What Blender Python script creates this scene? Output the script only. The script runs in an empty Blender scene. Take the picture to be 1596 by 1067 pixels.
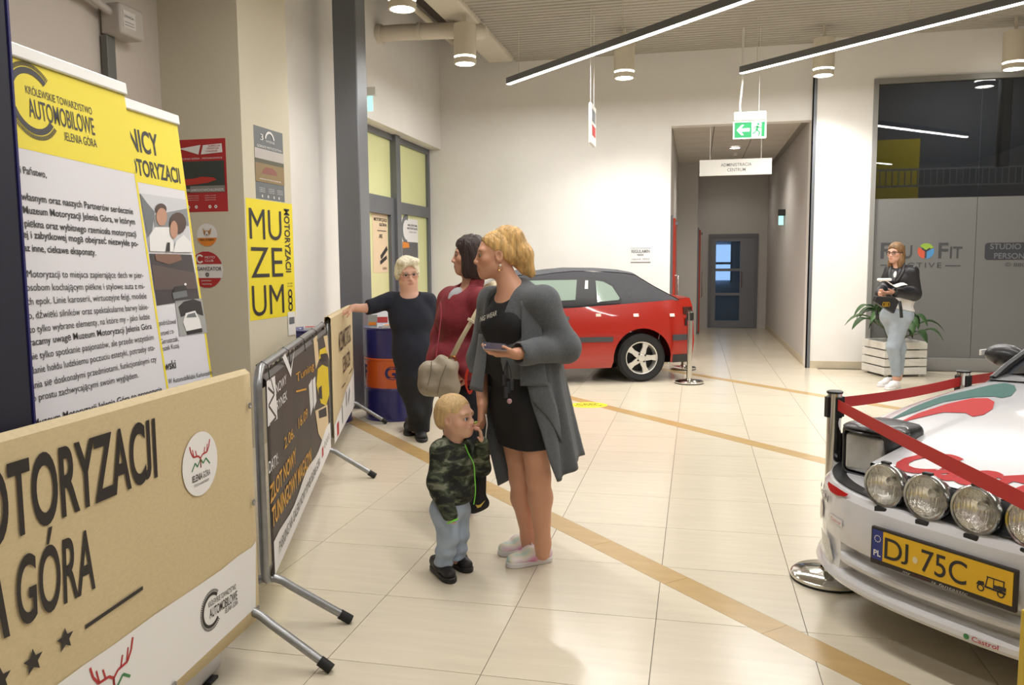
import bpy, bmesh, math, random
import numpy as np
from mathutils import Vector, Matrix
random.seed(7); np.random.seed(7)
scene = bpy.context.scene
COL = scene.collection
PI = math.pi

# ------------------------------------------------------------------ camera
F_PX, PITCH, ROLL, CAM_H, YAW = 1266.0, .0982, -.0074, 1.49, .2225
CY, SY = math.cos(YAW), math.sin(YAW)
cam_d = bpy.data.cameras.new('camera'); cam = bpy.data.objects.new('camera', cam_d); COL.objects.link(cam)
cam_d.sensor_width = 36; cam_d.sensor_fit = 'HORIZONTAL'; cam_d.lens = 36 * F_PX / 1596
cam_d.clip_start = .05; cam_d.clip_end = 200
cam.matrix_world = Matrix.Translation((0, 0, CAM_H)) @ Matrix.Rotation(YAW, 4, 'Z') @ Matrix.Rotation(PI/2 - PITCH, 4, 'X') @ Matrix.Rotation(ROLL, 4, 'Z')
scene.camera = cam

# ------------------------------------------------------------------ world, exposure
world = bpy.data.worlds.new('world'); scene.world = world; world.use_nodes = True
wb = world.node_tree.nodes['Background']
wb.inputs[0].default_value = (.95, .95, 1.0, 1); wb.inputs[1].default_value = .25
scene.view_settings.view_transform = 'Standard'
try: scene.view_settings.look = 'None'
except Exception: pass
scene.view_settings.exposure = 0.68; scene.view_settings.gamma = 1.0
scene.view_settings.use_curve_mapping = False
scene.cycles.use_denoising = True
LIGHT_DOWN = 32.0      # watts of a ceiling downlight
LIGHT_TRACK = 10.5     # watts per metre of a linear lamp

# ------------------------------------------------------------------ pixel -> place
def ray(px, py):
    a, b = px - 798, py - 533.5
    cr, sr = math.cos(ROLL), math.sin(ROLL)
    x = cr*a + sr*b; y = -sr*a + cr*b
    X, u = x / F_PX, -y / F_PX
    cp, sp = math.cos(PITCH), math.sin(PITCH)
    Y = cp + sp*u; Z = -sp + cp*u
    return np.array([CY*X - SY*Y, SY*X + CY*Y, Z])
def at(px, py, axis, val):
    r = ray(px, py); o = np.array([0, 0, CAM_H]); return o + r * ((val - o[axis]) / r[axis])
def G(px, py, z=0.0): return at(px, py, 2, z)
def P(px, py, D):
    r = ray(px, py); d = -SY*r[0] + CY*r[1]
    return np.array([0, 0, CAM_H]) + r * (D / d)
def depth(p): return -SY*p[0] + CY*p[1]

# ------------------------------------------------------------------ materials
def lin(c):
    if isinstance(c, str):
        c = c.lstrip('#'); c = tuple(int(c[i:i+2], 16) / 255 for i in (0, 2, 4))
    return tuple((v/12.92 if v <= .04045 else ((v+.055)/1.055)**2.4) for v in c[:3])
MATS = {}
def mat(name, col='#808080', rough=.5, metal=0., noise=None, bump=None, spec=None, coat=0., sheen=0., trans=0., ior=None, emit=None, alpha=None, vcol=False, rnd=0.):
    """noise=(scale, amount, stretch xyz); bump=(scale, strength, stretch)"""
    if name in MATS: return MATS[name]
    m = bpy.data.materials.new(name); m.use_nodes = True; MATS[name] = m
    nt = m.node_tree; N = nt.nodes; L = nt.links; b = N['Principled BSDF']
    c = lin(col)
    b.inputs['Base Color'].default_value = (*c, 1); b.inputs['Roughness'].default_value = rough; b.inputs['Metallic'].default_value = metal
    if spec is not None: b.inputs['Specular IOR Level'].default_value = spec
    if coat: b.inputs['Coat Weight'].default_value = coat; b.inputs['Coat Roughness'].default_value = .04
    if sheen: b.inputs['Sheen Weight'].default_value = sheen; b.inputs['Sheen Roughness'].default_value = .6
    if trans: b.inputs['Transmission Weight'].default_value = trans
    if ior: b.inputs['IOR'].default_value = ior
    if emit: b.inputs['Emission Color'].default_value = (*lin(emit[0]), 1); b.inputs['Emission Strength'].default_value = emit[1]
    if alpha is not None: b.inputs['Alpha'].default_value = alpha
    tc = N.new('ShaderNodeTexCoord')
    def mapped(st):
        mp = N.new('ShaderNodeMapping'); mp.inputs['Scale'].default_value = st; L.new(tc.outputs['Object'], mp.inputs[0]); return mp.outputs[0]
    src = None
    if vcol:
        a = N.new('ShaderNodeVertexColor'); a.layer_name = 'Col'; src = a.outputs[0]
    if noise:
        sc, am = noise[0], noise[1]; st = noise[2] if len(noise) > 2 else (1, 1, 1)
        n = N.new('ShaderNodeTexNoise'); n.inputs['Scale'].default_value = sc; n.inputs['Detail'].default_value = 5
        L.new(mapped(st), n.inputs['Vector'])
        mr = N.new('ShaderNodeMapRange'); mr.inputs[1].default_value = .3; mr.inputs[2].default_value = .7; mr.inputs[3].default_value = 1-am; mr.inputs[4].default_value = 1+am
        L.new(n.outputs[0], mr.inputs[0])
        mx = N.new('ShaderNodeVectorMath'); mx.operation = 'SCALE'
        if src is not None: L.new(src, mx.inputs[0])
        else: mx.inputs[0].default_value = c
        L.new(mr.outputs[0], mx.inputs['Scale']); src = mx.outputs[0]
    if rnd:
        oi = N.new('ShaderNodeObjectInfo')
        mr = N.new('ShaderNodeMapRange'); mr.inputs[3].default_value = 1-rnd; mr.inputs[4].default_value = 1+rnd
        L.new(oi.outputs['Random'], mr.inputs[0])
        mx = N.new('ShaderNodeVectorMath'); mx.operation = 'SCALE'
        if src is not None: L.new(src, mx.inputs[0])
        else: mx.inputs[0].default_value = c
        L.new(mr.outputs[0], mx.inputs['Scale']); src = mx.outputs[0]
    if src is not None: L.new(src, b.inputs['Base Color'])
    if bump:
        sc, stg = bump[0], bump[1]; st = bump[2] if len(bump) > 2 else (1, 1, 1)
        n = N.new('ShaderNodeTexNoise'); n.inputs['Scale'].default_value = sc; n.inputs['Detail'].default_value = 4
        L.new(mapped(st), n.inputs['Vector'])
        bp = N.new('ShaderNodeBump'); bp.inputs['Strength'].default_value = stg; bp.inputs['Distance'].default_value = .02
        L.new(n.outputs[0], bp.inputs['Height']); L.new(bp.outputs[0], b.inputs['Normal'])
    return m
def emat(name, col, strength):
    if name in MATS: return MATS[name]
    m = bpy.data.materials.new(name); m.use_nodes = True; MATS[name] = m
    nt = m.node_tree; nt.nodes.clear()
    e = nt.nodes.new('ShaderNodeEmission'); o = nt.nodes.new('ShaderNodeOutputMaterial')
    e.inputs[0].default_value = (*lin(col), 1); e.inputs[1].default_value = strength; nt.links.new(e.outputs[0], o.inputs[0]); return m

# ------------------------------------------------------------------ objects
def tag(o, label=None, cat=None, group=None, kind=None):
    if label: o['label'] = label
    if cat: o['category'] = cat
    if group: o['group'] = group
    if kind: o['kind'] = kind
    return o
def empty(name, loc=(0, 0, 0), rz=0, label=None, cat=None, group=None):
    o = bpy.data.objects.new(name, None); COL.objects.link(o); o.location = [float(v) for v in loc]; o.rotation_euler = (0, 0, rz); o.empty_display_size = .1
    return tag(o, label, cat, group)
def link(name, me, m=None, parent=None, smooth=False):
    o = bpy.data.objects.new(name, me); COL.objects.link(o)
    if m is not None and not me.materials:
        for q in (m if isinstance(m, (list, tuple)) else [m]): me.materials.append(q)
    if parent is not None: o.parent = parent
    if smooth: me.polygons.foreach_set('use_smooth', [True]*len(me.polygons))
    return o
def copy_tree(o, parent=None):
    c = o.copy(); COL.objects.link(c); c.parent = parent
    for ch in list(o.children): copy_tree(ch, c)
    return c
def vec(a): return np.array(a, float)
def unit(a): a = vec(a); return a / (np.linalg.norm(a) + 1e-12)
class MB:
    def __init__(s): s.v = []; s.f = []; s.mi = []; s.cur = 0
    def add(s, vs, fs):
        n = len(s.v); s.v += [tuple(float(c) for c in p) for p in vs]; s.f += [tuple(i+n for i in f) for f in fs]; s.mi += [s.cur]*len(fs); return s
    def box(s, c, d, rz=0, M=None):
        x, y, z = d[0]/2, d[1]/2, d[2]/2
        vs = [(sx*x, sy*y, sz*z) for sz in (-1, 1) for sy in (-1, 1) for sx in (-1, 1)]
        R = Matrix.Rotation(rz, 3, 'Z') if M is None else M
        vs = [R @ Vector(p) + Vector([float(q) for q in c]) for p in vs]
        return s.add(vs, [(0, 2, 3, 1), (4, 5, 7, 6), (0, 1, 5, 4), (2, 6, 7, 3), (0, 4, 6, 2), (1, 3, 7, 5)])
    def b(s, x0, x1, y0, y1, z0, z1): return s.box(((x0+x1)/2, (y0+y1)/2, (z0+z1)/2), (x1-x0, y1-y0, z1-z0))
    def quad(s, a, b, c, d): return s.add([a, b, c, d], [(0, 1, 2, 3)])
    def poly(s, pts): return s.add(pts, [tuple(range(len(pts)))])
    def cyl(s, p0, p1, r0, r1=None, n=16, cap=True):
        r1 = r0 if r1 is None else r1
        return s.tube([p0, p1], [r0, r1], n, cap)
    def tube(s, path, r, n=8, cap=True, closed=False):
        path = [vec(p) for p in path]; m = len(path)
        rs = r if isinstance(r, (list, tuple)) else [r]*m
        t0 = unit(path[1]-path[0]); up = vec((0, 0, 1)) if abs(t0[2]) < .9 else vec((1, 0, 0))
        nrm = unit(np.cross(t0, up)); vs = []
        for i, p in enumerate(path):
            a = path[i-1] if (i > 0 or closed) else p; b = path[(i+1) % m] if (i < m-1 or closed) else p
            t = unit(b-a); nrm = unit(nrm - t*np.dot(nrm, t)); bn = np.cross(t, nrm)
            for k in range(n):
                q = 2*PI*k/n; vs.append(p + rs[i]*(math.cos(q)*nrm + math.sin(q)*bn))
        fs = []
        for i in range(m if closed else m-1):
            j = (i+1) % m
            for k in range(n): fs.append((i*n+k, j*n+k, j*n+(k+1) % n, i*n+(k+1) % n))
        if cap and not closed: fs += [tuple(range(n))[::-1], tuple((m-1)*n+k for k in range(n))]
        return s.add(vs, [f[::-1] for f in fs])
    def lathe(s, prof, n=24, c=(0, 0, 0), M=None, cap=False):
        M = M or Matrix.Identity(3); c = Vector([float(q) for q in c]); vs = []; m = len(prof)
        for r, z in prof:
            for k in range(n):
                a = 2*PI*k/n; vs.append(M @ Vector((r*math.cos(a), r*math.sin(a), z)) + c)
        fs = [(i*n+k, i*n+(k+1) % n, (i+1)*n+(k+1) % n, (i+1)*n+k) for i in range(m-1) for k in range(n)]
        if cap: fs += [tuple(range(n))[::-1], tuple((m-1)*n+k for k in range(n))]
        return s.add(vs, fs)
    def grid(s, rows, flip=False):
        m, n = len(rows), len(rows[0]); vs = [p for r in rows for p in r]
        fs = [(i*n+j, i*n+j+1, (i+1)*n+j+1, (i+1)*n+j) for i in range(m-1) for j in range(n-1)]
        return s.add(vs, [f[::-1] for f in fs] if flip else fs)
    def extrude(s, pts, d):
        """pts: planar loop in 3D, d: offset vector"""
        n = len(pts); d = vec(d); A = [vec(p) for p in pts]; B = [p+d for p in A]
        fs = [tuple(range(n))[::-1], tuple(range(n, 2*n))] + [(i, (i+1) % n, n+(i+1) % n, n+i) for i in range(n)]
        return s.add(A+B, fs)
    def xf(s, M, start=0):
        for i in range(start, len(s.v)): s.v[i] = tuple(M @ Vector(s.v[i]))
        return s
    def mesh(s, name):
        me = bpy.data.meshes.new(name); me.from_pydata(s.v, [], s.f)
        return me
    def build(s, name, m, parent=None, smooth=False, bevel=0, seg=2, sharp=None, recalc=True, solid=0, solid_off=0):
        me = s.mesh(name)
        if recalc or bevel:
            bm = bmesh.new(); bm.from_mesh(me)
            if recalc: bmesh.ops.recalc_face_normals(bm, faces=bm.faces)
            bm.to_mesh(me); bm.free()
        ms = m if isinstance(m, (list, tuple)) else [m]
        for q in ms: me.materials.append(q)
        if len(ms) > 1 and len(me.polygons) == len(s.mi): me.polygons.foreach_set('material_index', s.mi)
        o = bpy.data.objects.new(name, me); COL.objects.link(o)
        if parent is not None: o.parent = parent
        if smooth:
            me.polygons.foreach_set('use_smooth', [True]*len(me.polygons))
            me.set_sharp_from_angle(angle=sharp if sharp else .7)
        if solid:
            q = o.modifiers.new('solid', 'SOLIDIFY'); q.thickness = solid; q.offset = solid_off
        if bevel:
            q = o.modifiers.new('bevel', 'BEVEL'); q.width = bevel; q.segments = seg; q.limit_method = 'ANGLE'; q.angle_limit = .6
        return o
# ------------------------------------------------------------------ lettering
def text_mesh(body, size=1., bold=0., sx=1., align='LEFT', space=1., line=1., shear=0.):
    """2D lettering as (verts Nx2, faces), baseline of first line at 0"""
    cu = bpy.data.curves.new('txt', 'FONT'); cu.body = body; cu.size = size; cu.align_x = align; cu.space_character = space; cu.space_line = line
    cu.offset = bold*size; cu.resolution_u = 6 if body.isupper() else 3; cu.shear = shear
    o = bpy.data.objects.new('txt', cu); COL.objects.link(o)
    dg = bpy.context.evaluated_depsgraph_get(); me = bpy.data.meshes.new_from_object(o.evaluated_get(dg))
    vs = [(v.co.x*sx, v.co.y) for v in me.vertices]; fs = [tuple(p.vertices) for p in me.polygons]
    bpy.data.objects.remove(o); bpy.data.curves.remove(cu); bpy.data.meshes.remove(me)
    return vs, fs
TXT = {}
def lift_tails(vs, fs):
    """capitals whose tail drops below the line (J) are squeezed to stand on it"""
    par = list(range(len(vs)))
    def root(i):
        while par[i] != i: par[i] = par[par[i]]; i = par[i]
        return i
    for f in fs:
        for k in f[1:]: par[root(k)] = root(f[0])
    grp = {}
    for i in range(len(vs)): grp.setdefault(root(i), []).append(i)
    vs = list(vs)
    for g in grp.values():
        lo = min(vs[i][1] for i in g); hi = max(vs[i][1] for i in g)
        if lo < -.05 and hi > .4:
            for i in g: vs[i] = (vs[i][0], (vs[i][1]-lo)*hi/(hi-lo))
    return vs
def put_text(mb, fn, body, x, y, h, w=None, bold=0., sx=1., align='LEFT', space=1., line=1., shear=0.):
    """lettering with cap height h (metres) at (x,y) of a surface; fn(u,v)->3D point; w forces the total width"""
    key = (body, bold, align, space, line, shear)
    if key not in TXT: TXT[key] = text_mesh(body, 1., bold, 1., align, space, line, shear)
    vs, fs = TXT[key]
    if body.isupper() and 'J' in body: vs = lift_tails(vs, fs)
    if not vs: return mb
    k = h/.70
    if w: xs = [v[0] for v in vs]; sx = w/((max(xs)-min(xs))*k + 1e-9)
    if w and align == 'LEFT': x -= min(v[0] for v in vs)*k*sx
    return mb.add([fn(x + a*k*sx, y + b*k) for a, b in vs], fs)
def ring2(cx, cy, r, n=24, a0=0., a1=2*PI, ry=None):
    ry = r if ry is None else ry
    return [(cx + r*math.cos(a0+(a1-a0)*i/n), cy + ry*math.sin(a0+(a1-a0)*i/n)) for i in range(n + (0 if abs(a1-a0-2*PI) < 1e-6 else 1))]
def put_poly(mb, fn, pts): return mb.add([fn(*p) for p in pts], [tuple(range(len(pts)))])
def put_arc(mb, fn, cx, cy, r0, r1, a0, a1, n=24):
    rows = [[fn(cx + r*math.cos(a0+(a1-a0)*i/n), cy + r*math.sin(a0+(a1-a0)*i/n)) for i in range(n+1)] for r in (r0, r1)]
    return mb.grid(rows)
def put_line(mb, fn, pts, w):
    for (a, b), (c, d) in zip(pts[:-1], pts[1:]):
        l = math.hypot(c-a, d-b) or 1e-9; nx, ny = -(d-b)/l*w/2, (c-a)/l*w/2
        put_poly(mb, fn, [(a+nx, b+ny), (a-nx, b-ny), (c-nx, d-ny), (c+nx, d+ny)])
    return mb
def plane_fn(o, ux, uy, off=.0012):
    """o: corner, ux/uy unit vectors; off: lift along ux x uy"""
    o, ux, uy = vec(o), unit(ux), unit(uy); n = np.cross(ux, uy)
    return lambda u, v, k=1.: o + ux*u + uy*v + n*off*k
# ------------------------------------------------------------------ soft shapes: distance fields -> one continuous surface
def frame(f, u=(0, 0, 1)):
    f = unit(f); r = unit(np.cross(f, vec(u))); return np.stack([r, f, np.cross(r, f)])  # rows: right, forward, up
def cap_(a, b, ra, rb=None, k=.015, flat=None, mode='+'):
    a, b = vec(a), vec(b); rb = ra if rb is None else rb; R = max(ra, rb)
    if flat is not None: fd, fk = unit(flat[0]), flat[1]; R = R*max(1, fk)
    ab = b-a; L2 = float(ab @ ab) + 1e-9
    def fn(X, Y, Z):
        t = np.clip(((X-a[0])*ab[0] + (Y-a[1])*ab[1] + (Z-a[2])*ab[2]) / L2, 0, 1)
        dx, dy, dz = X-a[0]-t*ab[0], Y-a[1]-t*ab[1], Z-a[2]-t*ab[2]
        if flat is not None:
            q = (dx*fd[0] + dy*fd[1] + dz*fd[2]) * (1/fk - 1); dx, dy, dz = dx+q*fd[0], dy+q*fd[1], dz+q*fd[2]
        d = np.sqrt(dx*dx + dy*dy + dz*dz) - (ra + (rb-ra)*t)
        return d*min(1, fk) if flat is not None else d
    return (fn, np.minimum(a, b)-R, np.maximum(a, b)+R, k, mode)
def ell(c, r, M=None, k=.015, mode='+'):
    c, r = vec(c), vec(r); M = np.eye(3) if M is None else M; R = max(r)
    def fn(X, Y, Z):
        x, y, z = X-c[0], Y-c[1], Z-c[2]
        q = [M[i][0]*x + M[i][1]*y + M[i][2]*z for i in range(3)]
        k0 = np.sqrt(sum((q[i]/r[i])**2 for i in range(3))); k1 = np.sqrt(sum((q[i]/r[i]**2)**2 for i in range(3)))
        return k0*(k0-1)/(k1+1e-6)
    return (fn, c-R, c+R, k, mode)
def rbox(c, h, r=.01, M=None, k=.015, mode='+'):
    c, h = vec(c), vec(h); M = np.eye(3) if M is None else M; R = float(np.linalg.norm(h))
    def fn(X, Y, Z):
        x, y, z = X-c[0], Y-c[1], Z-c[2]
        q = [np.abs(M[i][0]*x + M[i][1]*y + M[i][2]*z) - (h[i]-r) for i in range(3)]
        return np.sqrt(sum(np.maximum(v, 0)**2 for v in q)) + np.minimum(np.maximum(np.maximum(q[0], q[1]), q[2]), 0) - r
    return (fn, c-R, c+R, k, mode)
def half(p, n, k=.004, mode='-', box=3.):
    """removes everything on the side n points to"""
    p, n = vec(p), unit(n)
    return (lambda X, Y, Z: -((X-p[0])*n[0] + (Y-p[1])*n[1] + (Z-p[2])*n[2]), p-box, p+box, k, mode)
def field(prims, lo, hi, h, disp=None):
    n = np.ceil((hi-lo)/h).astype(int) + 1
    ax = [(lo[i] + h*np.arange(n[i])).astype(np.float32) for i in range(3)]
    D = np.full(n, .3, np.float32)
    for fn, a, b, k, mode in prims:
        mg = k + 3*h if mode == '+' else k + 3*h
        i0 = np.clip(np.floor((a-mg-lo)/h).astype(int), 0, n-1); i1 = np.clip(np.ceil((b+mg-lo)/h).astype(int)+1, 1, n)
        if (i1 <= i0).any(): continue
        S = tuple(slice(i0[i], i1[i]) for i in range(3))
        X = ax[0][S[0]][:, None, None]; Y = ax[1][S[1]][None, :, None]; Z = ax[2][S[2]][None, None, :]
        d = fn(X, Y, Z).astype(np.float32); o = D[S]
        if mode == '+':
            q = np.maximum(k - np.abs(o-d), 0)/k; D[S] = np.minimum(o, d) - q*q*k*.25
        else:
            q = np.maximum(k - np.abs(o+d), 0)/k; D[S] = np.maximum(o, -d) + q*q*k*.25
    if disp is not None:
        X = ax[0][:, None, None]; Y = ax[1][None, :, None]; Z = ax[2][None, None, :]
        D = D + disp(X, Y, Z).astype(np.float32)
    return D
def nets(D, lo, h):
    S = D < 0; nx, ny, nz = D.shape
    off = [(i, j, k) for i in (0, 1) for j in (0, 1) for k in (0, 1)]
    cnt = np.zeros((nx-1, ny-1, nz-1), np.int8)
    for i, j, k in off: cnt += S[i:nx-1+i, j:ny-1+j, k:nz-1+k]
    act = (cnt > 0) & (cnt < 8); cells = np.argwhere(act); idx = np.full(act.shape, -1, np.int64); idx[act] = np.arange(len(cells))
    dv = np.stack([D[cells[:, 0]+i, cells[:, 1]+j, cells[:, 2]+k] for i, j, k in off], 1)
    pos = np.zeros((len(cells), 3)); c = np.zeros(len(cells)); offa = np.array(off, float)
    for p in range(8):
        for q in range(p+1, 8):
            if np.abs(offa[p]-offa[q]).sum() != 1: continue
            m = (dv[:, p] < 0) != (dv[:, q] < 0)
            t = dv[m, p]/(dv[m, p]-dv[m, q]); pos[m] += offa[p] + t[:, None]*(offa[q]-offa[p]); c[m] += 1
    V = lo + h*(cells + pos/c[:, None]); Fs = []
    for axn in range(3):
        sl0 = [slice(1, -1)]*3; sl1 = [slice(1, -1)]*3; sl0[axn] = slice(0, -1); sl1[axn] = slice(1, None)
        a, b = S[tuple(sl0)], S[tuple(sl1)]; ch = a != b
        e = np.argwhere(ch); base = e + 1; base[:, axn] -= 1; ins = a[ch]
        u, v = [(1, 2), (2, 0), (0, 1)][axn]
        def id_(du, dv_):
            q = base.copy(); q[:, u] -= du; q[:, v] -= dv_; return idx[q[:, 0], q[:, 1], q[:, 2]]
        quad = np.stack([id_(0, 0), id_(1, 0), id_(1, 1), id_(0, 1)], 1)
        quad[~ins] = quad[~ins][:, ::-1]; Fs.append(quad)
    return V, np.concatenate(Fs)
def np_mesh(name, V, Fq, m, parent=None, color=None, smooth=True):
    me = bpy.data.meshes.new(name); me.vertices.add(len(V)); me.vertices.foreach_set('co', V.astype(np.float32).ravel())
    me.loops.add(Fq.size); me.loops.foreach_set('vertex_index', Fq.astype(np.int32).ravel())
    me.polygons.add(len(Fq)); me.polygons.foreach_set('loop_start', np.arange(0, Fq.size, 4, dtype=np.int32))
    me.polygons.foreach_set('use_smooth', np.ones(len(Fq), bool)); me.update(calc_edges=True)
    if color is not None:
        at_ = me.color_attributes.new('Col', 'FLOAT_COLOR', 'POINT'); ca = np.ones((len(V), 4), np.float32); ca[:, :3] = color; at_.data.foreach_set('color', ca.ravel())
    me.materials.append(m)
    o = bpy.data.objects.new(name, me); COL.objects.link(o)
    if parent is not None: o.parent = parent
    return o
def soft(name, prims, m, parent=None, h=.008, disp=None, color=None, fine=None, smooth_it=0):
    """fine: list of (lo,hi,h2) boxes meshed at a finer step"""
    add = [p for p in prims if p[4] == '+']
    lo = np.min([p[1] for p in add], 0) - .03; hi = np.max([p[2] for p in add], 0) + .03
    V, Q = nets(field(prims, lo, hi, h, disp), lo, h)
    if fine:
        c = V[Q].mean(1); keep = np.ones(len(Q), bool); Vs = [V]; Qs = []; n = len(V)
        for a, b, h2 in fine: keep &= ~((c > vec(a)) & (c < vec(b))).all(1)
        Qs.append(Q[keep])
        for a, b, h2 in fine:
            a, b = vec(a), vec(b); mg = h*1.5
            V2, Q2 = nets(field(prims, a-mg-2*h2, b+mg+2*h2, h2, disp), a-mg-2*h2, h2); c2 = V2[Q2].mean(1)
            Q2 = Q2[((c2 > a-mg*.6) & (c2 < b+mg*.6)).all(1)]
            Vs.append(V2); Qs.append(Q2+n); n += len(V2)
        V = np.concatenate(Vs); Q = np.concatenate(Qs)
    used = np.unique(Q); rm = np.full(len(V), -1, np.int64); rm[used] = np.arange(len(used)); V = V[used]; Q = rm[Q]
    for _ in range(smooth_it):
        acc = np.zeros_like(V); c = np.zeros(len(V))
        for i in range(4):
            np.add.at(acc, Q[:, i], V[Q[:, (i+1) % 4]]); np.add.at(c, Q[:, i], 1)
        V = .5*V + .5*acc/np.maximum(c, 1)[:, None]
    return np_mesh(name, V, Q, m, parent, color(V) if color is not None else None)
# ================================================================== THE ROOM
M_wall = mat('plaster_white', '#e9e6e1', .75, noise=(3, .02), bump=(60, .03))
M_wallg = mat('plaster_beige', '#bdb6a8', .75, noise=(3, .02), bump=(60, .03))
M_soff = mat('plaster_soffit', '#c9c1ae', .8)
M_grey = mat('frame_grey_metal', '#6d7075', .42, .35)
M_dgrey = mat('dark_grey_metal', '#74777d', .36, .3, noise=(2, .06, (1, 1, .2)))
M_tile = mat('floor_tile_cream', '#d5cbb6', .2, noise=(2.2, .045, (1, 9, 1)), bump=(40, .015, (1, 6, 1)), rnd=.025)
M_band = mat('floor_tile_tan', '#bb9d6a', .24, noise=(5, .07, (1, 3, 1)), rnd=.04)
M_grout = mat('grout', '#6f675a', .9)
M_skirt = mat('skirting_tile', '#c8bca2', .4, noise=(6, .05))
M_ceil = mat('ceiling_sheet', '#aca79d', .7)
M_black = mat('black_plastic', '#17181a', .45)
Y_BACK, Y_SHOP, X_LEFT, Z_CEIL = 12.0, 11.85, -3.8, 4.42
def structure(name, mb, m, **k):
    o = mb.build(name, m, **k); o['kind'] = 'structure'; return o

# floor: slab with grout, tiles and tan bands set on it
mb = MB(); mb.b(-4.6, 8.2, -4.0, 18.9, -.10, -.0035)
floor = structure('floor', mb, M_grout)
TX, TY, TS = -.742, 3.323, .6
BANDS = []          # (point, direction) centre lines, width
_bd = unit((.6785, -.7346, 0))[:2]
for p in ((-.80, 4.55), (.445, 6.855), (.455, 10.40)): BANDS.append((vec(p), _bd, .146))
def clip(poly, p, n):
    out = []
    for i in range(len(poly)):
        a, b = poly[i], poly[(i+1) % len(poly)]; da, db = (a-p) @ n, (b-p) @ n
        if da <= 0: out.append(a)
        if da*db < 0: out.append(a + (b-a)*da/(da-db))
    return out
def prism(poly, z0, z1):
    mb = MB(); n = len(poly); c = np.mean(poly, 0)
    mb.add([(q[0]-c[0], q[1]-c[1], z1) for q in poly] + [(q[0]-c[0], q[1]-c[1], z0) for q in poly], [tuple(range(n))] + [(i, n+i, n+(i+1) % n, (i+1) % n) for i in range(n)])
    return mb, c
def in_view(x, y):
    v = vec((x, y, -CAM_H)); d = -SY*x + CY*y; X = CY*x + SY*y
    if d < .8: return False
    cp, sp = math.cos(PITCH), math.sin(PITCH); dd = cp*d + sp*CAM_H; u = sp*d - cp*CAM_H
    px, py = 798 + F_PX*X/dd, 533.5 - F_PX*u/dd
    return -150 < px < 1750 and py < 1250
def floor_area(x, y):
    if y > 12.0: return -.45 < x < 1.5 and y < 18.8
    return -4.2 < x < 8 and y > -4
pieces = []
for i in range(-7, 16):
    for j in range(-13, 27):
        x0, y0 = TX + i*TS, TY + j*TS; cx, cy = x0+TS/2, y0+TS/2
        if not floor_area(cx, cy): continue
        gph = .0016
        polys = [[vec((x0+gph, y0+gph)), vec((x0+TS-gph, y0+gph)), vec((x0+TS-gph, y0+TS-gph)), vec((x0+gph, y0+TS-gph))]]
        whole = True
        for p, d, w in BANDS:
            n = vec((-d[1], d[0])); new = []
            for q in polys:
                ds = [(v-p) @ n for v in q]
                if max(ds) < -w/2 or min(ds) > w/2: new.append(q); continue
                whole = False
                A = clip(q, p - n*(w/2+.0016), n); B = clip(q, p + n*(w/2+.0016), -n)
                for r in (A, B):
                    if len(r) >= 3: new.append(r)
            polys = new
        for q in polys: pieces.append((cx*cx+cy*cy, whole, q))
pieces.sort(key=lambda t: t[0])
tile_me = None; far = MB(); n_ob = 0
for d2, whole, q in pieces:
    c = np.mean(q, 0)
    if in_view(c[0], c[1]) and n_ob < 296:
        n_ob += 1
        if whole:
            if tile_me is None: tmb, _ = prism(q, -.004, 0); tile_me = tmb.mesh('tile'); tile_me.materials.append(M_tile)
            o = bpy.data.objects.new('tile', tile_me)
        else:
            tmb, _ = prism(q, -.004, 0); me = tmb.mesh('cut_tile'); me.materials.append(M_tile); o = bpy.data.objects.new('tile', me)
        COL.objects.link(o); o.location = (c[0], c[1], 0); o.parent = floor
    else:
        tmb, c = prism(q, -.004, 0); far.add([(v[0]+c[0], v[1]+c[1], v[2]) for v in tmb.v], tmb.f)
o = far.build('tile_field', M_tile, floor, recalc=False); o['kind'] = 'stuff'
for bi, (p, d, w) in enumerate(BANDS):
    n = vec((-d[1], d[0])); bme = None; L = .592
    for k in range(-8, 14):
        c = p + d*(k*L + (.19 if bi == 0 else 0))
        if not (-3.75 < c[0] < 7.5 and -3 < c[1] < 11.6): continue
        q = [c - d*(L/2-.001) - n*w/2, c + d*(L/2-.001) - n*w/2, c + d*(L/2-.001) + n*w/2, c - d*(L/2-.001) + n*w/2]
        if bme is None: tmb, _ = prism(q, -.004, 0.0002); bme = tmb.mesh('band_tile'); bme.materials.append(M_band)
        o = bpy.data.objects.new('band_tile', bme); COL.objects.link(o); o.location = (c[0], c[1], 0); o.parent = floor

# walls
mb = MB(); mb.b(-4.4, -.37, Y_BACK, Y_BACK+.2, 0, 5.2); mb.b(-.37, 1.52, Y_BACK, Y_BACK+.2, 3.40, 5.2)
structure('wall_back', mb, M_wall)
mb = MB(); mb.b(1.52, 2.27, Y_SHOP, 12.25, 0, 5.2); mb.b(2.27, 8.2, Y_SHOP, 12.25, 3.87, 5.2)
structure('wall_right', mb, M_wall)
mb = MB(); mb.b(1.505, 1.52, Y_SHOP-.012, Y_SHOP+.05, 0, 4.0); mb.b(1.505, 1.56, Y_SHOP-.012, Y_SHOP-.0005, 0, 4.0)
structure('trim_1', mb, M_grey)
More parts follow.
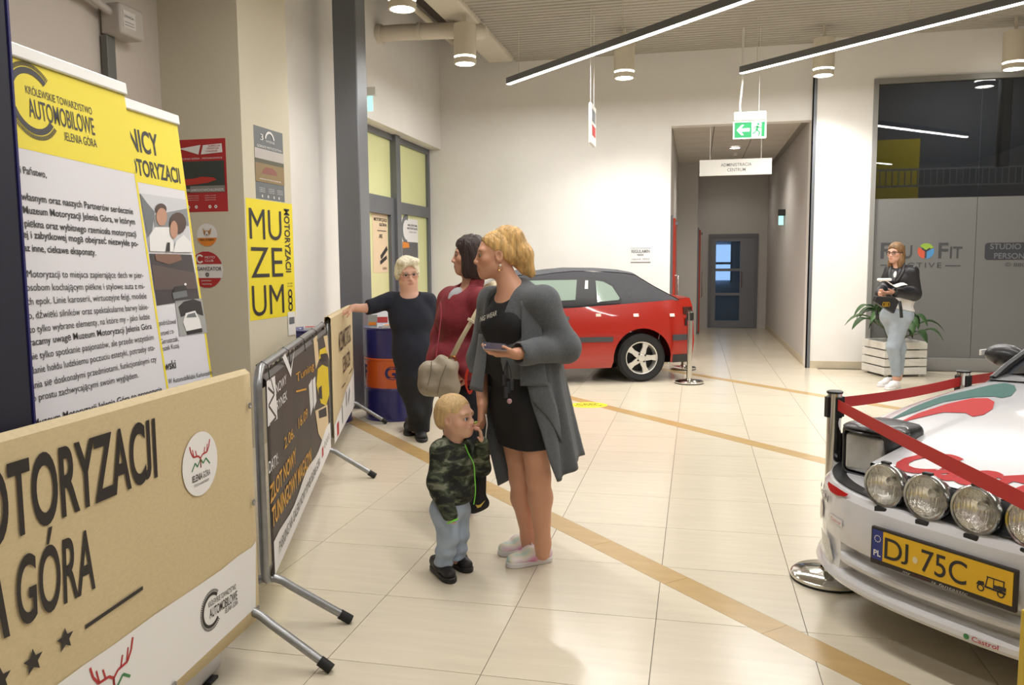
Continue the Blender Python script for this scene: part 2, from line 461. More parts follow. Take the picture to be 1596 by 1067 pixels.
# left: plain wall, pillar, recessed glazing
mb = MB(); mb.b(X_LEFT-.2, X_LEFT, 6.6, 8.75, 0, 5.2); mb.b(X_LEFT-.2, X_LEFT, 8.75, 12.0, 3.2, 5.2)
structure('wall_left', mb, M_wall)
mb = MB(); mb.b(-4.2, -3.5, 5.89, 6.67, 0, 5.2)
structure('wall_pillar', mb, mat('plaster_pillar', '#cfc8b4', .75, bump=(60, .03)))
mb = MB(); mb.b(-4.4, -4.2, -4.0, 6.4, 0, 5.2)
structure('wall_side', mb, mat('plaster_rose', '#cdc3ba', .75, bump=(60, .03)))
mb = MB(); mb.b(-4.4, 8.2, -4.2, -4.0, 0, 5.2)
structure('wall_front', mb, M_wall)
mb = MB(); mb.b(8.2, 8.4, -4.2, 16, 0, 5.2)
structure('wall_east', mb, M_wall)
# skirting
mb = MB(); mb.b(1.565, 2.265, Y_SHOP-.012, Y_SHOP+.001, 0, .1); mb.b(1.508, 1.519, 12.26, 18.7, 0, .1)
structure('baseboard_right', mb, M_skirt)
mb = MB(); mb.b(-3.79, -.38, Y_BACK-.012, Y_BACK-.0005, 0, .1)
structure('baseboard_back', mb, M_skirt)
# corridor
M_corr = mat('plaster_corridor', '#c6c3bf', .75)
mb = MB(); mb.b(1.52, 1.7, 12.25, 18.9, 0, 3.7); mb.b(.02, 1.52, 18.75, 18.9, 2.08, 3.7); mb.b(.02, .27, 18.75, 18.9, 0, 2.08); mb.b(1.33, 1.52, 18.75, 18.9, 0, 2.08)
mb.b(-.55, -.37, 12.2, 16.8, 0, 3.7); mb.b(-.55, .02, 16.8, 16.95, 0, 3.7); mb.b(-.15, .02, 16.95, 18.9, 0, 3.7)
structure('wall_corridor', mb, M_corr)
mb = MB(); mb.b(-.55, 1.7, 12.2, 18.9, 3.43, 3.7)
cc = structure('ceiling_corridor', mb, mat('ceiling_joint', '#8e8a82', .8))
pm = MB(); pm.b(-.292, .292, -.293, .293, -.008, .006); pme = pm.mesh('ceiling_panel'); pme.materials.append(mat('ceiling_panel', '#cfc9bf', .8, bump=(120, .05)))
for i in range(3):
    for j in range(11):
        o = bpy.data.objects.new('ceiling_panel', pme); COL.objects.link(o); o.location = (-.07 + .6*i, 12.51 + .6*j, 3.428); o.parent = cc
# corridor end door: dark frame, glazed leaf with rails
d = empty('door_1', (0, 18.75, 0)); d['kind'] = 'structure'
mb = MB(); mb.b(.27, .34, -.03, .06, 0, 2.08); mb.b(1.26, 1.33, -.03, .06, 0, 2.08); mb.b(.34, 1.26, -.03, .06, 2.0, 2.08); mb.build('door_frame', M_grey, d)
mb = MB()
for x0, x1, z0, z1 in ((.34, .43, .01, 2.0), (.95, 1.26, .01, 2.0), (.43, .95, .01, .16), (.43, .95, 1.92, 2.0), (.43, .95, 1.26, 1.32), (.43, .95, .72, .78)): mb.b(x0, x1, -.01, .04, z0, z1)
mb.build('door_leaf', M_dgrey, d)
M_pane = mat('door_glass', '#9fb4c8', .08, spec=.6, trans=.85, ior=1.1)
for z0, z1 in ((.16, .72), (.78, 1.26), (1.32, 1.92)):
    mb = MB(); mb.b(.43, .95, .012, .018, z0, z1); mb.build('pane', M_pane, d)
mb = MB(); mb.tube([(.99, -.01, .9), (.99, -.06, .9), (.99, -.06, 1.25), (.99, -.01, 1.25)], .011, 8); mb.build('door_handle', mat('steel', '#c9c9c6', .25, 1.), d, smooth=True)
# the lit room behind that door
mb = MB(); mb.b(-.4, 2.0, 21.5, 21.6, 0, 2.8); mb.b(-.5, -.4, 18.9, 21.6, 0, 2.8); mb.b(2.0, 2.1, 18.9, 21.6, 0, 2.8); mb.b(-.5, 2.1, 18.9, 21.6, 2.8, 2.9); mb.b(-.5, 2.1, 18.9, 21.6, -.1, 0)
structure('wall_far', mb, mat('far_room', '#9aa6b4', .8))
mb = MB(); mb.b(.1, .85, 21.4, 21.47, 1.0, 1.9); w = structure('window_2', mb, emat('daylight_pane', '#bcd6f5', 1.6))
mb = MB(); mb.b(.05, .9, 21.38, 21.41, 1.4, 1.46); mb.b(.05, .1, 21.38, 21.47, .95, 1.95); mb.b(.85, .9, 21.38, 21.47, .95, 1.95); mb.build('window_frame', M_dgrey, w)

# ceiling: ribbed sheet, open slot along the left wall
mb = MB(); rows = []; per = .11
ys = []
y = -4.2
while y < 12.02:
    ys += [(y, 0.), (y+.055, 0.), (y+.068, .022), (y+.097, .022)]; y += per
rows = [[(-2.62, q, Z_CEIL+dz) for q, dz in ys], [(8.2, q, Z_CEIL+dz) for q, dz in ys]]
mb.grid(rows)
ceil = structure('ceiling', mb, M_ceil, recalc=False)
mb = MB(); mb.b(-4.4, 8.4, -4.2, 12.3, 5.05, 5.2); structure('ceiling_slab', mb, mat('slab_concrete', '#6c675f', .9))
# boxed duct along the slot, pipes in the slot
mb = MB(); mb.b(-2.98, -2.60, -4, 11.75, 4.36, 4.62); o = mb.build('ceiling_duct', mat('duct_paint', '#cfc7b8', .6, bump=(30, .05)), bevel=.04, seg=3); tag(o, 'long boxed cream duct running along the open ceiling slot', 'duct')
for nm, x, z, r, lb in (('ceiling_pipe', -3.52, 4.70, .045, 'cream ceiling pipe in the slot, nearer the window wall'), ('ceiling_pipe', -3.24, 4.70, .045, 'cream ceiling pipe in the slot, nearer the boxed duct')):
    mb = MB(); mb.cyl((x, -4, z), (x, 11.95, z), r, n=12); o = mb.build(nm, M_soff, smooth=True); tag(o, lb, 'pipe', 'pipes in the ceiling slot')
for i, y in enumerate((3.2, 6.2, 9.2)):
    pass
mb = MB(); mb.tube([(-3.79, 9.55, 4.25), (-3.5, 9.55, 4.25), (-2.9, 9.62, 4.25), (-2.6, 9.95, 4.3)], .095, 16); mb.tube([(-3.795, 9.55, 4.25), (-3.74, 9.55, 4.25)], .115, 16); mb.tube([(-3.28, 9.55, 4.25), (-3.25, 9.55, 4.25)], .104, 16)
o = mb.build('vent_pipe', MATS['duct_paint'], smooth=True); tag(o, 'fat cream vent pipe leaving the left wall beside the downlight', 'pipe')

# recessed glazing on the left wall
w3 = empty('window_3', (-4.02, 0, 0)); w3['kind'] = 'structure'
def yq(px, py): return at(px, py, 0, -4.02)[1]
y_m = at(614, 300, 0, -4.0)[1]; y_r = 12.0
mb = MB(); mb.b(-.04, .04, 8.75, 12.0, 3.12, 3.2); mb.b(-.04, .04, y_r-.09, y_r, 0, 3.12); mb.b(-.05, .09, y_m-.07, y_m+.09, 0, 3.2)
mb.b(-.04, .04, y_m+.09, y_r-.09, 2.17, 2.33); mb.b(-.04, .05, 8.75, y_m-.07, 2.13, 2.36); mb.b(-.04, .04, y_m+.09, y_r-.09, 0, .12); mb.b(-.04, .04, 8.75, 8.85, 0, 3.12); mb.b(-.04, .05, y_m-.2, y_m-.07, 0, 2.13); mb.b(-.04, .05, 8.85, y_m-.2, 0, .2)
mb.build('window_frame', M_grey, w3, bevel=.004)
M_frostY = mat('frosted_pane_yellow', '#c7c795', .35, noise=(.7, .08), emit=('#c8cc86', .10))
for a, b, z0, z1 in ((8.85, y_m-.07, 2.36, 3.12), (y_m+.09, y_r-.09, 2.33, 3.12), (8.85, y_m-.2, .2, 2.13), (y_m+.09, y_r-.09, .12, 2.17)):
    mb = MB(); mb.b(-.01, .0, a, b, z0, z1); mb.build('pane', M_frostY, w3)
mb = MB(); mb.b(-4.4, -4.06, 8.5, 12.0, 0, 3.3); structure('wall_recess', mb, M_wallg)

# shop front on the right: grey frame, dark glass above, frosted film below
s1 = empty('window_1', (0, Y_SHOP, 0)); s1['kind'] = 'structure'
XS = 2.27; xm = at(1519, 420, 1, Y_SHOP)[0]
mb = MB(); mb.b(XS, XS+.06, -.03, .08, 0, 3.87); mb.b(XS+.06, 8.2, -.03, .08, 3.80, 3.87); mb.b(XS+.06, 8.2, -.035, .08, 0, .17)
mb.build('window_frame', mat('frame_light_grey', '#8f8e8b', .45, .3), s1, bevel=.003)
M_clear = bpy.data.materials.new('shop_glass'); M_clear.use_nodes = True
nt = M_clear.node_tree; nt.nodes.clear()
g1 = nt.nodes.new('ShaderNodeBsdfGlossy'); g1.inputs['Roughness'].default_value = .0; t1 = nt.nodes.new('ShaderNodeBsdfTransparent'); t1.inputs[0].default_value = (.5, .52, .54, 1)
mx = nt.nodes.new('ShaderNodeMixShader'); mx.inputs[0].default_value = .08; ou = nt.nodes.new('ShaderNodeOutputMaterial')
nt.links.new(t1.outputs[0], mx.inputs[1]); nt.links.new(g1.outputs[0], mx.inputs[2]); nt.links.new(mx.outputs[0], ou.inputs[0])
M_frost = mat('frosted_film_grey', '#6f6f6d', .35, noise=(.8, .03))
z_f = 2.30
for a, b in ((XS+.06, xm-.003), (xm+.003, xm+2.05), (xm+2.056, 8.2)):
    mb = MB(); mb.b(a, b, .015, .027, .17, z_f); mb.build('frosted_pane', M_frost, s1)
    mb = MB(); mb.b(a, b, .015, .027, z_f+.002, 3.80); mb.build('pane', M_clear, s1)
# gym room behind the glass
mb = MB(); mb.b(1.7, 8.4, 16.0, 16.1, 0, 5.2); mb.b(1.7, 1.8, 12.26, 16, 0, 5.2)
structure('wall_gym', mb, mat('gym_wall', '#4c4d50', .8))
mb = MB(); mb.b(1.7, 8.4, 12.2, 16.1, 5.0, 5.2); structure('ceiling_gym', mb, mat('gym_ceiling', '#1c1c1e', .9))
mb = MB(); mb.b(1.7, 8.4, 12.25, 16.1, -.1, 0); structure('floor_gym', mb, mat('gym_floor', '#4a4a4c', .6))
mb = MB(); mb.b(2.85, 3.85, 15.93, 15.995, 1.9, 3.62); o = mb.build('wall_panel', mat('gym_yellow', '#a8920e', .7)); tag(o, 'mustard yellow wall panel seen through the dark shop glass', 'panel')
mb = MB()
mb.b(2.0, 8.0, 15.2, 15.22, 3.0, 3.03); mb.b(2.0, 8.0, 15.2, 15.22, 2.72, 2.75)
for i in range(60): mb.b(2.05+.1*i, 2.065+.1*i, 15.2, 15.22, 2.75, 3.0)
o = mb.build('cable_tray', mat('tray_zinc', '#9a9a98', .5, .6)); tag(o, 'perforated metal cable tray hanging inside the glazed gym', 'cable tray')
mb = MB(); mb.cyl((4.55, 14.0, 2.9), (4.55, 14.0, 4.98), .095, n=20); o = mb.build('vent_duct', mat('duct_silver', '#b9bcc0', .35, .8, bump=(90, .3, (1, 1, 4))), smooth=True); tag(o, 'silver round duct hanging behind the shop glass', 'duct')
gl = bpy.data.lights.new('gym_fill', 'AREA'); gl.shape = 'RECTANGLE'; gl.size = 1.2; gl.size_y = .1; gl.energy = 60  # fill light added out of view so the gym interior shows through the glass
go = empty('gym_fill_lamp', (4.4, 14.6, 4.9)); tag(go, 'unseen fill lamp added to brighten the dark gym interior', 'lamp')
mb = MB(); mb.b(-.65, .65, -.06, .06, 0, .09); mb.build('housing', M_black, go); mb = MB(); mb.b(-.62, .62, -.045, .045, -.008, -.001); mb.build('diffuser', emat('gym_fill_glow', '#ffffff', 2.5), go)
l = bpy.data.objects.new('gym_fill', gl); COL.objects.link(l); l.parent = go; l.location = (0, 0, -.02)

# dark metal column
mb = MB(); mb.b(-3.55, -3.30, 7.72, 7.97, 0, 4.62); o = mb.build('metal_column', M_dgrey, bevel=.012); tag(o, 'dark grey clad column beside the blue drum, floor to ceiling', 'column')
mb = MB(); mb.b(-3.8, -3.28, 7.70, 7.99, 4.625, 5.045); o = structure('trim_2', mb, M_soff)

# ------------------------------------------------------------------ lamps
M_led = emat('led_white', '#fffaf0', 14.0)
M_can = mat('lamp_beige', '#d6cdba', .55)
M_track = mat('track_anthracite', '#6c6d6f', .4, .5)
def downlight(px, py, z, label, energy=LIGHT_DOWN):
    p = G(px, py, z); o = empty('downlight', p, 0, label, 'ceiling lamp', 'round beige downlights')
    n = 28
    mb = MB(); mb.lathe([(.02, .45), (.128, .45), (.13, .44), (.13, .085)], n); mb.lathe([(.13, .085), (.125, .085), (.118, .083)], n); mb.build('can', M_can, o, smooth=True)
    mb = MB(); mb.lathe([(.121, .083), (.121, .062)], n); mb.build('glow_ring', M_led, o, smooth=True)
    mb = MB(); mb.lathe([(.118, .061), (.13, .061), (.13, .012), (.127, 0.0), (.112, 0.0), (.112, .01)], n); mb.build('collar', M_can, o, smooth=True)
    mb = MB(); mb.lathe([(.112, .006), (.001, .010)], n); mb.build('lens', M_led, o)
    mb = MB(); mb.cyl((0, 0, .45), (0, 0, Z_CEIL-p[2]-.003), .018, n=8); mb.build('stem', M_can, o)
    ld = bpy.data.lights.new('lamp', 'SPOT'); ld.energy = energy; ld.spot_size = 2.3; ld.spot_blend = .7; ld.shadow_soft_size = .1; ld.color = (1, .965, .92)
    l = bpy.data.objects.new('lamp', ld); COL.objects.link(l); l.parent = o; l.location = (0, 0, -.03)
    return o
for px, py, z, lb, en in ((627, 15, 3.8, 'round downlight nearest the metal column at the top edge', 40), (725, 100, 3.8, 'round downlight in front of the vent pipe', 75), (973, 122, 3.8, 'round downlight over the red convertible', 120), (1283, 118, 3.8, 'round downlight before the bright white pier', 115), (1580, 108, 3.8, 'round downlight above the dark shop glass', 40)):
    downlight(px, py, z, lb, en)
def track(a, b, label, watts=None):
    a, b = vec(a), vec(b); c = (a+b)/2; L = np.linalg.norm((b-a)[:2]); rz = math.atan2(b[1]-a[1], b[0]-a[0])
    o = empty('linear_lamp', c, rz, label, 'ceiling lamp', 'linear pendant lamps')
    mb = MB(); mb.b(-L/2, L/2, -.032, .032, .006, .085); mb.build('profile', M_track, o, bevel=.003)
    mb = MB(); mb.b(-L/2+.005, L/2-.005, -.028, .028, 0, .0055); mb.build('diffuser', M_led, o)
    for t in (-.46, -.15, .15, .46):
        mb = MB(); mb.cyl((t*L, 0, .085), (t*L, 0, Z_CEIL-a[2]-.003), .0035, n=6); mb.build('suspension_wire', M_soff, o)
    ld = bpy.data.lights.new('strip', 'AREA'); ld.shape = 'RECTANGLE'; ld.size = L; ld.size_y = .06; ld.energy = (watts or LIGHT_TRACK)*L; ld.color = (1, .975, .95)
    l = bpy.data.objects.new('strip', ld); COL.objects.link(l); l.parent = o; l.location = (0, 0, -.012)
    return o
track((-2.43, 10.62, 3.8), (2.2, 6.05, 3.8), 'long linear lamp running across over the women', 13)
track((.51, 10.75, 3.8), (5.0, 6.45, 3.8), 'linear lamp on the right reaching over the dark shop glass', 13)
# the same lamps go on over the rest of the hall, behind the photographer
track((-2.4, 5.2, 3.8), (.9, 1.9, 3.8), 'linear lamp over the barrier row, above the frame', 11)
track((1.2, 5.4, 3.8), (4.6, 2.1, 3.8), 'linear lamp over the rally car, above the frame', 6.5)
track((-1.0, .6, 3.8), (2.4, -2.6, 3.8), 'linear lamp behind the photographer', 6.0)
# ================================================================== PRINTED THINGS: planes addressed by where they show
class Plane:
    def __init__(s, o, ux, uy, parent=None, off=.0012):
        s.o, s.ux, s.uy = vec(o), unit(ux), unit(uy); s.n = np.cross(s.ux, s.uy); s.off = off
        s.base = vec(parent.location) if parent is not None else np.zeros(3)
        s.rz = parent.rotation_euler[2] if parent is not None else 0.
    def uv(s, px, py):
        r = ray(px, py); c = np.array([0, 0, CAM_H]); t = ((s.o-c) @ s.n)/(r @ s.n); p = c + r*t - s.o
        return float(p @ s.ux), float(p @ s.uy)
    def loc(s, p):
        q = p - s.base; c, k = math.cos(-s.rz), math.sin(-s.rz); return vec((c*q[0]-k*q[1], k*q[0]+c*q[1], q[2]))
    def fn(s, lift=1.):
        return lambda u, v: s.loc(s.o + s.ux*u + s.uy*v + s.n*s.off*lift)
    def text(s, mb, body, L, R, cap, lift=2., bold=0., align=None, shear=0., space=1.):
        """L,R: baseline ends in the photograph; cap: cap height in photograph pixels near L"""
        a, b = vec(s.uv(*L)), vec(s.uv(*R)); w = np.linalg.norm(b-a); d = (b-a)/w; e = vec((-d[1], d[0]))
        c = vec(s.uv(L[0], L[1]-cap)); h = abs((c-a) @ e)
        f = s.fn(lift); return put_text(mb, lambda u, v: f(*(a + d*u + e*v)), body, 0, 0, h, w=w, bold=bold, shear=shear, space=space)
    def poly(s, mb, pts, lift=1.): return put_poly(mb, s.fn(lift), [s.uv(*p) for p in pts])
    def line(s, mb, pts, w, lift=2.): return put_line(mb, s.fn(lift), [s.uv(*p) for p in pts], w)
    def sheet(s, u0, u1, v0, v1, t=.0015):
        mb = MB(); f = s.fn(0); b = s.n*(-t)
        mb.extrude([s.loc(s.o + s.ux*u + s.uy*v + s.n*s.off*.5) for u, v in ((u0, v0), (u1, v0), (u1, v1), (u0, v1))], s.loc(s.base + b)); return mb
def ink(name, col, rough=.5): return mat('ink_'+name, col, rough)
I_blk, I_wht, I_yel, I_red, I_gry = ink('black', '#22201f'), ink('white', '#e6e4e2'), ink('yellow', '#ecd92a'), ink('red', '#b02a2c'), ink('grey', '#6d7174')
I_grn, I_org, I_tan, I_dk = ink('green', '#3c7d4a'), ink('orange', '#e0872a'), ink('tan', '#c9a979'), ink('dark', '#2d2a2a')
def tyre_ring(pl, mb, cx, cy, r, gap=.75, lift=2., a0=None, a1=None):
    """emblem: a tyre seen as a ring, open to the right"""
    f = pl.fn(lift); a0, a1 = (gap, 2*PI-gap) if a0 is None else (a0, a1)
    put_arc(mb, f, cx, cy, r*.70, r*.86, a0, a1, 40); n = 44
    for i in range(n):
        a = a0 + (a1-a0)*i/n; da = (a1-a0)/n*.55
        put_poly(mb, f, [(cx + q*math.cos(t), cy + q*math.sin(t)) for q, t in ((r*.885, a), (r*.885, a+da), (r*1.0, a+da*1.5), (r*1.0, a+da*.5))])
    return mb

# ---- roll-up banners
M_white_pr = mat('banner_white', '#dddbe0', .55); M_alu = mat('aluminium', '#c6c6c8', .35, .9)
def rollup(label, bl, br, lean, H, nm='rollup_banner'):
    bl, br = vec((*bl, 0)), vec((*br, 0)); W = np.linalg.norm(br-bl); ux = (br-bl)/W; out = np.cross(ux, (0, 0, 1))   # out: towards the hall
    c = (bl+br)/2; e = empty(nm, c, 0, label, 'banner', 'roll-up banners behind the barriers')
    back = -out*lean
    up = unit(back + vec((0, 0, H-.07))); o = bl + vec((0, 0, .08))
    pl = Plane(o, ux, up, e); Hs = (H-.08)/up[2]
    M3 = Matrix((ux, out, (0, 0, 1))).transposed()
    mb = MB(); mb.box((0, 0, .05), (W+.02, .10, .075), M=M3); mb.build('base_cassette', M_alu, e, bevel=.012, seg=3)
    for t in (-.4, .4):
        mb = MB(); mb.box(M3 @ Vector((t*W, 0, .006)), (.06, .13, .012), M=M3); mb.build('foot', M_black, e, bevel=.003)
    mb = pl.sheet(0, W, 0, Hs); mb.build('print_sheet', M_white_pr, e)
    mb = MB(); mb.box(pl.loc(o + up*(Hs+.008) + ux*W/2), (W+.012, .024, .042), M=Matrix((ux, pl.n, up)).transposed()); mb.build('top_rail', mat('rail_white', '#d9d8d4', .4, .3), e, bevel=.005)
    mb = MB(); mb.cyl(pl.loc(bl + ux*W/2 - out*.03 + vec((0, 0, .08))), pl.loc(o + up*Hs + ux*W/2 - pl.n*.02), .011, n=10); mb.build('support_pole', M_alu, e, smooth=True)
    return e, pl, W, Hs
e, pl, W, Hs = rollup('roll-up banner with the yellow society head, nearer the camera', (-1.657, 1.765), (-1.737, 2.55), .215, 2.09)
mb = MB(); u0, v0 = pl.uv(206, 266); put_poly(mb, pl.fn(1), [(0, v0+.01), (W, v0-.01), (W, Hs-.012), (0, Hs-.012)])
f = pl.fn(1); put_poly(mb, f, [(W-.012, 0), (W, 0), (W, v0), (W-.012, v0)]); put_poly(mb, f, [(0, 0), (W, 0), (W, .12), (0, .12)])
mb.build('yellow_print', I_yel, e)
mb = MB(); put_poly(mb, pl.fn(1.6), [(0, Hs-.014), (W, Hs-.014), (W, Hs-.003), (0, Hs-.003)]); mb.build('dark_edge', I_dk, e)
mb = MB()
pl.text(mb, 'KRÓLEWSKIE TOWARZYSTWO', (39.5, 145), (143, 179), 12); pl.text(mb, 'AUTOMOBILOWE', (45.5, 182), (147.7, 211), 29, bold=.006); pl.text(mb, 'JELENIA GÓRA', (100, 218.5), (150.8, 230), 13)
cu, cv = pl.uv(50, 158); _, ct = pl.uv(47, 99); tyre_ring(pl, mb, cu, cv, ct-cv, 0, a0=.75, a1=2.9); tyre_ring(pl, mb, cu, cv, ct-cv, 0, a0=3.5, a1=5.6)
mb.build('emblem_lettering', I_dk, e)
mb = MB(); B = .012
for s_, L, R, bd in (('Szanowni Państwo,', (-8, 262), (72, 277), B), ('własnym oraz naszych Partnerów serdecznie', (33, 311), (207, 334), B), ('Muzeum Motoryzacji Jelenia Góra, w którym', (36, 332), (210, 350), B),
    ('piękna oraz wybitnego rzemiosła motoryzacji', (38, 353), (212, 369), B), ('ej i zabytkowej mogą obejrzeć niezwykłe po-', (36, 370), (215, 384), B), ('az inne, ciekawe eksponaty.', (37, 391), (149, 398), B),
    ('Motoryzacji to miejsca zapierające dech w pier-', (42, 432), (223, 433), 0), ('osobom kochającym piękne i stylowe auta z mi-', (40.5, 453), (225, 450), 0), ('ch epok. Linie karoserii, wirtuozyjne felgi, modele', (42, 475), (228, 465), 0),
    ('o, dźwięki silników oraz spektakularne barwy lakie-', (44, 497), (231, 482), 0), ('to tylko wybrane elementy, na które my - jako ludzie', (45, 519), (233, 497), 0), ('racamy uwagę Muzeum Motoryzacji Jelenia Góra', (45.5, 539), (236, 512), .006),
    ('nie tylko spotkanie pasjonatów, ale przede wszystkim', (46, 561), (239, 529), 0), ('danie hołdu ludzkiemu poczuciu estetyki, potrzeby ota-', (48, 583), (241, 545), 0), ('ania się doskonałymi przedmiotami, funkcjonalnymi czy', (49, 606), (243.5, 563), 0),
    ('o prostu zachwycającymi swoim wyglądem.', (50.6, 626), (215, 588), 0), ('Muzeum Motoryzacji Jelenia Góra to propozycja', (52, 665), (252, 610), B)):
    pl.text(mb, s_, L, R, 11.5, bold=bd)
mb.build('body_lettering', I_blk, e)
e, pl, W, Hs = rollup('roll-up banner with three photographs, behind the nearer banner', (-1.87, 2.29), (-1.955, 3.135), .2, 2.09)
mb = MB(); _, v0 = pl.uv(290, 296); put_poly(mb, pl.fn(1), [(0, v0+.005), (W, v0-.005), (W, Hs-.004), (0, Hs-.004)])
f = pl.fn(1); put_poly(mb, f, [(W-.014, 0), (W, 0), (W, v0), (W-.014, v0)]); mb.build('yellow_print', I_yel, e)
mb = MB(); pl.text(mb, 'NICY', (202, 233), (248, 243), 34, bold=.02); pl.text(mb, 'OTORYZACJI', (203, 270), (281, 285.5), 25, bold=.02); pl.text(mb, 'wski', (256, 577), (274, 573), 14, bold=.015)
for s_, L, R in (('podróżował', (247.7, 507), (274, 504)), ('ortował z ta-', (250, 523), (271, 519)), ('Geruszczak,', (250, 536), (278, 531)), ('eszek Kuzaj.', (252, 547), (279.5, 541)), ('W Automobilklubie Karkonoskim', (262, 598), (331, 583))): pl.text(mb, s_, L, R, 8)
mb.build('lettering', I_blk, e)
def photo(pl, par, quad, cols, blobs, nm='photo_print'):
    """cols: base; blobs: (material, list of px points) laid on top"""
    mb = MB(); pl.poly(mb, quad, 2.); o = mb.build(nm, cols, par)
    for i, (m, pts) in enumerate(blobs):
        mb = MB(); pl.poly(mb, pts, 2.8 + .5*i); mb.build('picture_area', m, o)
    return o
def blob(cx, cy, rx, ry, n=14): return [(cx+rx*math.cos(2*PI*i/n), cy-ry*math.sin(2*PI*i/n)) for i in range(n)]
I_sky, I_skin, I_hair, I_navy2 = ink('photo_sky', '#c9c9cd'), ink('photo_skin', '#b98a70'), ink('photo_hair', '#4a3226'), ink('photo_dark', '#403a3a')
photo(pl, e, [(217, 301), (289, 311), (297.5, 393), (232, 391.5)], I_sky, [(I_gry, [(217, 301), (228, 316), (240, 330), (236, 360), (229, 370)]), (ink('photo_trees', '#86888a'), [(238, 335), (290, 325), (293, 352), (240, 356)]),
    (I_wht, [(232, 391.5), (231, 368), (240, 354), (262, 354), (268, 372), (270, 392.5)]), (I_hair, blob(249, 326, 9, 9)), (I_skin, blob(250, 338, 8.5, 14)), (I_wht, [(268, 393), (272, 376), (284, 366), (296, 378), (297.5, 393)]), (I_hair, blob(275, 348, 13, 17)), (I_skin, blob(268.5, 358, 6, 14)), (I_blk, [(256, 392), (258, 378), (262, 378), (262, 392)])])
photo(pl, e, [(232, 395), (298, 397), (310, 466), (244, 476)], I_navy2, [(ink('photo_brown', '#5a4c48'), [(235, 412), (303, 425), (307, 450), (240, 452)]), (ink('photo_autumn', '#7d5a48'), [(240, 396), (280, 396.5), (282, 405), (262, 412), (242, 406)]), (I_gry, [(267, 456), (289, 452), (291, 462), (269, 466)]), (I_dk, [(270, 447), (287, 444), (290, 452), (268, 456)]), (I_wht, blob(287, 443, 2, 2))])
photo(pl, e, [(272, 469), (313.6, 464.6), (322.5, 518), (279, 524)], ink('photo_grey', '#a2a2a0'), [(I_dk, [(277, 478), (285, 470), (300, 466), (312, 470), (316, 492), (300, 486), (281, 494)]), (I_wht, [(284, 502), (288, 488), (303, 484), (310, 498), (313, 512), (289, 516)]), (I_gry, [(289, 495), (291, 490), (302, 487), (305, 494)]), (I_blk, [(289, 516), (313, 511), (314, 517), (291, 521)])])
# ---- dark display panel at the left edge
e = empty('display_panel', (-1.625, 1.2, 0), 0, 'dark navy upright display panel at the left edge', 'panel')
mb = MB(); mb.b(-.02, .02, -.6, .483, .03, 2.5); mb.build('board', mat('panel_navy', '#191a2c', .6), e, bevel=.006)
mb = MB(); mb.b(-.022, .022, .484, .490, .03, 2.5); mb.build('edge_strip', mat('strip_blue', '#2b2a66', .5), e)
for q_ in (-.44, .315): mb = MB(); mb.b(-.03, .03, q_-.14, q_+.14, 0, .03); mb.build('foot_bar', M_black, e)

# ---- crowd barriers
M_galv = mat('galvanised_steel', '#9a9b9c', .38, .85, noise=(25, .08), bump=(80, .05))
M_rub = mat('rubber_black', '#151515', .7)
def barrier(label, a, b, Hb=1.08, feet_a=True, feet_b=True, bars=True, out_b=.33):
    a, b = vec((*a, 0)), vec((*b, 0)); L = np.linalg.norm(b-a); ux = (b-a)/L; nn = np.cross(ux, (0, 0, 1))
    e = empty('crowd_barrier', (a+b)/2, math.atan2(ux[1], ux[0]), label, 'barrier', 'steel crowd barriers in a row')
    # local: x along a->b, y = left of it ; hall side is -y
    x0, x1, zb, r = -L/2+.02, L/2-.02, .20, .09
    def arc(cx, cz, a0, a1): return [(cx + r*math.cos(t), 0, cz + r*math.sin(t)) for t in np.linspace(a0, a1, 6)]
    path = arc(x1-r, Hb-r, 0, PI/2) + arc(x0+r, Hb-r, PI/2, PI) + arc(x0+r, zb+r, PI, 1.5*PI) + arc(x1-r, zb+r, 1.5*PI, 2*PI)
    mb = MB(); mb.tube(path, .0175, 10, closed=True); mb.build('frame_tube', M_galv, e, smooth=True)
    if bars:
        n = int(L/.13)
        for i in range(1, n):
            mb = MB(); x = x0 + (x1-x0)*i/n; mb.cyl((x, .012, zb), (x, .012, Hb), .006, n=6, cap=False); mb.build('bar', M_galv, e, smooth=True)
    for fl, x in ((feet_a, x0+.06), (feet_b, x1-.06)):
        if not fl: continue
        for sg in (-1, 1):
            g = empty('foot', (x, 0, 0)); g.parent = e
            mb = MB(); y1 = .30 if sg > 0 else out_b
            mb.tube([(0, sg*.0, zb+.012), (0, sg*.03, zb+.010), (0, sg*.06, zb-.003), (0, sg*.09, zb-.026), (0, sg*(y1-.03), .034)], .0165, 10); mb.build('leg_tube', M_galv, g, smooth=True)
            mb = MB(); p0, p1 = vec((0, sg*(y1-.045), .042)), vec((0, sg*y1, .012)); mb.cyl(p0, p1, .0205, n=10); mb.build('rubber_tip', M_rub, g, smooth=True)
    return e, L, nn
def eyelets(e, L, spots, y):
    for x, z in spots:
        mb = MB(); mb.lathe([(.003, .002), (.006, .004), (.012, .002), (.012, 0)], 12, (x, y, z), Matrix.Rotation(PI/2, 3, 'X')); mb.build('eyelet', M_galv, e, smooth=True)
def cloth_panel(e, L, x0, x1, z0, z1, y, m, sag=.0, nx=40, nz=16):
    mb = MB(); rows = []
    for j in range(nz+1):
        z = z0 + (z1-z0)*j/nz; rows.append([(x0 + (x1-x0)*i/nx, y + .0014*math.sin(i*.9+j*.3)*math.sin(PI*j/nz), z) for i in range(nx+1)])
    top = rows[-1]; rows.append([(p[0], y+.018, z1+.016) for p in top]); rows.append([(p[0], y+.045, z1+.010) for p in top]); rows.append([(p[0], y+.05, z1-.06) for p in top])
    mb.grid(rows); return mb.build('fabric', m, e, smooth=True, recalc=False, solid=.001)
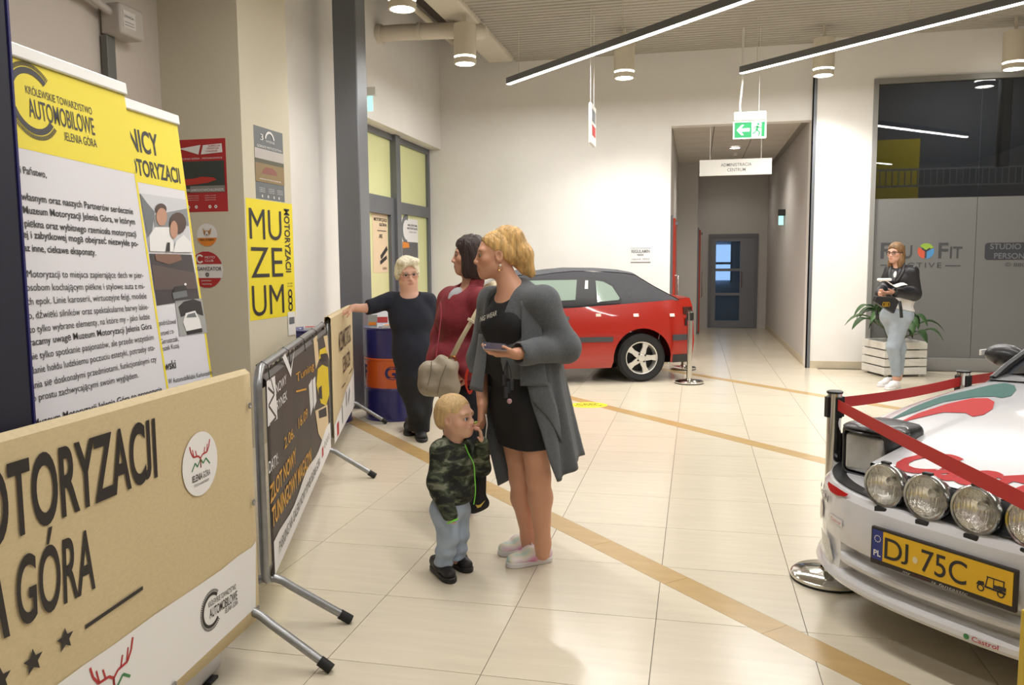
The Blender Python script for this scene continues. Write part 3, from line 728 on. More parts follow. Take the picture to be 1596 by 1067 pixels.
# barrier 1, nearest
A1, B1 = (-1.495, .42), (-1.615, 2.69)
e, L, nn = barrier('steel crowd barrier with a beige museum sheet, nearest the camera', A1, B1)
M_fab = mat('fabric_beige', '#c9b68e', .6, noise=(60, .05, (1, 1, 2)), bump=(14, .06))
cloth_panel(e, L, -L/2-.01, L/2-.035, .17, 1.095, -.030, M_fab)
u = unit(vec(B1)-vec(A1)); pl = Plane((A1[0], A1[1], 0), (*u, 0), (0, 0, 1), e, off=.0009); pl.o = pl.o + pl.n*.0318
mb = MB()
we = [(405, 838), (392, 852), (368, 868), (344, 888), (300, 918), (240, 958), (180, 1002), (130, 1036), (88, 1067), (20, 1120), (20, 1300), (398, 946)]
uvs = [pl.uv(*p) for p in we]; uvs = [(min(p[0], L-.045), max(p[1], .175)) for p in uvs]; put_poly(mb, pl.fn(1.5), uvs); mb.build('white_print', I_wht, e)
mb = MB(); pl.text(mb, 'MOTORYZACJI', (-82, 880), (245, 740), 128, lift=2.2, bold=.022); pl.text(mb, 'GÓRA', (27, 977), (148, 914), 108, lift=2.2, bold=.014); pl.text(mb, 'A', (-40, 1012), (15, 988), 128, lift=2.2, bold=.014)
pl.line(mb, [(132, 977), (222, 915.5)], .011)
def star(mb, pl, cx, cy, R):
    cu, cv = pl.uv(cx, cy); _, ct = pl.uv(cx, cy-R); r = ct-cv
    put_poly(mb, pl.fn(2.2), [(cu + q*math.cos(t), cv + q*math.sin(t)) for q, t in [((r if i % 2 == 0 else r*.45), PI/2 + i*PI/5) for i in range(10)]])
for p in ((101, 996, 19), (51, 1030, 21), (0, 1060, 22)): star(mb, pl, *p)
cu, cv = pl.uv(329, 950); _, ct = pl.uv(329, 918); tyre_ring(pl, mb, cu, cv, ct-cv, .8, lift=2.5)
pl.text(mb, 'KRÓLEWSKIE TOWARZYSTWO', (324, 947), (367, 917), 9, lift=2.5); pl.text(mb, 'AUTOMOBILOWE', (326, 964), (369, 933), 15, lift=2.5, bold=.008); pl.text(mb, 'JELENIA GÓRA', (350, 956), (370, 941), 8, lift=2.5)
mb.build('lettering', ink('warm_black', '#231d1c'), e)
cu, cv = pl.uv(312, 722); _, ct = pl.uv(312, 671); R = ct-cv
mb = MB(); put_poly(mb, pl.fn(1.6), ring2(cu, cv, R*.98, 36)); mb.build('round_print', I_wht, e)
def antlers(mb, pl, cu, cv, s):
    f = pl.fn(2.6)
    for sg in (-1, 1):
        put_line(mb, f, [(cu, cv-.35*s), (cu, cv-.05*s), (cu+sg*.12*s, cv+.04*s), (cu+sg*.38*s, cv+.06*s), (cu+sg*.5*s, cv+.22*s), (cu+sg*.56*s, cv+.42*s)], .05*s)
        put_line(mb, f, [(cu+sg*.2*s, cv+.05*s), (cu+sg*.26*s, cv+.24*s)], .04*s); put_line(mb, f, [(cu+sg*.36*s, cv+.06*s), (cu+sg*.42*s, cv+.3*s)], .04*s)
mb = MB(); antlers(mb, pl, cu, cv+.22*R, R*1.0); mb.build('antler_print', I_red, e); mb = MB(); antlers(mb, pl, *pl.uv(176, 1052), R*1.5); mb.build('antler_print', I_red, e)
mb = MB(); put_line(mb, pl.fn(2.4), [(cu-.5*R, cv-.14*R), (cu-.3*R, cv+.08*R), (cu-.18*R, cv-.06*R), (cu, cv+.14*R), (cu+.14*R, cv-.02*R), (cu+.3*R, cv+.1*R), (cu+.52*R, cv-.12*R)], .05*R)
mb.build('mountain_print', I_grn, e); mb = MB(); q = pl.uv(184, 1062); put_line(mb, pl.fn(2.4), [(q[0]-.02, q[1]-.02), (q[0]+.02, q[1]+.012), (q[0]+.05, q[1]-.01)], .008); mb.build('mountain_print', I_grn, e)
mb = MB(); f = pl.fn(2.4); put_text(mb, f, 'JELENIA', cu-.52*R, cv-.48*R, .2*R, w=.58*R, bold=.02); put_text(mb, f, 'GÓRA', cu+.09*R, cv-.48*R, .2*R, w=.42*R); put_text(mb, f, 'STOLICA KARKONOSZY', cu-.42*R, cv-.64*R, .08*R, w=.85*R); mb.build('emblem_lettering', I_dk, e)
eyelets(e, L, [(L/2-.06, .98), (L/2-.06, .62), (L/2-.06, .215), (-.1, .2), (L/2-.6, .205)], -.038)
# barrier 2, dark print
A2, B2 = (-1.665, 2.84), (-2.50, 5.17)
e, L, nn = barrier('steel crowd barrier with the dark brown event sheet, in the middle of the row', A2, B2)
M_fabd = mat('fabric_brown', '#453d38', .55, noise=(3, .12), bump=(14, .06))
cloth_panel(e, L, -L/2+.06, L/2-.04, .22, 1.03, -.026, M_fabd)
u = unit(vec(B2)-vec(A2)); pl = Plane((A2[0], A2[1], 0), (*u, 0), (0, 0, 1), e, off=.0009); pl.o = pl.o + pl.n*.0278
def put_uv(col, nm, polys, lift=1.5):
    mb = MB()
    for p in polys: put_poly(mb, pl.fn(lift), p)
    return mb.build(nm, col, e)
x0c, x1c = .08, L-.06
wave = [(x0c, .22), (x1c, .22), (x1c, .40)] + [(x1c - (x1c-x0c)*i/16, .40 - .055*i/16 + .018*math.sin(i*.9)) for i in range(1, 17)]
put_uv(I_wht, 'white_print', [wave])
mb = MB(); f = pl.fn(2.2); put_text(mb, f, 'PARKING NA GALERII NOWY RYNEK JELENIA GÓRA', .2, .27, .05, w=1.55, bold=.005); mb.build('white_strip_lettering', I_dk, e)
mb = MB(); put_poly(mb, f, [(1.86, .28), (1.95, .28), (1.95, .34), (1.86, .34)]); mb.build('red_print', I_red, e)
mb = MB()
for i in range(4): mb = MB(); put_arc(mb, f, 2.04+.09*i, .325, .012, .024, 0, 2*PI, 12); mb.build('sponsor_print', I_gry, e)
mb = MB(); pl.poly(mb, [(415, 594), (428, 585), (432, 652), (417, 665)], 1.6); pl.poly(mb, [(440, 557), (444, 550), (453, 575), (459, 541), (458, 548), (453, 587)], 1.6)
pl.text(mb, 'NOWY', (430, 614), (446, 597), 16); pl.text(mb, 'RYNEK', (431, 640), (447, 622), 16); pl.text(mb, 'DATY:', (418.5, 738), (433, 722), 19, bold=.01)
mb.build('white_lettering', I_wht, e)
mb = MB(); pl.line(mb, [(417, 604), (427, 614), (418, 632), (430, 650), (420, 662)], .012); pl.line(mb, [(421, 588), (427, 612)], .012); mb.build('logo_lines', ink('brown', '#453d38'), e)
mb = MB(); pl.text(mb, '2.06.', (443, 700), (458, 680), 18, bold=.004); pl.text(mb, '16.09', (465, 668), (479, 650), 17, bold=.004)
pl.text(mb, 'ZLOT NOWY', (421, 785), (461, 719), 28, bold=.02); pl.text(mb, 'TUNINGOWY MAGAZYN', (424, 823), (485, 720), 32, bold=.02); pl.text(mb, 'Tuning', (461, 596), (489, 574), 14); pl.line(mb, [(461, 610), (477, 606)], .01)
mb.build('gold_lettering', ink('gold', '#d9a02c'), e)
mb = MB(); pl.poly(mb, [(495, 575), (502, 568), (511, 572), (513, 615), (508, 632), (500, 628), (493, 600)]); pl.poly(mb, [(498, 545), (508, 540), (510, 550), (497, 560)]); mb.build('yellow_car_print', ink('car_yellow', '#d8bd1c'), e)
mb = MB(); pl.poly(mb, [(491, 640), (510, 630), (512, 664), (504, 690), (496, 675)], 1.3); pl.poly(mb, [(488, 528), (494, 522), (497, 560), (492, 575)], 1.3); pl.poly(mb, [(504, 524), (510, 522), (513, 560), (508, 545)], 1.3); mb.build('cream_print', ink('cream', '#d9c29a'), e)
mb = MB(); pl.poly(mb, [(481, 600), (486, 590), (488, 632), (484, 648)]); pl.poly(mb, [(487, 592), (491, 586), (493, 625), (489, 638)]); mb.build('silver_print', I_wht, e)
mb = MB(); pl.poly(mb, [(496, 640), (508, 634), (509, 648), (497, 652)], 1.8); pl.poly(mb, [(499, 552), (508, 550), (507, 562), (500, 563)], 1.8); pl.poly(mb, [(496, 605), (501, 600), (502, 622), (497, 620)], 1.8); mb.build('dark_print', I_dk, e)
for i in range(5):
    mb = MB(); x = -L/2 + .12 + (L-.24)*i/4; mb.tube([(x, -.03, 1.02), (x, -.024, 1.085), (x, .0, 1.10), (x, .022, 1.085), (x, .012, 1.05)], .002, 5); mb.build('cable_tie', M_black, e)
# barrier 3, beige, far
A3, B3 = (-2.60, 5.42), (-3.13, 7.0)
e, L, nn = barrier('short steel crowd barrier with a beige museum sheet, beside the blue drum', A3, B3, Hb=1.08, feet_a=False)
cloth_panel(e, L, -L/2+.0, L/2-.02, .17, 1.095, -.030, M_fab)
u = unit(vec(B3)-vec(A3)); pl = Plane((A3[0], A3[1], 0), (*u, 0), (0, 0, 1), e, off=.0009); pl.o = pl.o + pl.n*.0318
mb = MB(); put_poly(mb, pl.fn(1.5), [(0.005, .175), (L-.03, .175), (L-.03, .52), (L*.8, .46), (L*.55, .44), (L*.3, .36), (.005, .31)]); mb.build('white_print', I_wht, e)
mb = MB(); f = pl.fn(2.2); put_text(mb, f, 'MUZEUM MOTORYZACJI', L*.28, .80, .15, w=L*.58, bold=.012); put_text(mb, f, 'JELENIA GÓRA', L*.42, .60, .13, w=L*.38, bold=.012); put_line(mb, f, [(L*.36, .50), (L*.52, .50)], .012); put_line(mb, f, [(L*.72, .53), (L*.88, .54)], .012); put_line(mb, f, [(L*.58, .50), (L*.58, .53)], .012); put_line(mb, f, [(L*.65, .50), (L*.65, .53)], .012)
mb.build('lettering', ink('brown_ink', '#4a3026'), e)
mb = MB(); put_poly(mb, f, [(.16, .19), (.30, .19), (.30, .29), (.16, .29)]); mb.build('red_print', I_red, e)
for q_ in ([(.56, .22), (.56, .36)], [(.9, .3), (.9, .42)], [(1.05, .3), (1.2, .4)]): mb = MB(); put_line(mb, f, q_, .06); mb.build('sponsor_print', I_gry, e)

# ---- steel drum with leaflets
bc = vec((-2.845, 7.41, 0)); e = empty('oil_drum', bc, 0, 'blue steel oil drum with an orange band and GULF letters', 'drum')
M_dn, M_do = mat('drum_navy', '#2a2a6a', .32, coat=.3), mat('drum_orange', '#c85a1e', .32, coat=.3)
R = .29
def drum_seg(nm, z0, z1, m, ribs):
    pr = []
    for z in np.linspace(z0, z1, 24):
        r = R + sum(.011*math.exp(-((z-q)/.010)**2) for q in ribs); pr.append((r, z))
    mb = MB(); mb.lathe(pr, 48); return mb.build(nm, m, e, smooth=True)
drum_seg('lower_wall', .012, .315, M_dn, (.30,)); drum_seg('band_wall', .315, .60, M_do, (.59,)); drum_seg('upper_wall', .60, .875, M_dn, ())
mb = MB(); mb.lathe([(0.001, .868), (R-.02, .866), (R-.012, .88), (R+.006, .885), (R+.008, .874), (R, .866)], 48); mb.build('lid', M_dn, e, smooth=True); mb = MB(); mb.lathe([(R, .02), (R+.008, .012), (R+.006, 0), (R-.02, 0), (.001, .004)], 48); mb.build('bottom_rim', M_dn, e, smooth=True)
mb = MB(); aim = math.atan2(-bc[1], -bc[0])
def drum_fn(a_mid, zc): return lambda u, v: vec(((R+.002)*math.cos(a_mid + u/R), (R+.002)*math.sin(a_mid + u/R), zc + v))
put_text(mb, drum_fn(aim, .405), 'GULF', -.10, 0, .115, w=.42, bold=.03); put_text(mb, drum_fn(aim-1.9, .40), 'GULF', -.2, 0, .13, w=.42, bold=.03); put_text(mb, drum_fn(aim+2.1, .40), 'GULF', -.2, 0, .13, w=.42, bold=.03); mb.build('lettering', ink('drum_blue', '#22225a'), e)
mb = MB(); f = drum_fn(aim, .66); mb.grid([[f(-.01+.1*i/4, 0) for i in range(5)], [f(-.01+.1*i/4, .16) for i in range(5)]]); mb.build('paper_note', ink('note', '#a9abb8'), e)
# a second drum half hidden beside the pillar
e['group'] = 'blue oil drums'; dr2 = copy_tree(e); dr2.location = (-3.47, 7.06, 0); dr2['label'] = 'blue oil drum mostly hidden behind the dark event barrier, beside the pillar'
# leaflets standing on it
def leaflet(name, label, c, w, h, rz, tilt, m, strip, grp):
    e2 = empty(name, c, rz, label, 'leaflet', grp)
    Mx = Matrix.Rotation(tilt, 3, 'X')
    mb = MB(); mb.box(Mx @ Vector((0, 0, h/2)), (w, .006, h), M=Mx); mb.build('card', m, e2)
    mb = MB(); mb.box(Mx @ Vector((0, -.0045, h*.3)), (w*.8, .003, h*.25), M=Mx); mb.build('print', strip, e2)
    mb = MB(); mb.box((0, .03, .003), (w*.8, .07, .006)); mb.build('stand', I_wht, e2)
zt = .886
leaflet('leaflet_stand', 'white and red leaflet propped up on the blue drum', bc + vec((-.10, -.10, zt)), .17, .22, YAW+.2, -.25, ink('leaflet_white', '#dfe2ea'), I_red, 'papers on the drum')
leaflet('leaflet_stand', 'grey leaflet box on the drum beside the barrier end', bc + vec((-.14, -.21, zt)), .09, .12, YAW-.2, -.15, ink('leaflet_grey', '#9aa0a2'), I_org, 'papers on the drum')
e2 = empty('flyer_stack', (-3.43, 6.93, .886), .4, 'red and white flyers on the half hidden drum', 'flyers', 'papers on the drum')
mb = MB(); mb.box((0, 0, .012), (.22, .14, .024)); mb.build('paper_block', I_wht, e2); mb = MB(); mb.box((0, 0, .0255), (.2, .11, .002)); mb.build('cover_print', I_red, e2)
e2 = empty('flyer_stack', bc + vec((.06, -.17, zt)), .2, 'flat stack of orange and white flyers on the drum', 'flyers', 'papers on the drum')
mb = MB(); mb.box((0, 0, .012), (.2, .12, .024)); mb.build('paper_block', I_wht, e2); mb = MB(); mb.box((0, 0, .0255), (.17, .09, .002)); mb.build('cover_print', I_org, e2)

# ---- posters on the pillar
def poster(name, label, pl_o, ux, quad_px, m, grp='posters on the pillar'):
    """quad: corner pixels lower-left, upper-right"""
    e = empty(name, (0, 0, 0), 0, label, 'poster', grp)
    pl = Plane(pl_o, ux, (0, 0, 1), None, off=.002); a, b = pl.uv(*quad_px[0]), pl.uv(*quad_px[1])
    e.location = pl.o + pl.ux*(a[0]+b[0])/2 + pl.uy*a[1]; pl.base = vec(e.location)
    mb = pl.sheet(a[0], b[0], a[1], b[1], .001); mb.build('sheet', m, e); return e, pl, a, b
FX, SXp = (-4.2, 5.89, 0), (-3.5, 5.89, 0)
e, pl, a, b = poster('wall_poster', 'yellow MUZEUM poster on the pillar', SXp, (0, 1, 0), ((390, 500), (455, 318)), I_yel)
w, h = b[0]-a[0], b[1]-a[1]; f0 = pl.fn(2); f = lambda u, v: f0(a[0]+u, a[1]+v)
mb = MB()
for i, s_ in enumerate(('MU', 'ZE', 'UM')): put_text(mb, f, s_, .05*w, h*(.67-.318*i), h*.26, w=w*.68, bold=-.004)
fr = lambda u, v: f(w*.80 + v, h*.95 - u); put_text(mb, fr, 'MOTORYZACJI', 0, 0, w*.12, w=h*.56, bold=.02)
for z in (.285, .26): put_text(mb, f, '12.06', w*.82, h*z, h*.012, w=w*.12)
for z in (.20, .14, .08): put_arc(mb, f, w*.88, h*z, w*.03, w*.05, 0, 2*PI, 14)
mb.build('lettering', I_dk, e)
e, pl, a, b = poster('wall_poster', 'small grey hill-climb poster above the yellow poster', SXp, (0, 1, 0), ((399, 309), (440, 208)), ink('poster_grey', '#6b7073'))
w, h = b[0]-a[0], b[1]-a[1]; f0 = pl.fn(2); f = lambda u, v: f0(a[0]+u, a[1]+v); f1 = pl.fn(2.6); g = lambda u, v: f1(a[0]+u, a[1]+v)
def rects(m, nm, rs, fn):
    mb = MB()
    for x0, x1, z0, z1 in rs: put_poly(mb, fn, [(w*x0, h*z0), (w*x1, h*z0), (w*x1, h*z1), (w*x0, h*z1)])
    return mb.build(nm, m, e)
rects(ink('poster_field', '#8f7a55'), 'picture_area', [(.0, 1, .24, .50)], f); rects(ink('poster_sky', '#b9b4b0'), 'picture_area', [(0, 1, .56, .70)], f); rects(ink('poster_wood', '#5b5a4a'), 'picture_area', [(0, 1, .50, .56)], f)
mb = MB(); put_poly(mb, g, [(w*.2, h*.36), (w*.75, h*.36), (w*.7, h*.42), (w*.58, h*.455), (w*.36, h*.455), (w*.26, h*.42)]); mb.build('picture_area', ink('poster_car', '#8d5a50'), e)
mb = MB(); put_text(mb, g, '3', w*.2, h*.82, h*.085, w=w*.1); put_arc(mb, g, w*.52, h*.83, w*.13, w*.17, .2, PI-.2, 14); put_text(mb, g, 'WYŚCIG', w*.38, h*.805, h*.03, w=w*.3)
put_text(mb, g, 'GÓRSKIE MISTRZOSTWA', w*.08, h*.715, h*.035, w=w*.85); put_text(mb, g, 'www.motoryzacja', w*.12, h*.275, h*.022, w=w*.75)
for x in (.1, .42, .72):
    for z in (.15, .125, .10): put_text(mb, g, 'sobota', w*x, h*z, h*.014, w=w*.2)
for x in (.2, .4, .6, .78): put_arc(mb, g, w*x, h*.045, h*.008, h*.02, 0, 2*PI, 10)
mb.build('lettering', I_wht, e)
e, pl, a, b = poster('wall_poster', 'red supercar poster on the shaded pillar face', FX, (1, 0, 0), ((280, 331), (351, 215)), I_red)
w, h = b[0]-a[0], b[1]-a[1]; f0 = pl.fn(2); f = lambda u, v: f0(a[0]+u, a[1]+v); f1 = pl.fn(2.6); g = lambda u, v: f1(a[0]+u, a[1]+v); f2 = pl.fn(3.2); g2 = lambda u, v: f2(a[0]+u, a[1]+v)
rects(ink('poster_forest', '#38403c'), 'picture_area', [(0, .96, .27, .70)], f); rects(ink('poster_road', '#83827e'), 'picture_area', [(.25, .96, .27, .36)], g)
mb = MB(); put_poly(mb, g2, [(0, h*.40), (w*.2, h*.37), (w*.62, h*.40), (w*.8, h*.44), (w*.74, h*.47), (w*.5, h*.485), (w*.3, h*.46), (0, h*.46)]); mb.build('picture_area', ink('poster_redcar', '#b8352c'), e)
mb = MB(); put_poly(mb, g, [(w*.06, h*.88), (w*.45, h*.79), (w*.5, h*.92)]); put_poly(mb, g, [(w*.5, h*.79), (w*.94, h*.81), (w*.93, h*.93), (w*.55, h*.915)]); put_text(mb, g, 'JELENIA GÓRA - MICHAŁOWICE', w*.08, h*.725, h*.022, w=w*.85)
put_text(mb, g2, 'SUPERCARMOUNTAINCHALLENGE.PL', w*.1, h*.285, h*.035, w=w*.84, bold=.01)
for x in (.2, .55):
    for z in (.22, .19, .16): put_text(mb, g, 'patronat', w*x, h*z, h*.012, w=w*.22)
for x in (.2, .36, .64, .76): put_arc(mb, g, w*x, h*.07, h*.008, h*.024, 0, 2*PI, 10)
mb.build('white_lettering', I_wht, e)
mb = MB(); f3 = pl.fn(3.4); g3 = lambda u, v: f3(a[0]+u, a[1]+v)
for i, s_ in enumerate(('SUPERCAR', 'MOUNTAIN', 'CHALLENGE')): put_text(mb, g3, s_, w*(.66-.03*i), h*(.89-.035*i), h*.024, w=w*.24)
mb.build('red_lettering', I_red, e)
def sticker(label, px, py, rpx, parts):
    pl = Plane(FX, (1, 0, 0), (0, 0, 1), None, off=.002); u, v = pl.uv(px, py); r = abs(pl.uv(px+rpx, py)[0]-u)
    e = empty('round_sticker', pl.o + pl.ux*u + pl.uy*(v-r), 0, label, 'sticker', 'round stickers on the pillar'); pl.base = vec(e.location)
    mb = MB(); put_poly(mb, pl.fn(.6), ring2(u, v, r, 32)); mb.build('disc', I_wht, e); f0 = pl.fn(2.); parts(e, lambda x, y, k=2.: pl.fn(k)(u+x*r, v+y*r)); return e
def seg(y0, y1, n=12):
    pts = []; 
    for i in range(n+1): y = y0 + (y1-y0)*i/n; pts.append((math.sqrt(max(0, .97-y*y)), y))
    return pts + [(-x, y) for x, y in pts[::-1]]
def dog(e, f):
    mb = MB(); put_poly(mb, f, seg(-.97, -.25)); mb.build('orange_print', I_org, e)
    mb = MB(); put_poly(mb, f, [(-.42, .62), (-.32, .1), (-.1, -.1), (.1, -.1), (.34, .1), (.46, .62), (.22, .38), (-.18, .38)]); mb.build('dog_print', ink('dog_tan', '#b98a5a'), e)
    mb = MB(); f2 = lambda x, y: f(x, y, 2.8); put_poly(mb, f2, [(-.1, .3), (.1, .3), (.16, -.02), (0, -.12), (-.16, -.02)]); mb.build('muzzle_print', I_wht, e)
    mb = MB(); f3 = lambda x, y: f(x, y, 3.4); put_poly(mb, f3, ring2(0, .02, .07, 10)); put_poly(mb, f3, ring2(-.17, .2, .04, 8)); put_poly(mb, f3, ring2(.17, .2, .04, 8)); put_text(mb, f3, 'PSIA STREFA', -.7, -.5, .17, w=1.4, bold=.01); mb.build('lettering', I_dk, e)
sticker('round white and orange sticker with a dog face', 323, 366, 16, dog)
def org(e, f):
    mb = MB(); put_poly(mb, f, seg(.3, .97)); put_poly(mb, f, seg(-.97, -.45)); mb.build('red_print', I_red, e)
    mb = MB(); f2 = lambda x, y: f(x, y, 2.8); put_arc(mb, f2, -.35, .58, .15, .24, .6, 5.6, 14); put_text(mb, f2, 'MOTO', -.05, .6, .12, w=.6); put_text(mb, f2, 'CLUB', -.05, .42, .12, w=.5); put_text(mb, f2, 'partner', -.3, -.62, .08, w=.6); put_text(mb, f2, 'wystawy', -.3, -.8, .08, w=.6); mb.build('white_lettering', I_wht, e)
    mb = MB(); put_text(mb, f2, 'ORGANIZATOR', -.92, -.05, .2, w=1.84, bold=.006); put_arc(mb, f2, .05, -.27, .05, .11, 0, 2*PI, 10); mb.build('lettering', I_dk, e)
sticker('larger round red sticker reading ORGANIZATOR', 322, 420, 26, org)
# small tag hanging off the yellow poster's lower corner and a label across its edge
pl = Plane(SXp, (0, 1, 0), (0, 0, 1), None, off=.002); a, b = pl.uv(449, 523), pl.uv(459, 485)
e = empty('paper_tag', pl.o + pl.ux*a[0] + pl.uy*a[1] + pl.n*.004, 0, 'small white paper tag below the yellow poster corner', 'paper tag'); pl.base = vec(e.location); pl.o = pl.o + pl.n*.004
mb = pl.sheet(a[0], b[0], a[1], b[1], .001); mb.build('sheet', I_wht, e); mb = MB(); put_poly(mb, pl.fn(2), [(a[0]+.02, a[1]+.1), (b[0]-.02, a[1]+.1), (b[0]-.02, a[1]+.16), (a[0]+.02, a[1]+.16)]); mb.build('print', I_gry, e)
# door posters on the recessed glazing
for lb, q, kind in (('cream event poster stuck on the glass door behind the column', ((582, 425), (603, 333)), 0), ('white and grey event poster on the right glass pane', ((626, 403), (651, 343)), 1)):
    pl = Plane((-4.018, 8.0, 0), (0, 1, 0), (0, 0, 1), None, off=.002); a, b = pl.uv(*q[0]), pl.uv(*q[1])
    e = empty('glass_poster', pl.o + pl.ux*(a[0]+b[0])/2 + pl.uy*a[1], 0, lb, 'poster', 'posters on the left glazing'); pl.base = vec(e.location)
    w, h = b[0]-a[0], b[1]-a[1]; f0 = pl.fn(2); f = lambda u, v: f0(a[0]+u, a[1]+v)
    mb = pl.sheet(a[0], b[0], a[1], b[1], .001); mb.build('sheet', ink('poster_cream', '#dcc6a4') if kind == 0 else I_wht, e); mb = MB()
    if kind == 0:
        put_text(mb, f, 'MOTORYZACJI', w*.1, h*.86, h*.05, w=w*.85, bold=.02); put_text(mb, f, 'GÓRA', w*.45, h*.78, h*.05, w=w*.5, bold=.02); put_line(mb, f, [(w*.3, h*.70), (w*.9, h*.70)], .01); put_text(mb, f, 'JE', w*.4, h*.58, h*.06, w=w*.25, bold=.02); put_line(mb, f, [(w*.5, h*.25), (w*.95, h*.42)], .06); put_line(mb, f, [(w*.45, h*.16), (w*.9, h*.26)], .05); put_text(mb, f, 'GÓRA', w*.6, h*.05, h*.04, w=w*.3)
    else:
        put_arc(mb, f, w*.3, h*.72, w*.2, w*.3, 1.2, 4.8, 16); put_text(mb, f, 'MUZEUM', w*.38, h*.82, h*.05, w=w*.55, bold=.02); put_text(mb, f, 'MOTORYZACJI', w*.35, h*.74, h*.05, w=w*.6, bold=.02); put_text(mb, f, 'JELENIA GÓRA', w*.45, h*.66, h*.03, w=w*.45)
    mb.build('lettering', I_blk if kind == 0 else I_gry, e)
    if kind == 1:
        mb = MB(); put_poly(mb, f, [(w*.05, 0), (w*.97, 0), (w*.97, h*.42), (w*.05, h*.42)]); mb.build('picture_area', ink('poster_crowd', '#5b5a5c'), e)
        mb = MB(); f5 = lambda u, v: pl.fn(3)(a[0]+u, a[1]+v); put_poly(mb, f5, [(w*.05, h*.26), (w*.45, h*.28), (w*.4, h*.4), (w*.05, h*.42)]); mb.build('orange_print', I_org, e)
# sensor box with conduit on the side wall at the upper left
q = at(172, 37, 0, -4.2); e = empty('sensor_box', (-4.185, q[1], q[2]-.11), 0, 'white wall box with a printed label above a grey conduit', 'sensor box')
mb = MB(); mb.b(0, .17, -.13, .14, 0, .22); mb.build('housing', mat('box_offwhite', '#b9b2ab', .5), e, bevel=.025, seg=3)
mb = MB(); mb.b(.171, .173, -.10, .03, .05, .17); mb.build('label_plate', ink('plate_grey', '#d0cbc6'), e)
mb = MB(); put_text(mb, plane_fn((.174, -.09, .06), (0, 1, 0), (0, 0, 1)), 'UWAGA', 0, .06, .02, w=.1); [put_line(mb, plane_fn((.174, -.09, .06), (0, 1, 0), (0, 0, 1)), [(0, .01+.02*k), (.1, .01+.02*k)], .004) for k in range(2)]; mb.build('label_lettering', I_gry, e)
mb = MB(); mb.tube([(.08, -.12, .15), (.08, -.3, .2), (.08, -.75, .21)], .03, 10); mb.build('bracket_arm', MATS['box_offwhite'], e, smooth=True)
mb = MB(); mb.lathe([(.09, 0), (.10, .03), (.10, .09), (.06, .12)], 20, (.12, -.42, .235), cap=True); mb.build('camera_dome', M_black, e, smooth=True)
mb = MB(); mb.b(-.003, .05, -.13, -.04, -(q[2]-.11), 0); mb.build('conduit', mat('conduit_grey', '#6f706c', .5, .3), e, bevel=.006)
# ================================================================== CARS
def mapped(mb, pts, fn, us=(), vs=()):
    """2D outline -> cut by grid lines -> carried to 3D by fn(u,v)"""
    bm = bmesh.new(); bm.faces.new([bm.verts.new((float(p[0]), float(p[1]), 0)) for p in pts])
    for k, cuts in ((0, us), (1, vs)):
        for c in cuts:
            bmesh.ops.bisect_plane(bm, geom=bm.verts[:]+bm.edges[:]+bm.faces[:], plane_co=(c, 0, 0) if k == 0 else (0, c, 0), plane_no=(1, 0, 0) if k == 0 else (0, 1, 0), dist=1e-5)
    bmesh.ops.triangulate(bm, faces=[f for f in bm.faces if len(f.verts) > 4])
    bm.verts.index_update(); mb.add([fn(v.co.x, v.co.y) for v in bm.verts], [tuple(v.index for v in f.verts) for f in bm.faces]); bm.free(); return mb
def arc_pts(cy, cz, r, a0, a1, n=14): return [(cy + r*math.cos(a0+(a1-a0)*i/n), cz + r*math.sin(a0+(a1-a0)*i/n)) for i in range(n+1)]
def wheel(par, c, r, w, sgn, m_rim, name='wheel', spokes=5, rim_r=None):
    """axis along local x, face on side sgn"""
    rim_r = rim_r or r*.66
    e = empty(name, c); e.parent = par
    M = Matrix.Rotation(sgn*PI/2, 3, 'Y')
    mb = MB(); mb.lathe([(rim_r, -w*.9), (r*.93, -w*.95), (r, -w*.8), (r, -w*.15), (r*.97, -.02), (r*.90, .0), (rim_r*1.03, -.012), (rim_r, -.03)], 40, M=M); mb.build('tyre', mat('tyre_rubber', '#1b1b1c', .75, bump=(60, .1)), e, smooth=True)
    mb = MB(); mb.lathe([(rim_r, -.02), (rim_r*.985, -.008), (rim_r*.93, -.012), (rim_r*.90, -.05), (rim_r*.86, -.12)], 40, M=M)
    n0 = len(mb.v)
    for k in range(spokes):
        a = 2*PI*k/spokes + PI/2; pts = []
        for rr, hw in ((.10, .16), (.35, .17), (.62, .13), (.93, .20)): pts.append((rr*rim_r, hw*rim_r))
        outl = [(x, -h) for x, h in pts] + [(x, h) for x, h in pts[::-1]]
        q = [M @ (Matrix.Rotation(a, 3, 'Z') @ Vector((x, y, -.018 - .006*x/rim_r))) for x, y in outl]
        mb.extrude(q, M @ Vector((0, 0, -.03)))
    mb.lathe([(.001, -.008), (.2*rim_r, -.010), (.24*rim_r, -.02), (.24*rim_r, -.05)], 24, M=M)
    mb.build('rim', m_rim, e, smooth=True, sharp=.5)
    mb = MB(); mb.lathe([(.001, -.125), (rim_r*.9, -.125)], 32, M=M); mb.build('brake_disc', mat('brake_dark', '#2c2c2e', .5, .6), e)
    mb = MB()
    for k in range(4 if spokes == 5 else 5):
        a = 2*PI*k/4 + .6; p = M @ Vector((.18*rim_r*math.cos(a)*1.5, .18*rim_r*math.sin(a)*1.5, -.014)); mb.cyl(p, vec(p) + vec(M @ Vector((0, 0, .006))), .011, n=8)
    mb.build('wheel_bolts', M_black, e)
    return e
def car_glass(name='car_glass', col='#20262a'): return mat(name, col, .04, spec=.7, coat=.5)

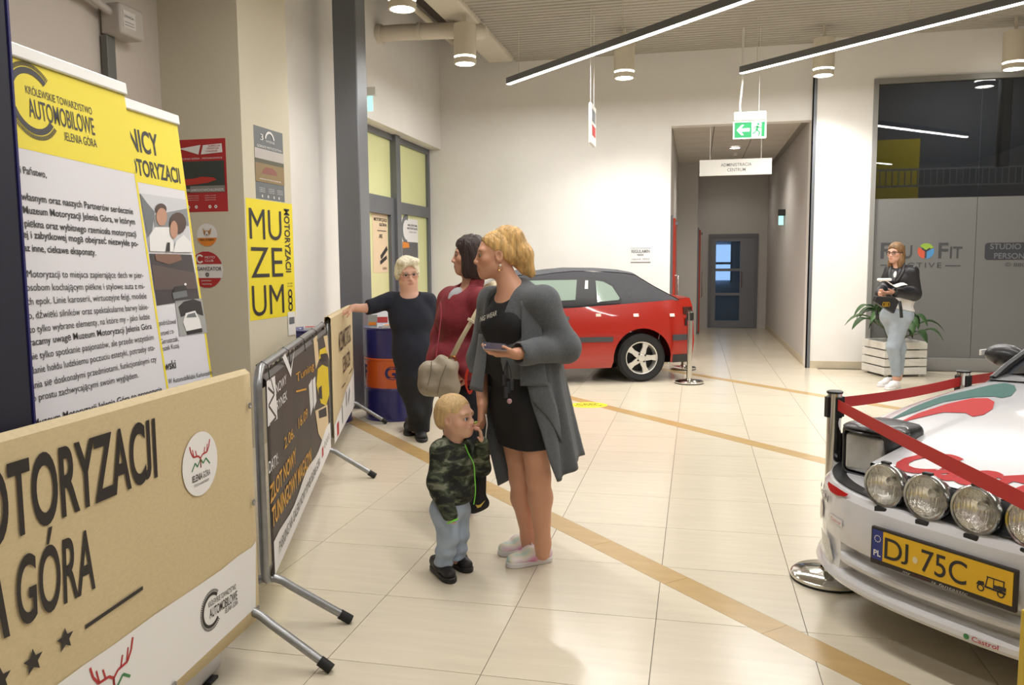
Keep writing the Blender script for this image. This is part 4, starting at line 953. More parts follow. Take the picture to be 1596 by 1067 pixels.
# ------------------------------------------------------------------ red convertible
RZ = math.radians(20-90); back = vec((math.cos(math.radians(20)), math.sin(math.radians(20)), 0)); lx = vec((math.cos(RZ), math.sin(RZ), 0))
RW = 3.2; HWR = .84
rc_o = vec((-.615, 10.11, 0)) - .80*lx - RW*back
def RC(px, py, x=.82):
    r = ray(px, py); o = vec((0, 0, CAM_H)) - rc_o; t = (x - o @ lx)/(r @ lx); p = o + r*t; return float(p @ back), float(p[2])
red = empty('convertible_car', rc_o, RZ, 'red convertible car with a closed grey soft top beside the white wall', 'car')
M_red = mat('paint_red', '#9e1a08', .28, coat=.6); M_soft = mat('soft_top', '#46474b', .85, noise=(40, .08), bump=(200, .1)); M_trim = mat('trim_dark', '#28282a', .5)
rr = RC(1000.6, 563, .80); rwz = .30; ar = .365
wr_y, wf_y = rr[0], rr[0]-2.42
tailA, tailB = RC(1084, 545), RC(1082, 466)
def bz(y): return np.interp(y, [.0, .35, .9, wr_y-1.0, wr_y, tailB[0]+.1], [.68, .78, .92, RC(897, 481)[1], RC(985, 472)[1], RC(1082, 464)[1]])
yT = tailB[0] + .02
def wr(y, z):   # half width
    q = max(0, (.55-y)/.55); p = max(0, (y-(yT-.5))/.5)
    return HWR - .012 - .16*q**2.2 - .11*p**2.2 - .085*max(0, (z-.55)/.5)**1.7 - .05*max(0, (.42-z)/.25)**2 + (.012 if abs(z-.80) < .02 else 0)
zs = .185
low = [(.10, .25), (.06, .5), (.10, .62)] + [(y, bz(y)) for y in np.linspace(.2, yT-.02, 22)] + [(yT+.015, .93), (yT+.02, .60), (yT+.03, .50), (yT, .27), (yT-.06, .235)]
low += [(wr_y+ar, .24)] + arc_pts(wr_y, rwz+.005, ar, -.10, PI+.10, 18) + [(wr_y-ar-.02, zs), (wf_y+ar+.02, zs)] + arc_pts(wf_y, rwz+.005, ar, -.10, PI+.10, 18) + [(wf_y-ar, .24)]
us, vs = np.linspace(.2, yT, 24), np.linspace(.25, .95, 12)
for sg in (1, -1):
    mb = MB(); mapped(mb, low, lambda u, v, s=sg: (s*wr(u, v), u, v), us, vs); mb.build('side_body', M_red, red, smooth=True, sharp=1.2)
def strip(profile, wf, bulge, nx=13, name='panel', m=None, par=None, expo=2.4):
    rows = []; n = len(profile)
    for i, (y, z) in enumerate(profile):
        a, b = profile[max(0, i-1)], profile[min(n-1, i+1)]; d = unit((b[0]-a[0], b[1]-a[1])); nn = (-d[1], d[0]); w = wf(y, z); row = []
        for k in range(nx):
            t = -1 + 2*k/(nx-1); bb = bulge(y, z)*(1-abs(t)**expo); row.append((w*t, y + nn[0]*bb, z + nn[1]*bb))
        rows.append(row)
    mb = MB(); mb.grid(rows); return mb.build(name, m, par, smooth=True, sharp=1.0)
nose = [(.10, .25), (.06, .38), (.055, .5), (.10, .62)]; strip(nose, wr, lambda y, z: .10, name='front_bumper', m=M_red, par=red)
strip([(.10, .62), (.2, bz(.2)), (.35, bz(.35)), (.6, bz(.6)), (.95, bz(.95))], wr, lambda y, z: .035, name='bonnet', m=M_red, par=red)
tail = [(tailB[0]-.35, bz(yT-.35)), (yT-.1, bz(yT-.1)+.005), (yT-.02, bz(yT)), (yT+.015, .93), (yT+.02, .60), (yT+.03, .50), (yT, .27), (yT-.06, .235)]
strip(tail, wr, lambda y, z: .07 if z < .95 else .02, name='tail_panel', m=M_red, par=red)
mb = MB(); mb.grid([[(-.62, y, .22), (.62, y, .22)] for y in (.1, .6, 1.2, 2.0, 3.0, yT-.06)]); mb.build('underside', M_trim, red)
for q_ in (wf_y, wr_y): mb = MB(); mb.b(-.6, .6, q_-.3, q_+.3, .22, .5); mb.build('inner_arch', M_trim, red)
# soft top and glass house
top_px = [(833, 427), (862, 423), (894, 420), (941, 420.5), (975, 423), (991, 426), (998, 431), (1020, 445), (1054, 464)]
tp = [RC(p[0], p[1]+2, .60) for p in top_px]
wsx = 1.42; front = [(wsx-.55, .93), (wsx-.2, 1.13), (wsx+.12, 1.30)]
def wt(y, z): return np.interp(z, [.85, 1.0, 1.38], [.745, .735, .575])
roofp = [(wsx+.12, 1.30), (wsx+.35, 1.36)] + tp
strip(roofp, wt, lambda y, z: .04, name='soft_top', m=M_soft, par=red)
strip(front, wt, lambda y, z: .05, name='windscreen', m=car_glass(), par=red)
GX = .70
def Q(px, py): return RC(px, py, GX)
side_o = [(wsx-.55, .90)] + front + [(wsx+.35, 1.345)] + [RC(p[0], p[1]+3, .62) for p in top_px] + [RC(1050, 468, .74), RC(966, 474, .74), RC(930, 477, .74), RC(896, 480, .74), (wsx, .93)]
for sg in (1, -1):
    fn = lambda u, v, s=sg, o=0: (s*(wt(u, v)-.002+o), u, v)
    mb = MB(); mapped(mb, side_o, fn, np.linspace(1.2, yT-.2, 14), np.linspace(.95, 1.35, 6)); mb.build('soft_top_side', M_soft, red, smooth=True)
    fn2 = lambda u, v, s=sg: (s*(wt(u, v)+.004), u, v)
    zt0 = Q(901, 436)[1]
    blackp = [(wsx-.45, .95), (wsx+.16, zt0+.015), Q(901, 432), Q(931, 433), Q(945, 436), Q(958, 444), Q(968, 466), Q(966, 473), Q(930, 474), Q(896, 478), (wsx-.3, .95)]
    mb = MB(); mapped(mb, blackp, fn2, np.linspace(1.3, 3.2, 10), np.linspace(.98, 1.35, 6)); mb.build('window_surround', M_trim, red, smooth=True)
    fn3 = lambda u, v, s=sg: (s*(wt(u, v)+.008), u, v)
    M_rg = mat('red_car_glass', '#8fa095', .05, spec=.6, noise=(1.2, .05))
    mb = MB(); mapped(mb, [(wsx-.25, .985), (wsx+.22, zt0-.005), Q(901, 436), Q(896, 467)], fn3, np.linspace(1.3, 3, 6), (1.0, 1.1, 1.2)); mb.build('door_window', M_rg, red, smooth=True)
    mb = MB(); mapped(mb, [Q(930, 437), Q(942, 439), Q(955, 446), Q(965, 464), Q(963, 467), Q(930, 470)], fn3, np.linspace(2.5, 3.1, 4), (1.1, 1.2)); mb.build('quarter_window', M_rg, red, smooth=True)
    mb = MB(); mapped(mb, [Q(914, 437), Q(918.5, 437), Q(917, 450), Q(912, 450)], fn3); mb.build('window_slit', I_wht, red)
    # mouldings, door gaps, handle, stickers
    def side(u, v, o=.004, s=sg): return (s*(wr(u, v)+o), u, v)
    def sidebox(nm, y0, y1, z0, z1, m, t=.012, n=10):
        rows = [[side(y0, z0, 0)] + [side(y0, z0, t), side(y0, z1, t), side(y0, z1, 0)]]
        rows = []
        for i in range(n+1):
            y = y0 + (y1-y0)*i/n; rows.append([side(y, z0, -.002), side(y, z0, t), side(y, z1, t), side(y, z1, -.002)])
        mb = MB(); mb.grid(rows); mb.poly(rows[0]); mb.poly(rows[-1]); return mb.build(nm, m, red)
    zm = RC(950, 528.5)[1]; M_mould = mat('moulding_grey', '#3f4044', .5)
    sidebox('side_moulding', wf_y+ar+.05, wr_y-ar-.01, zm-.03, zm+.03, M_mould); sidebox('side_moulding', wr_y+ar+.02, yT-.03, zm-.03, zm+.04, M_mould, n=5); sidebox('side_moulding', .12, wf_y-ar-.02, zm-.03, zm+.03, M_mould, n=5)
    sidebox('valance', wr_y+ar+.03, yT-.02, .235, .335, M_trim, .006, 4)
    yd = RC(897.5, 520)[0]
    sidebox('door_gap', yd-.006, yd+.004, RC(897, 551)[1], RC(897, 483)[1], M_black, .0015, 1); sidebox('door_gap', yd-1.25, yd-1.24, .32, .92, M_black, .0015, 1)
    mb = MB(); put_line(mb, lambda u, v: side(u, v, .0015), [(yd, RC(897, 550)[1]), (yd-.05, RC(890, 556)[1]), (yd-.12, RC(882, 558)[1]), (yd-1.1, RC(882, 558)[1])], .008); mb.build('door_gap', M_black, red)
    mb = MB(); mb.lathe([(.001, .004), (.012, .003), (.012, 0)], 10, side(yd-.09, RC(890, 497)[1]), Matrix.Rotation(sg*PI/2, 3, 'Y')); mb.build('door_lock', M_black, red)
    sidebox('door_handle', yd-.22, yd-.08, .79, .83, M_trim, .014, 2)
    for px in (933.5, 992, 1049):
        p = RC(px, 491); sidebox('sticker', p[0]-.032, p[0]+.032, p[1]-.018, p[1]+.018, ink('sticker_cream', '#e6cfc0'), .002, 1)
    p = RC(1067, 485); sidebox('tail_light', yT-.13, yT+.0, p[1]-.04, p[1]+.05, mat('lamp_smoke', '#3a1a16', .15, coat=.5), .008, 3); p = RC(1070, 501); sidebox('tail_light', yT-.11, yT+.0, p[1]-.055, p[1]+.04, M_black, .008, 3)
    wheel(red, (sg*.80, wr_y, rwz), rwz, .17, sg, mat('rim_silver', '#d3d0c8', .35, .5), rim_r=.205); wheel(red, (sg*.80, wf_y, rwz), rwz, .17, sg, MATS['rim_silver'], rim_r=.205)
mb = MB(); mb.b(-.3, .3, yT+.085, yT+.1, .62, .74); mb.build('number_plate', I_wht, red)

# ------------------------------------------------------------------ rally car
RZ2 = math.atan2(-.734, .679); L2 = vec((math.cos(RZ2), math.sin(RZ2), 0)); B2v = vec((-math.sin(RZ2), math.cos(RZ2), 0))
ra_o = vec((.826, 3.058, 0)) + L2*.047
ral = empty('rally_car', ra_o, RZ2, 'white rally car with red and green stripes and four round spotlights', 'car')
M_wp = mat('paint_white', '#cfcfd2', .22, coat=.7); M_lens = mat('lamp_reflector', '#efefec', .16, 1., noise=(14, .12), bump=(45, .35, (3, 1, .4)))
M_bez = mat('bezel_chrome', '#b5b6b4', .2, 1.); M_blk2 = mat('car_black', '#202124', .4, coat=.2)
HW, PY, PN = .84, .75, 2.5
def plan_pt(a):
    x = HW*math.copysign(abs(math.sin(a))**(2/PN), a); y = PY*(1-max(0, math.cos(a))**(2/PN)); return x, y
def plan_y(x): return PY*(1-max(0, 1-abs(x/HW)**PN)**(1/PN))
AN = [(-1 + 2*i/64)*1.36 for i in range(65)]
def plan_n(a):
    p, q = plan_pt(a-.01), plan_pt(a+.01); t = unit((q[0]-p[0], q[1]-p[1])); return t[1], -t[0]
def sweep(prof, name, m, mask=None, an=AN, par=None):
    rows = []
    for a in an:
        x, y = plan_pt(a); nx, ny = plan_n(a); row = []
        for p in prof:
            o, z = p[0], p[1]
            if len(p) > 2 and abs(x) > .45: o = p[2]
            row.append((x + nx*o, y + ny*o, z))
        rows.append(row)
    mb = MB(); mb.grid(rows); return mb.build(name, m, par or ral, smooth=True, sharp=.45)
def hz(x, y): q = max(0, y-.12); return .672 + .235*q - .062*q*q - .02*(x/.70)**2 - 3.0*max(0, abs(x)-.71)**2
def hfront(x): return plan_y(abs(x)) + .12 if abs(x) <= .42 else max(.47, plan_y(min(abs(x), HW-.001))-.1)
bump = [(-.16, .575), (-.06, .572), (-.02, .560), (.0, .535), (.008, .48), (.010, .40), (.006, .365), (.004, .352, .004), (-.05, .345, .003), (-.05, .312, .002), (.010, .305, .002), (.014, .295, .002), (.012, .280, .002), (-.04, .272, .004), (-.04, .240, .008), (.016, .233, .014), (.024, .222, .02), (.026, .205), (.016, .190), (-.05, .184), (-.3, .184)]
sweep(bump, 'front_bumper', M_wp)
sweep([(-.045, .572), (-.085, .60), (-.095, .64), (-.115, .668), (-.2, .671)], 'lamp_trough', M_blk2, an=[a for a in AN if abs(plan_pt(a)[0]) < .44])
sweep([(-.03, .572), (-.1, .573), (-.2, .574), (-.38, .574)], 'lamp_well', M_blk2)
for sg in (1, -1):
    mb = MB(); mb.grid([[(sg*x, hfront(.5)-.002, .55), (sg*x, hfront(.5)-.002, hz(x, .47)-.003)] for x in np.linspace(.42, .80, 9)]); mb.grid([[(sg*.421, y, .55), (sg*.421, y, hz(.42, y)-.002)] for y in np.linspace(.17, .47, 5)]); mb.build('well_wall', M_blk2, ral)
def hood_f(u, v, o=0.): return (u, v, hz(u, v)+o)
rows = []; XS_H = list(np.linspace(-.835, -.421, 13)) + list(np.linspace(-.419, .419, 21)) + list(np.linspace(.421, .835, 13))
for s_ in np.linspace(0, 1, 24):
    rows.append([hood_f(x, hfront(x) + (1.64 - .06*(x/HW)**2 - hfront(x))*s_) for x in XS_H])
mb = MB(); mb.grid(rows); mb.build('bonnet', M_wp, ral, smooth=True)
# sides
def wra(y, z): 
    p = max(0, (y-3.7)/.65); q = max(0, (.62-y)/.5); return .842 - .12*p**2 - .1*q**2 - .03*abs((z-.55)/.35)**2
def fz(y): return np.interp(y, [.5, .8, 1.2, 1.64, 2.4, 3.2, 4.1], [hz(.83, .5), hz(.83, .8), hz(.83, 1.2), hz(.83, 1.64), .86, .90, .93])
wy1, wy2, wR, arR = .93, 3.455, .315, .36
out = [(.56, .22), (.5, .56)] + [(y, fz(y)) for y in np.linspace(.55, 4.1, 22)] + [(4.30, .86), (4.34, .6), (4.32, .36), (4.2, .24), (wy2+arR, .24)] + arc_pts(wy2, wR, arR, -.12, PI+.12, 16) + [(wy2-arR-.03, .2), (wy1+arR+.03, .2)] + arc_pts(wy1, wR, arR, -.12, PI+.12, 16)[:-1]
for sg in (1, -1):
    mb = MB(); mapped(mb, out, lambda u, v, s=sg: (s*wra(u, v), u, v), np.linspace(.6, 4.3, 20), np.linspace(.25, .9, 9)); mb.build('side_body', M_wp, ral, smooth=True, sharp=1.2)
    wheel(ral, (sg*.82, wy1, wR), wR, .2, sg, mat('rim_white', '#e4e4e2', .4)); wheel(ral, (sg*.82, wy2, wR), wR, .2, sg, MATS['rim_white'])
strip([(3.95, .95), (4.1, .945), (4.30, .87), (4.34, .6), (4.32, .36), (4.2, .24)], wra, lambda y, z: .05, name='tail_panel', m=M_wp, par=ral)
mb = MB(); mb.grid([[(-.64, y, .19), (.64, y, .19)] for y in (.2, .6, 1.4, 2.4, 3.4, 4.2)]); mb.b(-.6, .6, wy1-.3, wy1+.3, .2, .5); mb.b(-.6, .6, wy2-.3, wy2+.3, .2, .5); mb.build('underside', M_black, ral)
# glasshouse
def wg(y, z): return np.interp(z, [.85, .95, 1.28], [.76, .73, .56])
cab = [(1.54, .85), (1.64, .885), (1.98, 1.08), (2.28, 1.245), (2.46, 1.27), (2.95, 1.26), (3.4, 1.13), (3.95, .95)]
strip(cab[1:4], wg, lambda y, z: .07, name='windscreen', m=car_glass('screen_glass', '#262a30'), par=ral)
strip(cab[3:6], wg, lambda y, z: .03, name='roof', m=M_wp, par=ral); strip(cab[5:], wg, lambda y, z: .06, name='rear_screen', m=MATS['screen_glass'], par=ral)
strip([(1.55, .868), (1.60, .882), (1.66, .900)], lambda y, z: .74, lambda y, z: .02, name='cowl', m=M_blk2, par=ral)
for sg in (1, -1):
    mb = MB(); mapped(mb, [(1.52, .84)] + cab[1:] + [(3.9, .90), (2.6, .87)], lambda u, v, s=sg: (s*wg(u, v), u, v), np.linspace(1.5, 3.8, 10), (.95, 1.05, 1.15)); mb.build('cabin_side', M_wp, ral, smooth=True)
    mb = MB(); mapped(mb, [(1.75, .91), (2.32, 1.215), (2.8, 1.215), (2.9, .91)], lambda u, v, s=sg: (s*(wg(u, v)+.005), u, v), np.linspace(1.6, 2.8, 6), (1.0, 1.1)); mb.build('door_window', MATS['screen_glass'], ral, smooth=True)
    mb = MB(); mb.tube([(sg*.735, 1.58, .868), (sg*.725, 1.68, .925), (sg*.655, 1.98, 1.095), (sg*.565, 2.29, 1.252)], .022, 8); mb.build('windscreen_pillar', M_blk2, ral, smooth=True)
    # door mirror
    e = empty('door_mirror', (sg*.80, 1.87, .945)); e.parent = ral
    soft('mirror_shell', [ell((sg*.04, 0, .02), (.105, .075, .062), k=.01), cap_((-sg*.07, .03, -.05), (sg*.0, .01, -.01), .03, .04, k=.02)], M_blk2, e, h=.006)
    mb = MB(); mb.box((sg*.135, -.035, .03), (.012, .075, .03)); mb.build('sticker', I_wht, e); mb = MB(); put_text(mb, plane_fn((sg*.142, -.068 if sg > 0 else -.005, .022), (0, sg, 0), (0, 0, 1)), 'Castrol', 0, 0, .014, w=.06); mb.build('lettering', I_red, e)
    # pop-up headlight
    e = empty('headlight', (sg*.545, .30, .56)); e.parent = ral
    soft('pod', [rbox((0, .12, .115), (.118, .13, .118), .035, k=.01), ell((0, .10, .19), (.128, .15, .055), k=.03), rbox((0, -.02, .110), (.098, .06, .090), .02, k=.004, mode='-')], M_blk2, e, h=.006)
    soft('lid', [ell((0, .07, .205), (.140, .125, .040), k=.01), half((0, 0, .212), (0, -.1, -1), .004)], M_blk2, e, .006)
    soft('lens', [rbox((0, .012, .110), (.094, .022, .084), .020)], mat('headlight_glass', '#c4c6c4', .12, .5, noise=(8, .2), bump=(70, .25, (4, 1, .3))), e, h=.005)
    # bumper corner lamps
    def bfn(u, v, s=sg, o=.0145):
        x, y = plan_pt(s*u); nx, ny = plan_n(s*u); return (x+nx*o, y+ny*o, v)
    mb = MB(); mapped(mb, [(.93, .455), (.80, .462), (.76, .44), (.77, .395), (.82, .375), (.93, .385)], bfn, (.8, .85, .9)); mb.build('side_marker', mat('amber_smoke', '#6a3b22', .2, coat=.5), ral, smooth=True)
    mb = MB(); mapped(mb, [(.80, .345), (.62, .335), (.56, .262), (.60, .245), (.74, .285)], bfn, (.6, .65, .7, .75)); mb.build('fog_lamp', mat('fog_glass', '#b9bab6', .1, .4, bump=(60, .2)), ral, smooth=True)
    mb = MB(); mapped(mb, [(.74, .556), (.60, .560), (.46, .558), (.48, .545), (.56, .532), (.66, .53), (.74, .545)], lambda u, v: bfn(u, v, o=.006-.35*max(0, v-.535)), np.arange(.46, .76, .04), (.54, .55)); mb.build('red_flash', mat('livery_red', '#b01414', .55, spec=.15), ral, smooth=True)
    mb = MB(); f = (lambda u, v: bfn(1.02-u*1.75, v)) if sg < 0 else (lambda u, v: bfn(.62+u*1.75, v)); put_text(mb, f, 'MICHELIN', 0, .482, .028, w=.21, bold=.02, shear=.1); mb.build('tyre_lettering', I_blk, ral)
    mb = MB(); f = (lambda u, v: bfn(.64-u*1.9, v)) if sg < 0 else (lambda u, v: bfn(.48+u*1.9, v)); put_poly(mb, f, [(0, .418), (.085, .418), (.085, .445), (0, .445)]); o = mb.build('sponsor_sticker', I_wht, ral)
    mb = MB(); f2 = lambda u, v: vec(f(u, v)) + vec((0, -.002, 0)); put_text(mb, f2, 'Castrol', .02, .425, .013, w=.058); mb.build('lettering', I_red, o)
# spotlights
for x in (-.267, -.089, .089, .267):
    e = empty('spotlight', (x, plan_y(x)+.035, .638)); e.parent = ral
    M = Matrix.Rotation(PI/2, 3, 'X')
    mb = MB(); mb.lathe([(.02, -.085), (.055, -.07), (.078, -.02), (.084, .0)], 28, M=M); mb.build('bowl', M_blk2, e, smooth=True)
    mb = MB(); mb.lathe([(.074, .016), (.080, .020), (.086, .012), (.086, -.006), (.082, -.010)], 32, M=M); mb.build('bezel', M_bez, e, smooth=True)
    mb = MB(); mb.lathe([(.001, -.035), (.02, -.034), (.05, -.018), (.074, .012)], 32, M=M); mb.build('reflector', M_lens, e, smooth=True)
    mb = MB(); mb.lathe([(.001, .022), (.04, .020), (.074, .013)], 32, M=M); g = mb.build('glass', None or mat('lamp_glass', '#ffffff', .03, trans=1., ior=1.15), e, smooth=True)
    mb = MB(); mb.lathe([(.001, .004), (.016, .002), (.018, -.02)], 14, (.02, 0, .02), M); mb.build('bulb_shield', M_bez, e, smooth=True)
    for q_ in ((-.025, .025, -.03, .02, -.105, -.082), (-.018, .018, -.012, .01, .082, .092)): mb = MB(); mb.b(*q_); mb.build('clamp', M_black, e, bevel=.004)
# number plate
e = empty('number_plate', (0, -.022, .425)); e.parent = ral
mb = MB(); mb.b(-.266, .266, -.004, .012, -.072, .070); mb.build('holder', mat('plate_holder', '#2b2420', .5), e, bevel=.004)
mb = MB(); mb.b(-.213, .255, -.0065, -.0045, -.052, .060); mb.build('yellow_plate', ink('plate_yellow', '#dcae14', .35), e)
mb = MB(); mb.b(-.257, -.2135, -.0065, -.0045, -.052, .060); mb.build('blue_band', ink('plate_blue', '#22307e', .35), e)
f = plane_fn((0, -.0066, 0), (1, 0, 0), (0, 0, 1), .0008)
mb = MB(); put_text(mb, f, 'DJ', -.205, -.036, .080, w=.095, bold=.004); put_text(mb, f, '75C', -.06, -.036, .080, w=.165, bold=.004)
cx, cz = .185, -.012
for dx in (-.032, .034): put_arc(mb, f, cx+dx, cz-.012, .008, .0125, 0, 2*PI, 16)
for q in ([(-.048, -.004), (-.02, .0), (-.022, .012), (-.04, .010)], [(-.02, -.006), (.05, -.010), (.05, -.002), (-.02, .0)], [(-.018, .0), (-.014, .0), (-.008, .034), (-.012, .034)], [(-.014, .034), (.044, .034), (.046, .030), (-.014, .030)], [(.008, .0), (.011, .0), (.011, .032), (.008, .032)], [(.025, .0), (.05, .0), (.05, .014), (.025, .014)], [(.040, .012), (.044, .012), (.044, .032), (.040, .032)], [(.011, .0), (.025, .0), (.025, .012), (.011, .012)]): put_poly(mb, f, [(cx+a, cz+b) for a, b in q])
mb.build('plate_lettering', I_blk, e)
mb = MB(); put_text(mb, f, 'PL', -.25, -.038, .022, w=.03, bold=.02)
for k in range(12): put_poly(mb, f, ring2(-.235+.012*math.cos(k*PI/6), .028+.012*math.sin(k*PI/6), .0022, 6))
mb.build('band_lettering', I_wht, e)
mb = MB(); put_poly(mb, f, ring2(-.083, -.006, .010, 10, ry=.013)); mb.build('seal_print', ink('seal', '#d9c9a0'), e)
mb = MB(); f = plane_fn((0, -.0042, 0), (1, 0, 0), (0, 0, 1), .0008); put_text(mb, f, 'my', -.13, -.068, .010, w=.03, shear=.2); put_text(mb, f, 'is fantastic', -.02, -.069, .010, w=.13, shear=.2); mb.build('holder_lettering', ink('holder_white', '#b9b4ac'), e)
mb = MB(); put_text(mb, f, 'TOYOTA', -.09, -.068, .009, w=.06); mb.build('holder_red_lettering', ink('holder_red', '#6a1e18'), e)
def lipf(u, v): x, y = u, plan_y(u); return (x, y-.029, v)
mb = MB(); put_text(mb, lipf, 'Castrol', .13, .206, .017, w=.085, bold=.01); mb.build('lip_lettering', I_red, ral)
mb = MB(); put_poly(mb, lipf, ring2(.112, .214, .010, 14)); mb.build('lip_emblem', I_grn, ral)
# bonnet stripes and big script
def decal(nm, m, pts, o=.0022, us=None, vs=None):
    mb = MB(); mapped(mb, pts, lambda u, v: hood_f(u, v, o), np.arange(-.8, .8, .06), np.arange(.1, 1.5, .08)); return mb.build(nm, m, ral, smooth=True)
def HP(px, py):
    """photo pixel -> bonnet coordinates"""
    r = ray(px, py); o = vec((0, 0, CAM_H)) - ra_o; ol = vec((o @ L2, o @ B2v, o[2])); rl = vec((r @ L2, r @ B2v, r[2])); best = (9., None)
    for t in np.arange(2., 5.2, .004):
        p = ol + rl*t; d_ = p[2] - hz(p[0], max(p[1], .12))
        if d_ < best[0]: best = (d_, p)
        if d_ < 0: break
    p = best[1]; return float(np.clip(p[0], -.8, .8)), float(np.clip(p[1], .15, 1.6))
GREEN = [(1381, 658), (1420, 636), (1465, 619), (1512, 608), (1545, 600), (1566, 597), (1581, 601), (1584, 608), (1576, 617), (1561, 621), (1550, 618), (1520, 619), (1470, 627), (1425, 643)]
REDS = [(1396, 661), (1430, 645), (1475, 630), (1515, 621), (1540, 621), (1550, 627), (1547, 638), (1533, 647), (1516, 650), (1505, 644), (1470, 643), (1430, 652)]
decal('green_stripe', mat('livery_green', '#1d5850', .5, spec=.2), [HP(*p) for p in GREEN]); decal('red_stripe', mat('livery_red', '#b01414', .55, spec=.15), [HP(*p) for p in REDS])
mb = MB(); a, b = vec(HP(1398, 735)), vec(HP(1596, 790)); d_ = unit((1, -.0)); 
n0 = len(mb.v); put_text(mb, lambda u, v: hood_f(u, v, .0024), 'Castrol', -.335, .165, .20, w=.76, bold=.035, shear=.25); mb.build('bonnet_lettering', mat('livery_red', '#b01414', .55, spec=.15), ral)
for s_, y in (('Castrol', 1.2),):
    pass
print('green', [tuple(round(v, 2) for v in HP(*p)) for p in GREEN[:3]], 'C', HP(1405, 730), HP(1480, 703), 'st', HP(1570, 730))

# ------------------------------------------------------------------ belt posts
M_pol = mat('polished_steel', '#cfcdc6', .12, 1.); M_beltr = mat('belt_red', '#b3201c', .6, bump=(200, .05))
def post(p, label, h=.895, grp='chrome belt posts', r=.032, rb=.172):
    e = empty('belt_post', (p[0], p[1], 0), 0, label, 'belt post', grp)
    mb = MB(); mb.lathe([(rb-.01, 0), (rb, .004), (rb, .012)], 40); mb.build('rubber_ring', M_rub, e, smooth=True)
    mb = MB(); mb.lathe([(rb, .012), (rb, .026), (rb-.012, .036), (rb*.5, .046), (r+.012, .052), (r+.008, .06)], 40); mb.build('base', M_pol, e, smooth=True)
    mb = MB(); mb.cyl((0, 0, .05), (0, 0, h-.012), r, n=28, cap=False); mb.build('pole', M_pol, e, smooth=True)
    mb = MB(); mb.lathe([(r, h-.012), (r+.004, h-.012), (r+.004, h-.004), (r-.004, h), (.001, h)], 28); mb.build('cap', M_black, e, smooth=True)
    for k in range(4):
        a = k*PI/2 + .4; mb = MB(); mb.box(((r+.004)*math.cos(a), (r+.004)*math.sin(a), h-.075), (.014, .03, .095), rz=a); mb.build('belt_slot', M_black, e, bevel=.003)
    return e
def belt(a, b, label, z=.835, w=.05, sag=.012, wall=.034):
    a, b = vec((a[0], a[1])), vec((b[0], b[1])); d = unit(b-a); L = np.linalg.norm(b-a) - 2*wall; s = a + d*wall
    e = empty('retractable_belt', (s[0], s[1], 0), math.atan2(d[1], d[0]), label, 'belt', 'red retractable belts')
    rows = [[(L*i/20, 0, z - sag*4*(i/20)*(1-i/20) + q*w/2) for i in range(21)] for q in (-1, 1)]
    mb = MB(); mb.grid(rows); mb.build('webbing', M_beltr, e, recalc=False, solid=.0015); return e
p1 = G(1292, 902); p1 = (p1[0], p1[1]); t2 = G(1502, 577, .893); p2 = (t2[0], t2[1])
e1 = G(1566, 580, .835); d3 = unit((e1[0]-p2[0], e1[1]-p2[1])); p3 = (p2[0] + d3[0]*1.2, p2[1] + d3[1]*1.2)
e4 = G(1590, 774, .83); d4 = unit((e4[0]-p1[0], e4[1]-p1[1])); p4 = (p1[0] + d4[0]*2.5, p1[1] + d4[1]*2.5)
print('posts', p1, p2, p3, p4, e4)
post(p1, 'chrome belt post at the front corner of the rally car'); post(p2, 'chrome belt post rising behind the rally car bonnet')
post(p3, 'chrome belt post hidden beyond the rally car mirror'); post(p4, 'chrome belt post out of frame before the rally car')
belt(p1, p2, 'red belt between the corner post and the post behind the bonnet'); belt(p2, p3, 'red belt leading behind the black door mirror'); belt(p1, p4, 'red belt slanting across the front of the rally car')
g = G(1074, 597); post(g[:2], 'chrome belt post nearest the red car tail'); g = G(1065, 575); post(g[:2], 'chrome belt post half hidden behind the red car tail')
# ================================================================== SIGNS, PLANTER, SMALL THINGS
def sign_empty(name, p, label, cat='sign', grp=None): return empty(name, p, 0, label, cat, grp)
M_signg = mat('exit_green', '#1f8a52', .3, emit=('#1f9a5a', .25)); M_signw = mat('exit_white', '#eef4ee', .3, emit=('#f2fff6', .5)); M_hous = mat('housing_white', '#dedcd6', .45)
# hanging exit sign
q = at(1168, 216, 1, 11.0); e = sign_empty('exit_sign', q, 'green EXIT running-man sign hanging before the corridor', 'exit sign')
mb = MB(); mb.b(-.20, .20, -.035, .035, .225, .335); mb.build('housing', M_hous, e, bevel=.01)
mb = MB(); mb.b(-.205, .205, -.006, .006, 0, .222); mb.build('light_panel', M_signw, e)
f = plane_fn((-.2, -.0062, 0), (1, 0, 0), (0, 0, 1))
mb = MB(); put_poly(mb, f, [(.014, .014), (.225, .014), (.225, .206), (.014, .206)]); put_poly(mb, f, [(.345, .02), (.385, .02), (.385, .205), (.345, .205)])
put_poly(mb, f, ring2(.305, .178, .016, 12)); put_line(mb, f, [(.30, .155), (.285, .10)], .03); put_line(mb, f, [(.29, .105), (.325, .075), (.31, .03)], .016); put_line(mb, f, [(.285, .10), (.262, .07), (.235, .065)], .016); put_line(mb, f, [(.30, .15), (.33, .125), (.345, .14)], .012); put_line(mb, f, [(.30, .15), (.265, .145), (.25, .115)], .012); mb.build('green_field', M_signg, e)
mb = MB(); f2 = plane_fn((-.2, -.0062, 0), (1, 0, 0), (0, 0, 1), .0024); put_poly(mb, f2, [(.04, .11), (.10, .175), (.13, .175), (.095, .13), (.2, .13), (.2, .09), (.095, .09), (.13, .045), (.10, .045)]); mb.build('arrow', M_signw, e)
mb = MB(); mb.tube([(-.12, 0, .335), (-.125, 0, .42), (-.10, 0, .7), (-.10, 0, Z_CEIL-q[2]-.003)], .013, 8); mb.build('conduit', M_hous, e, smooth=True)
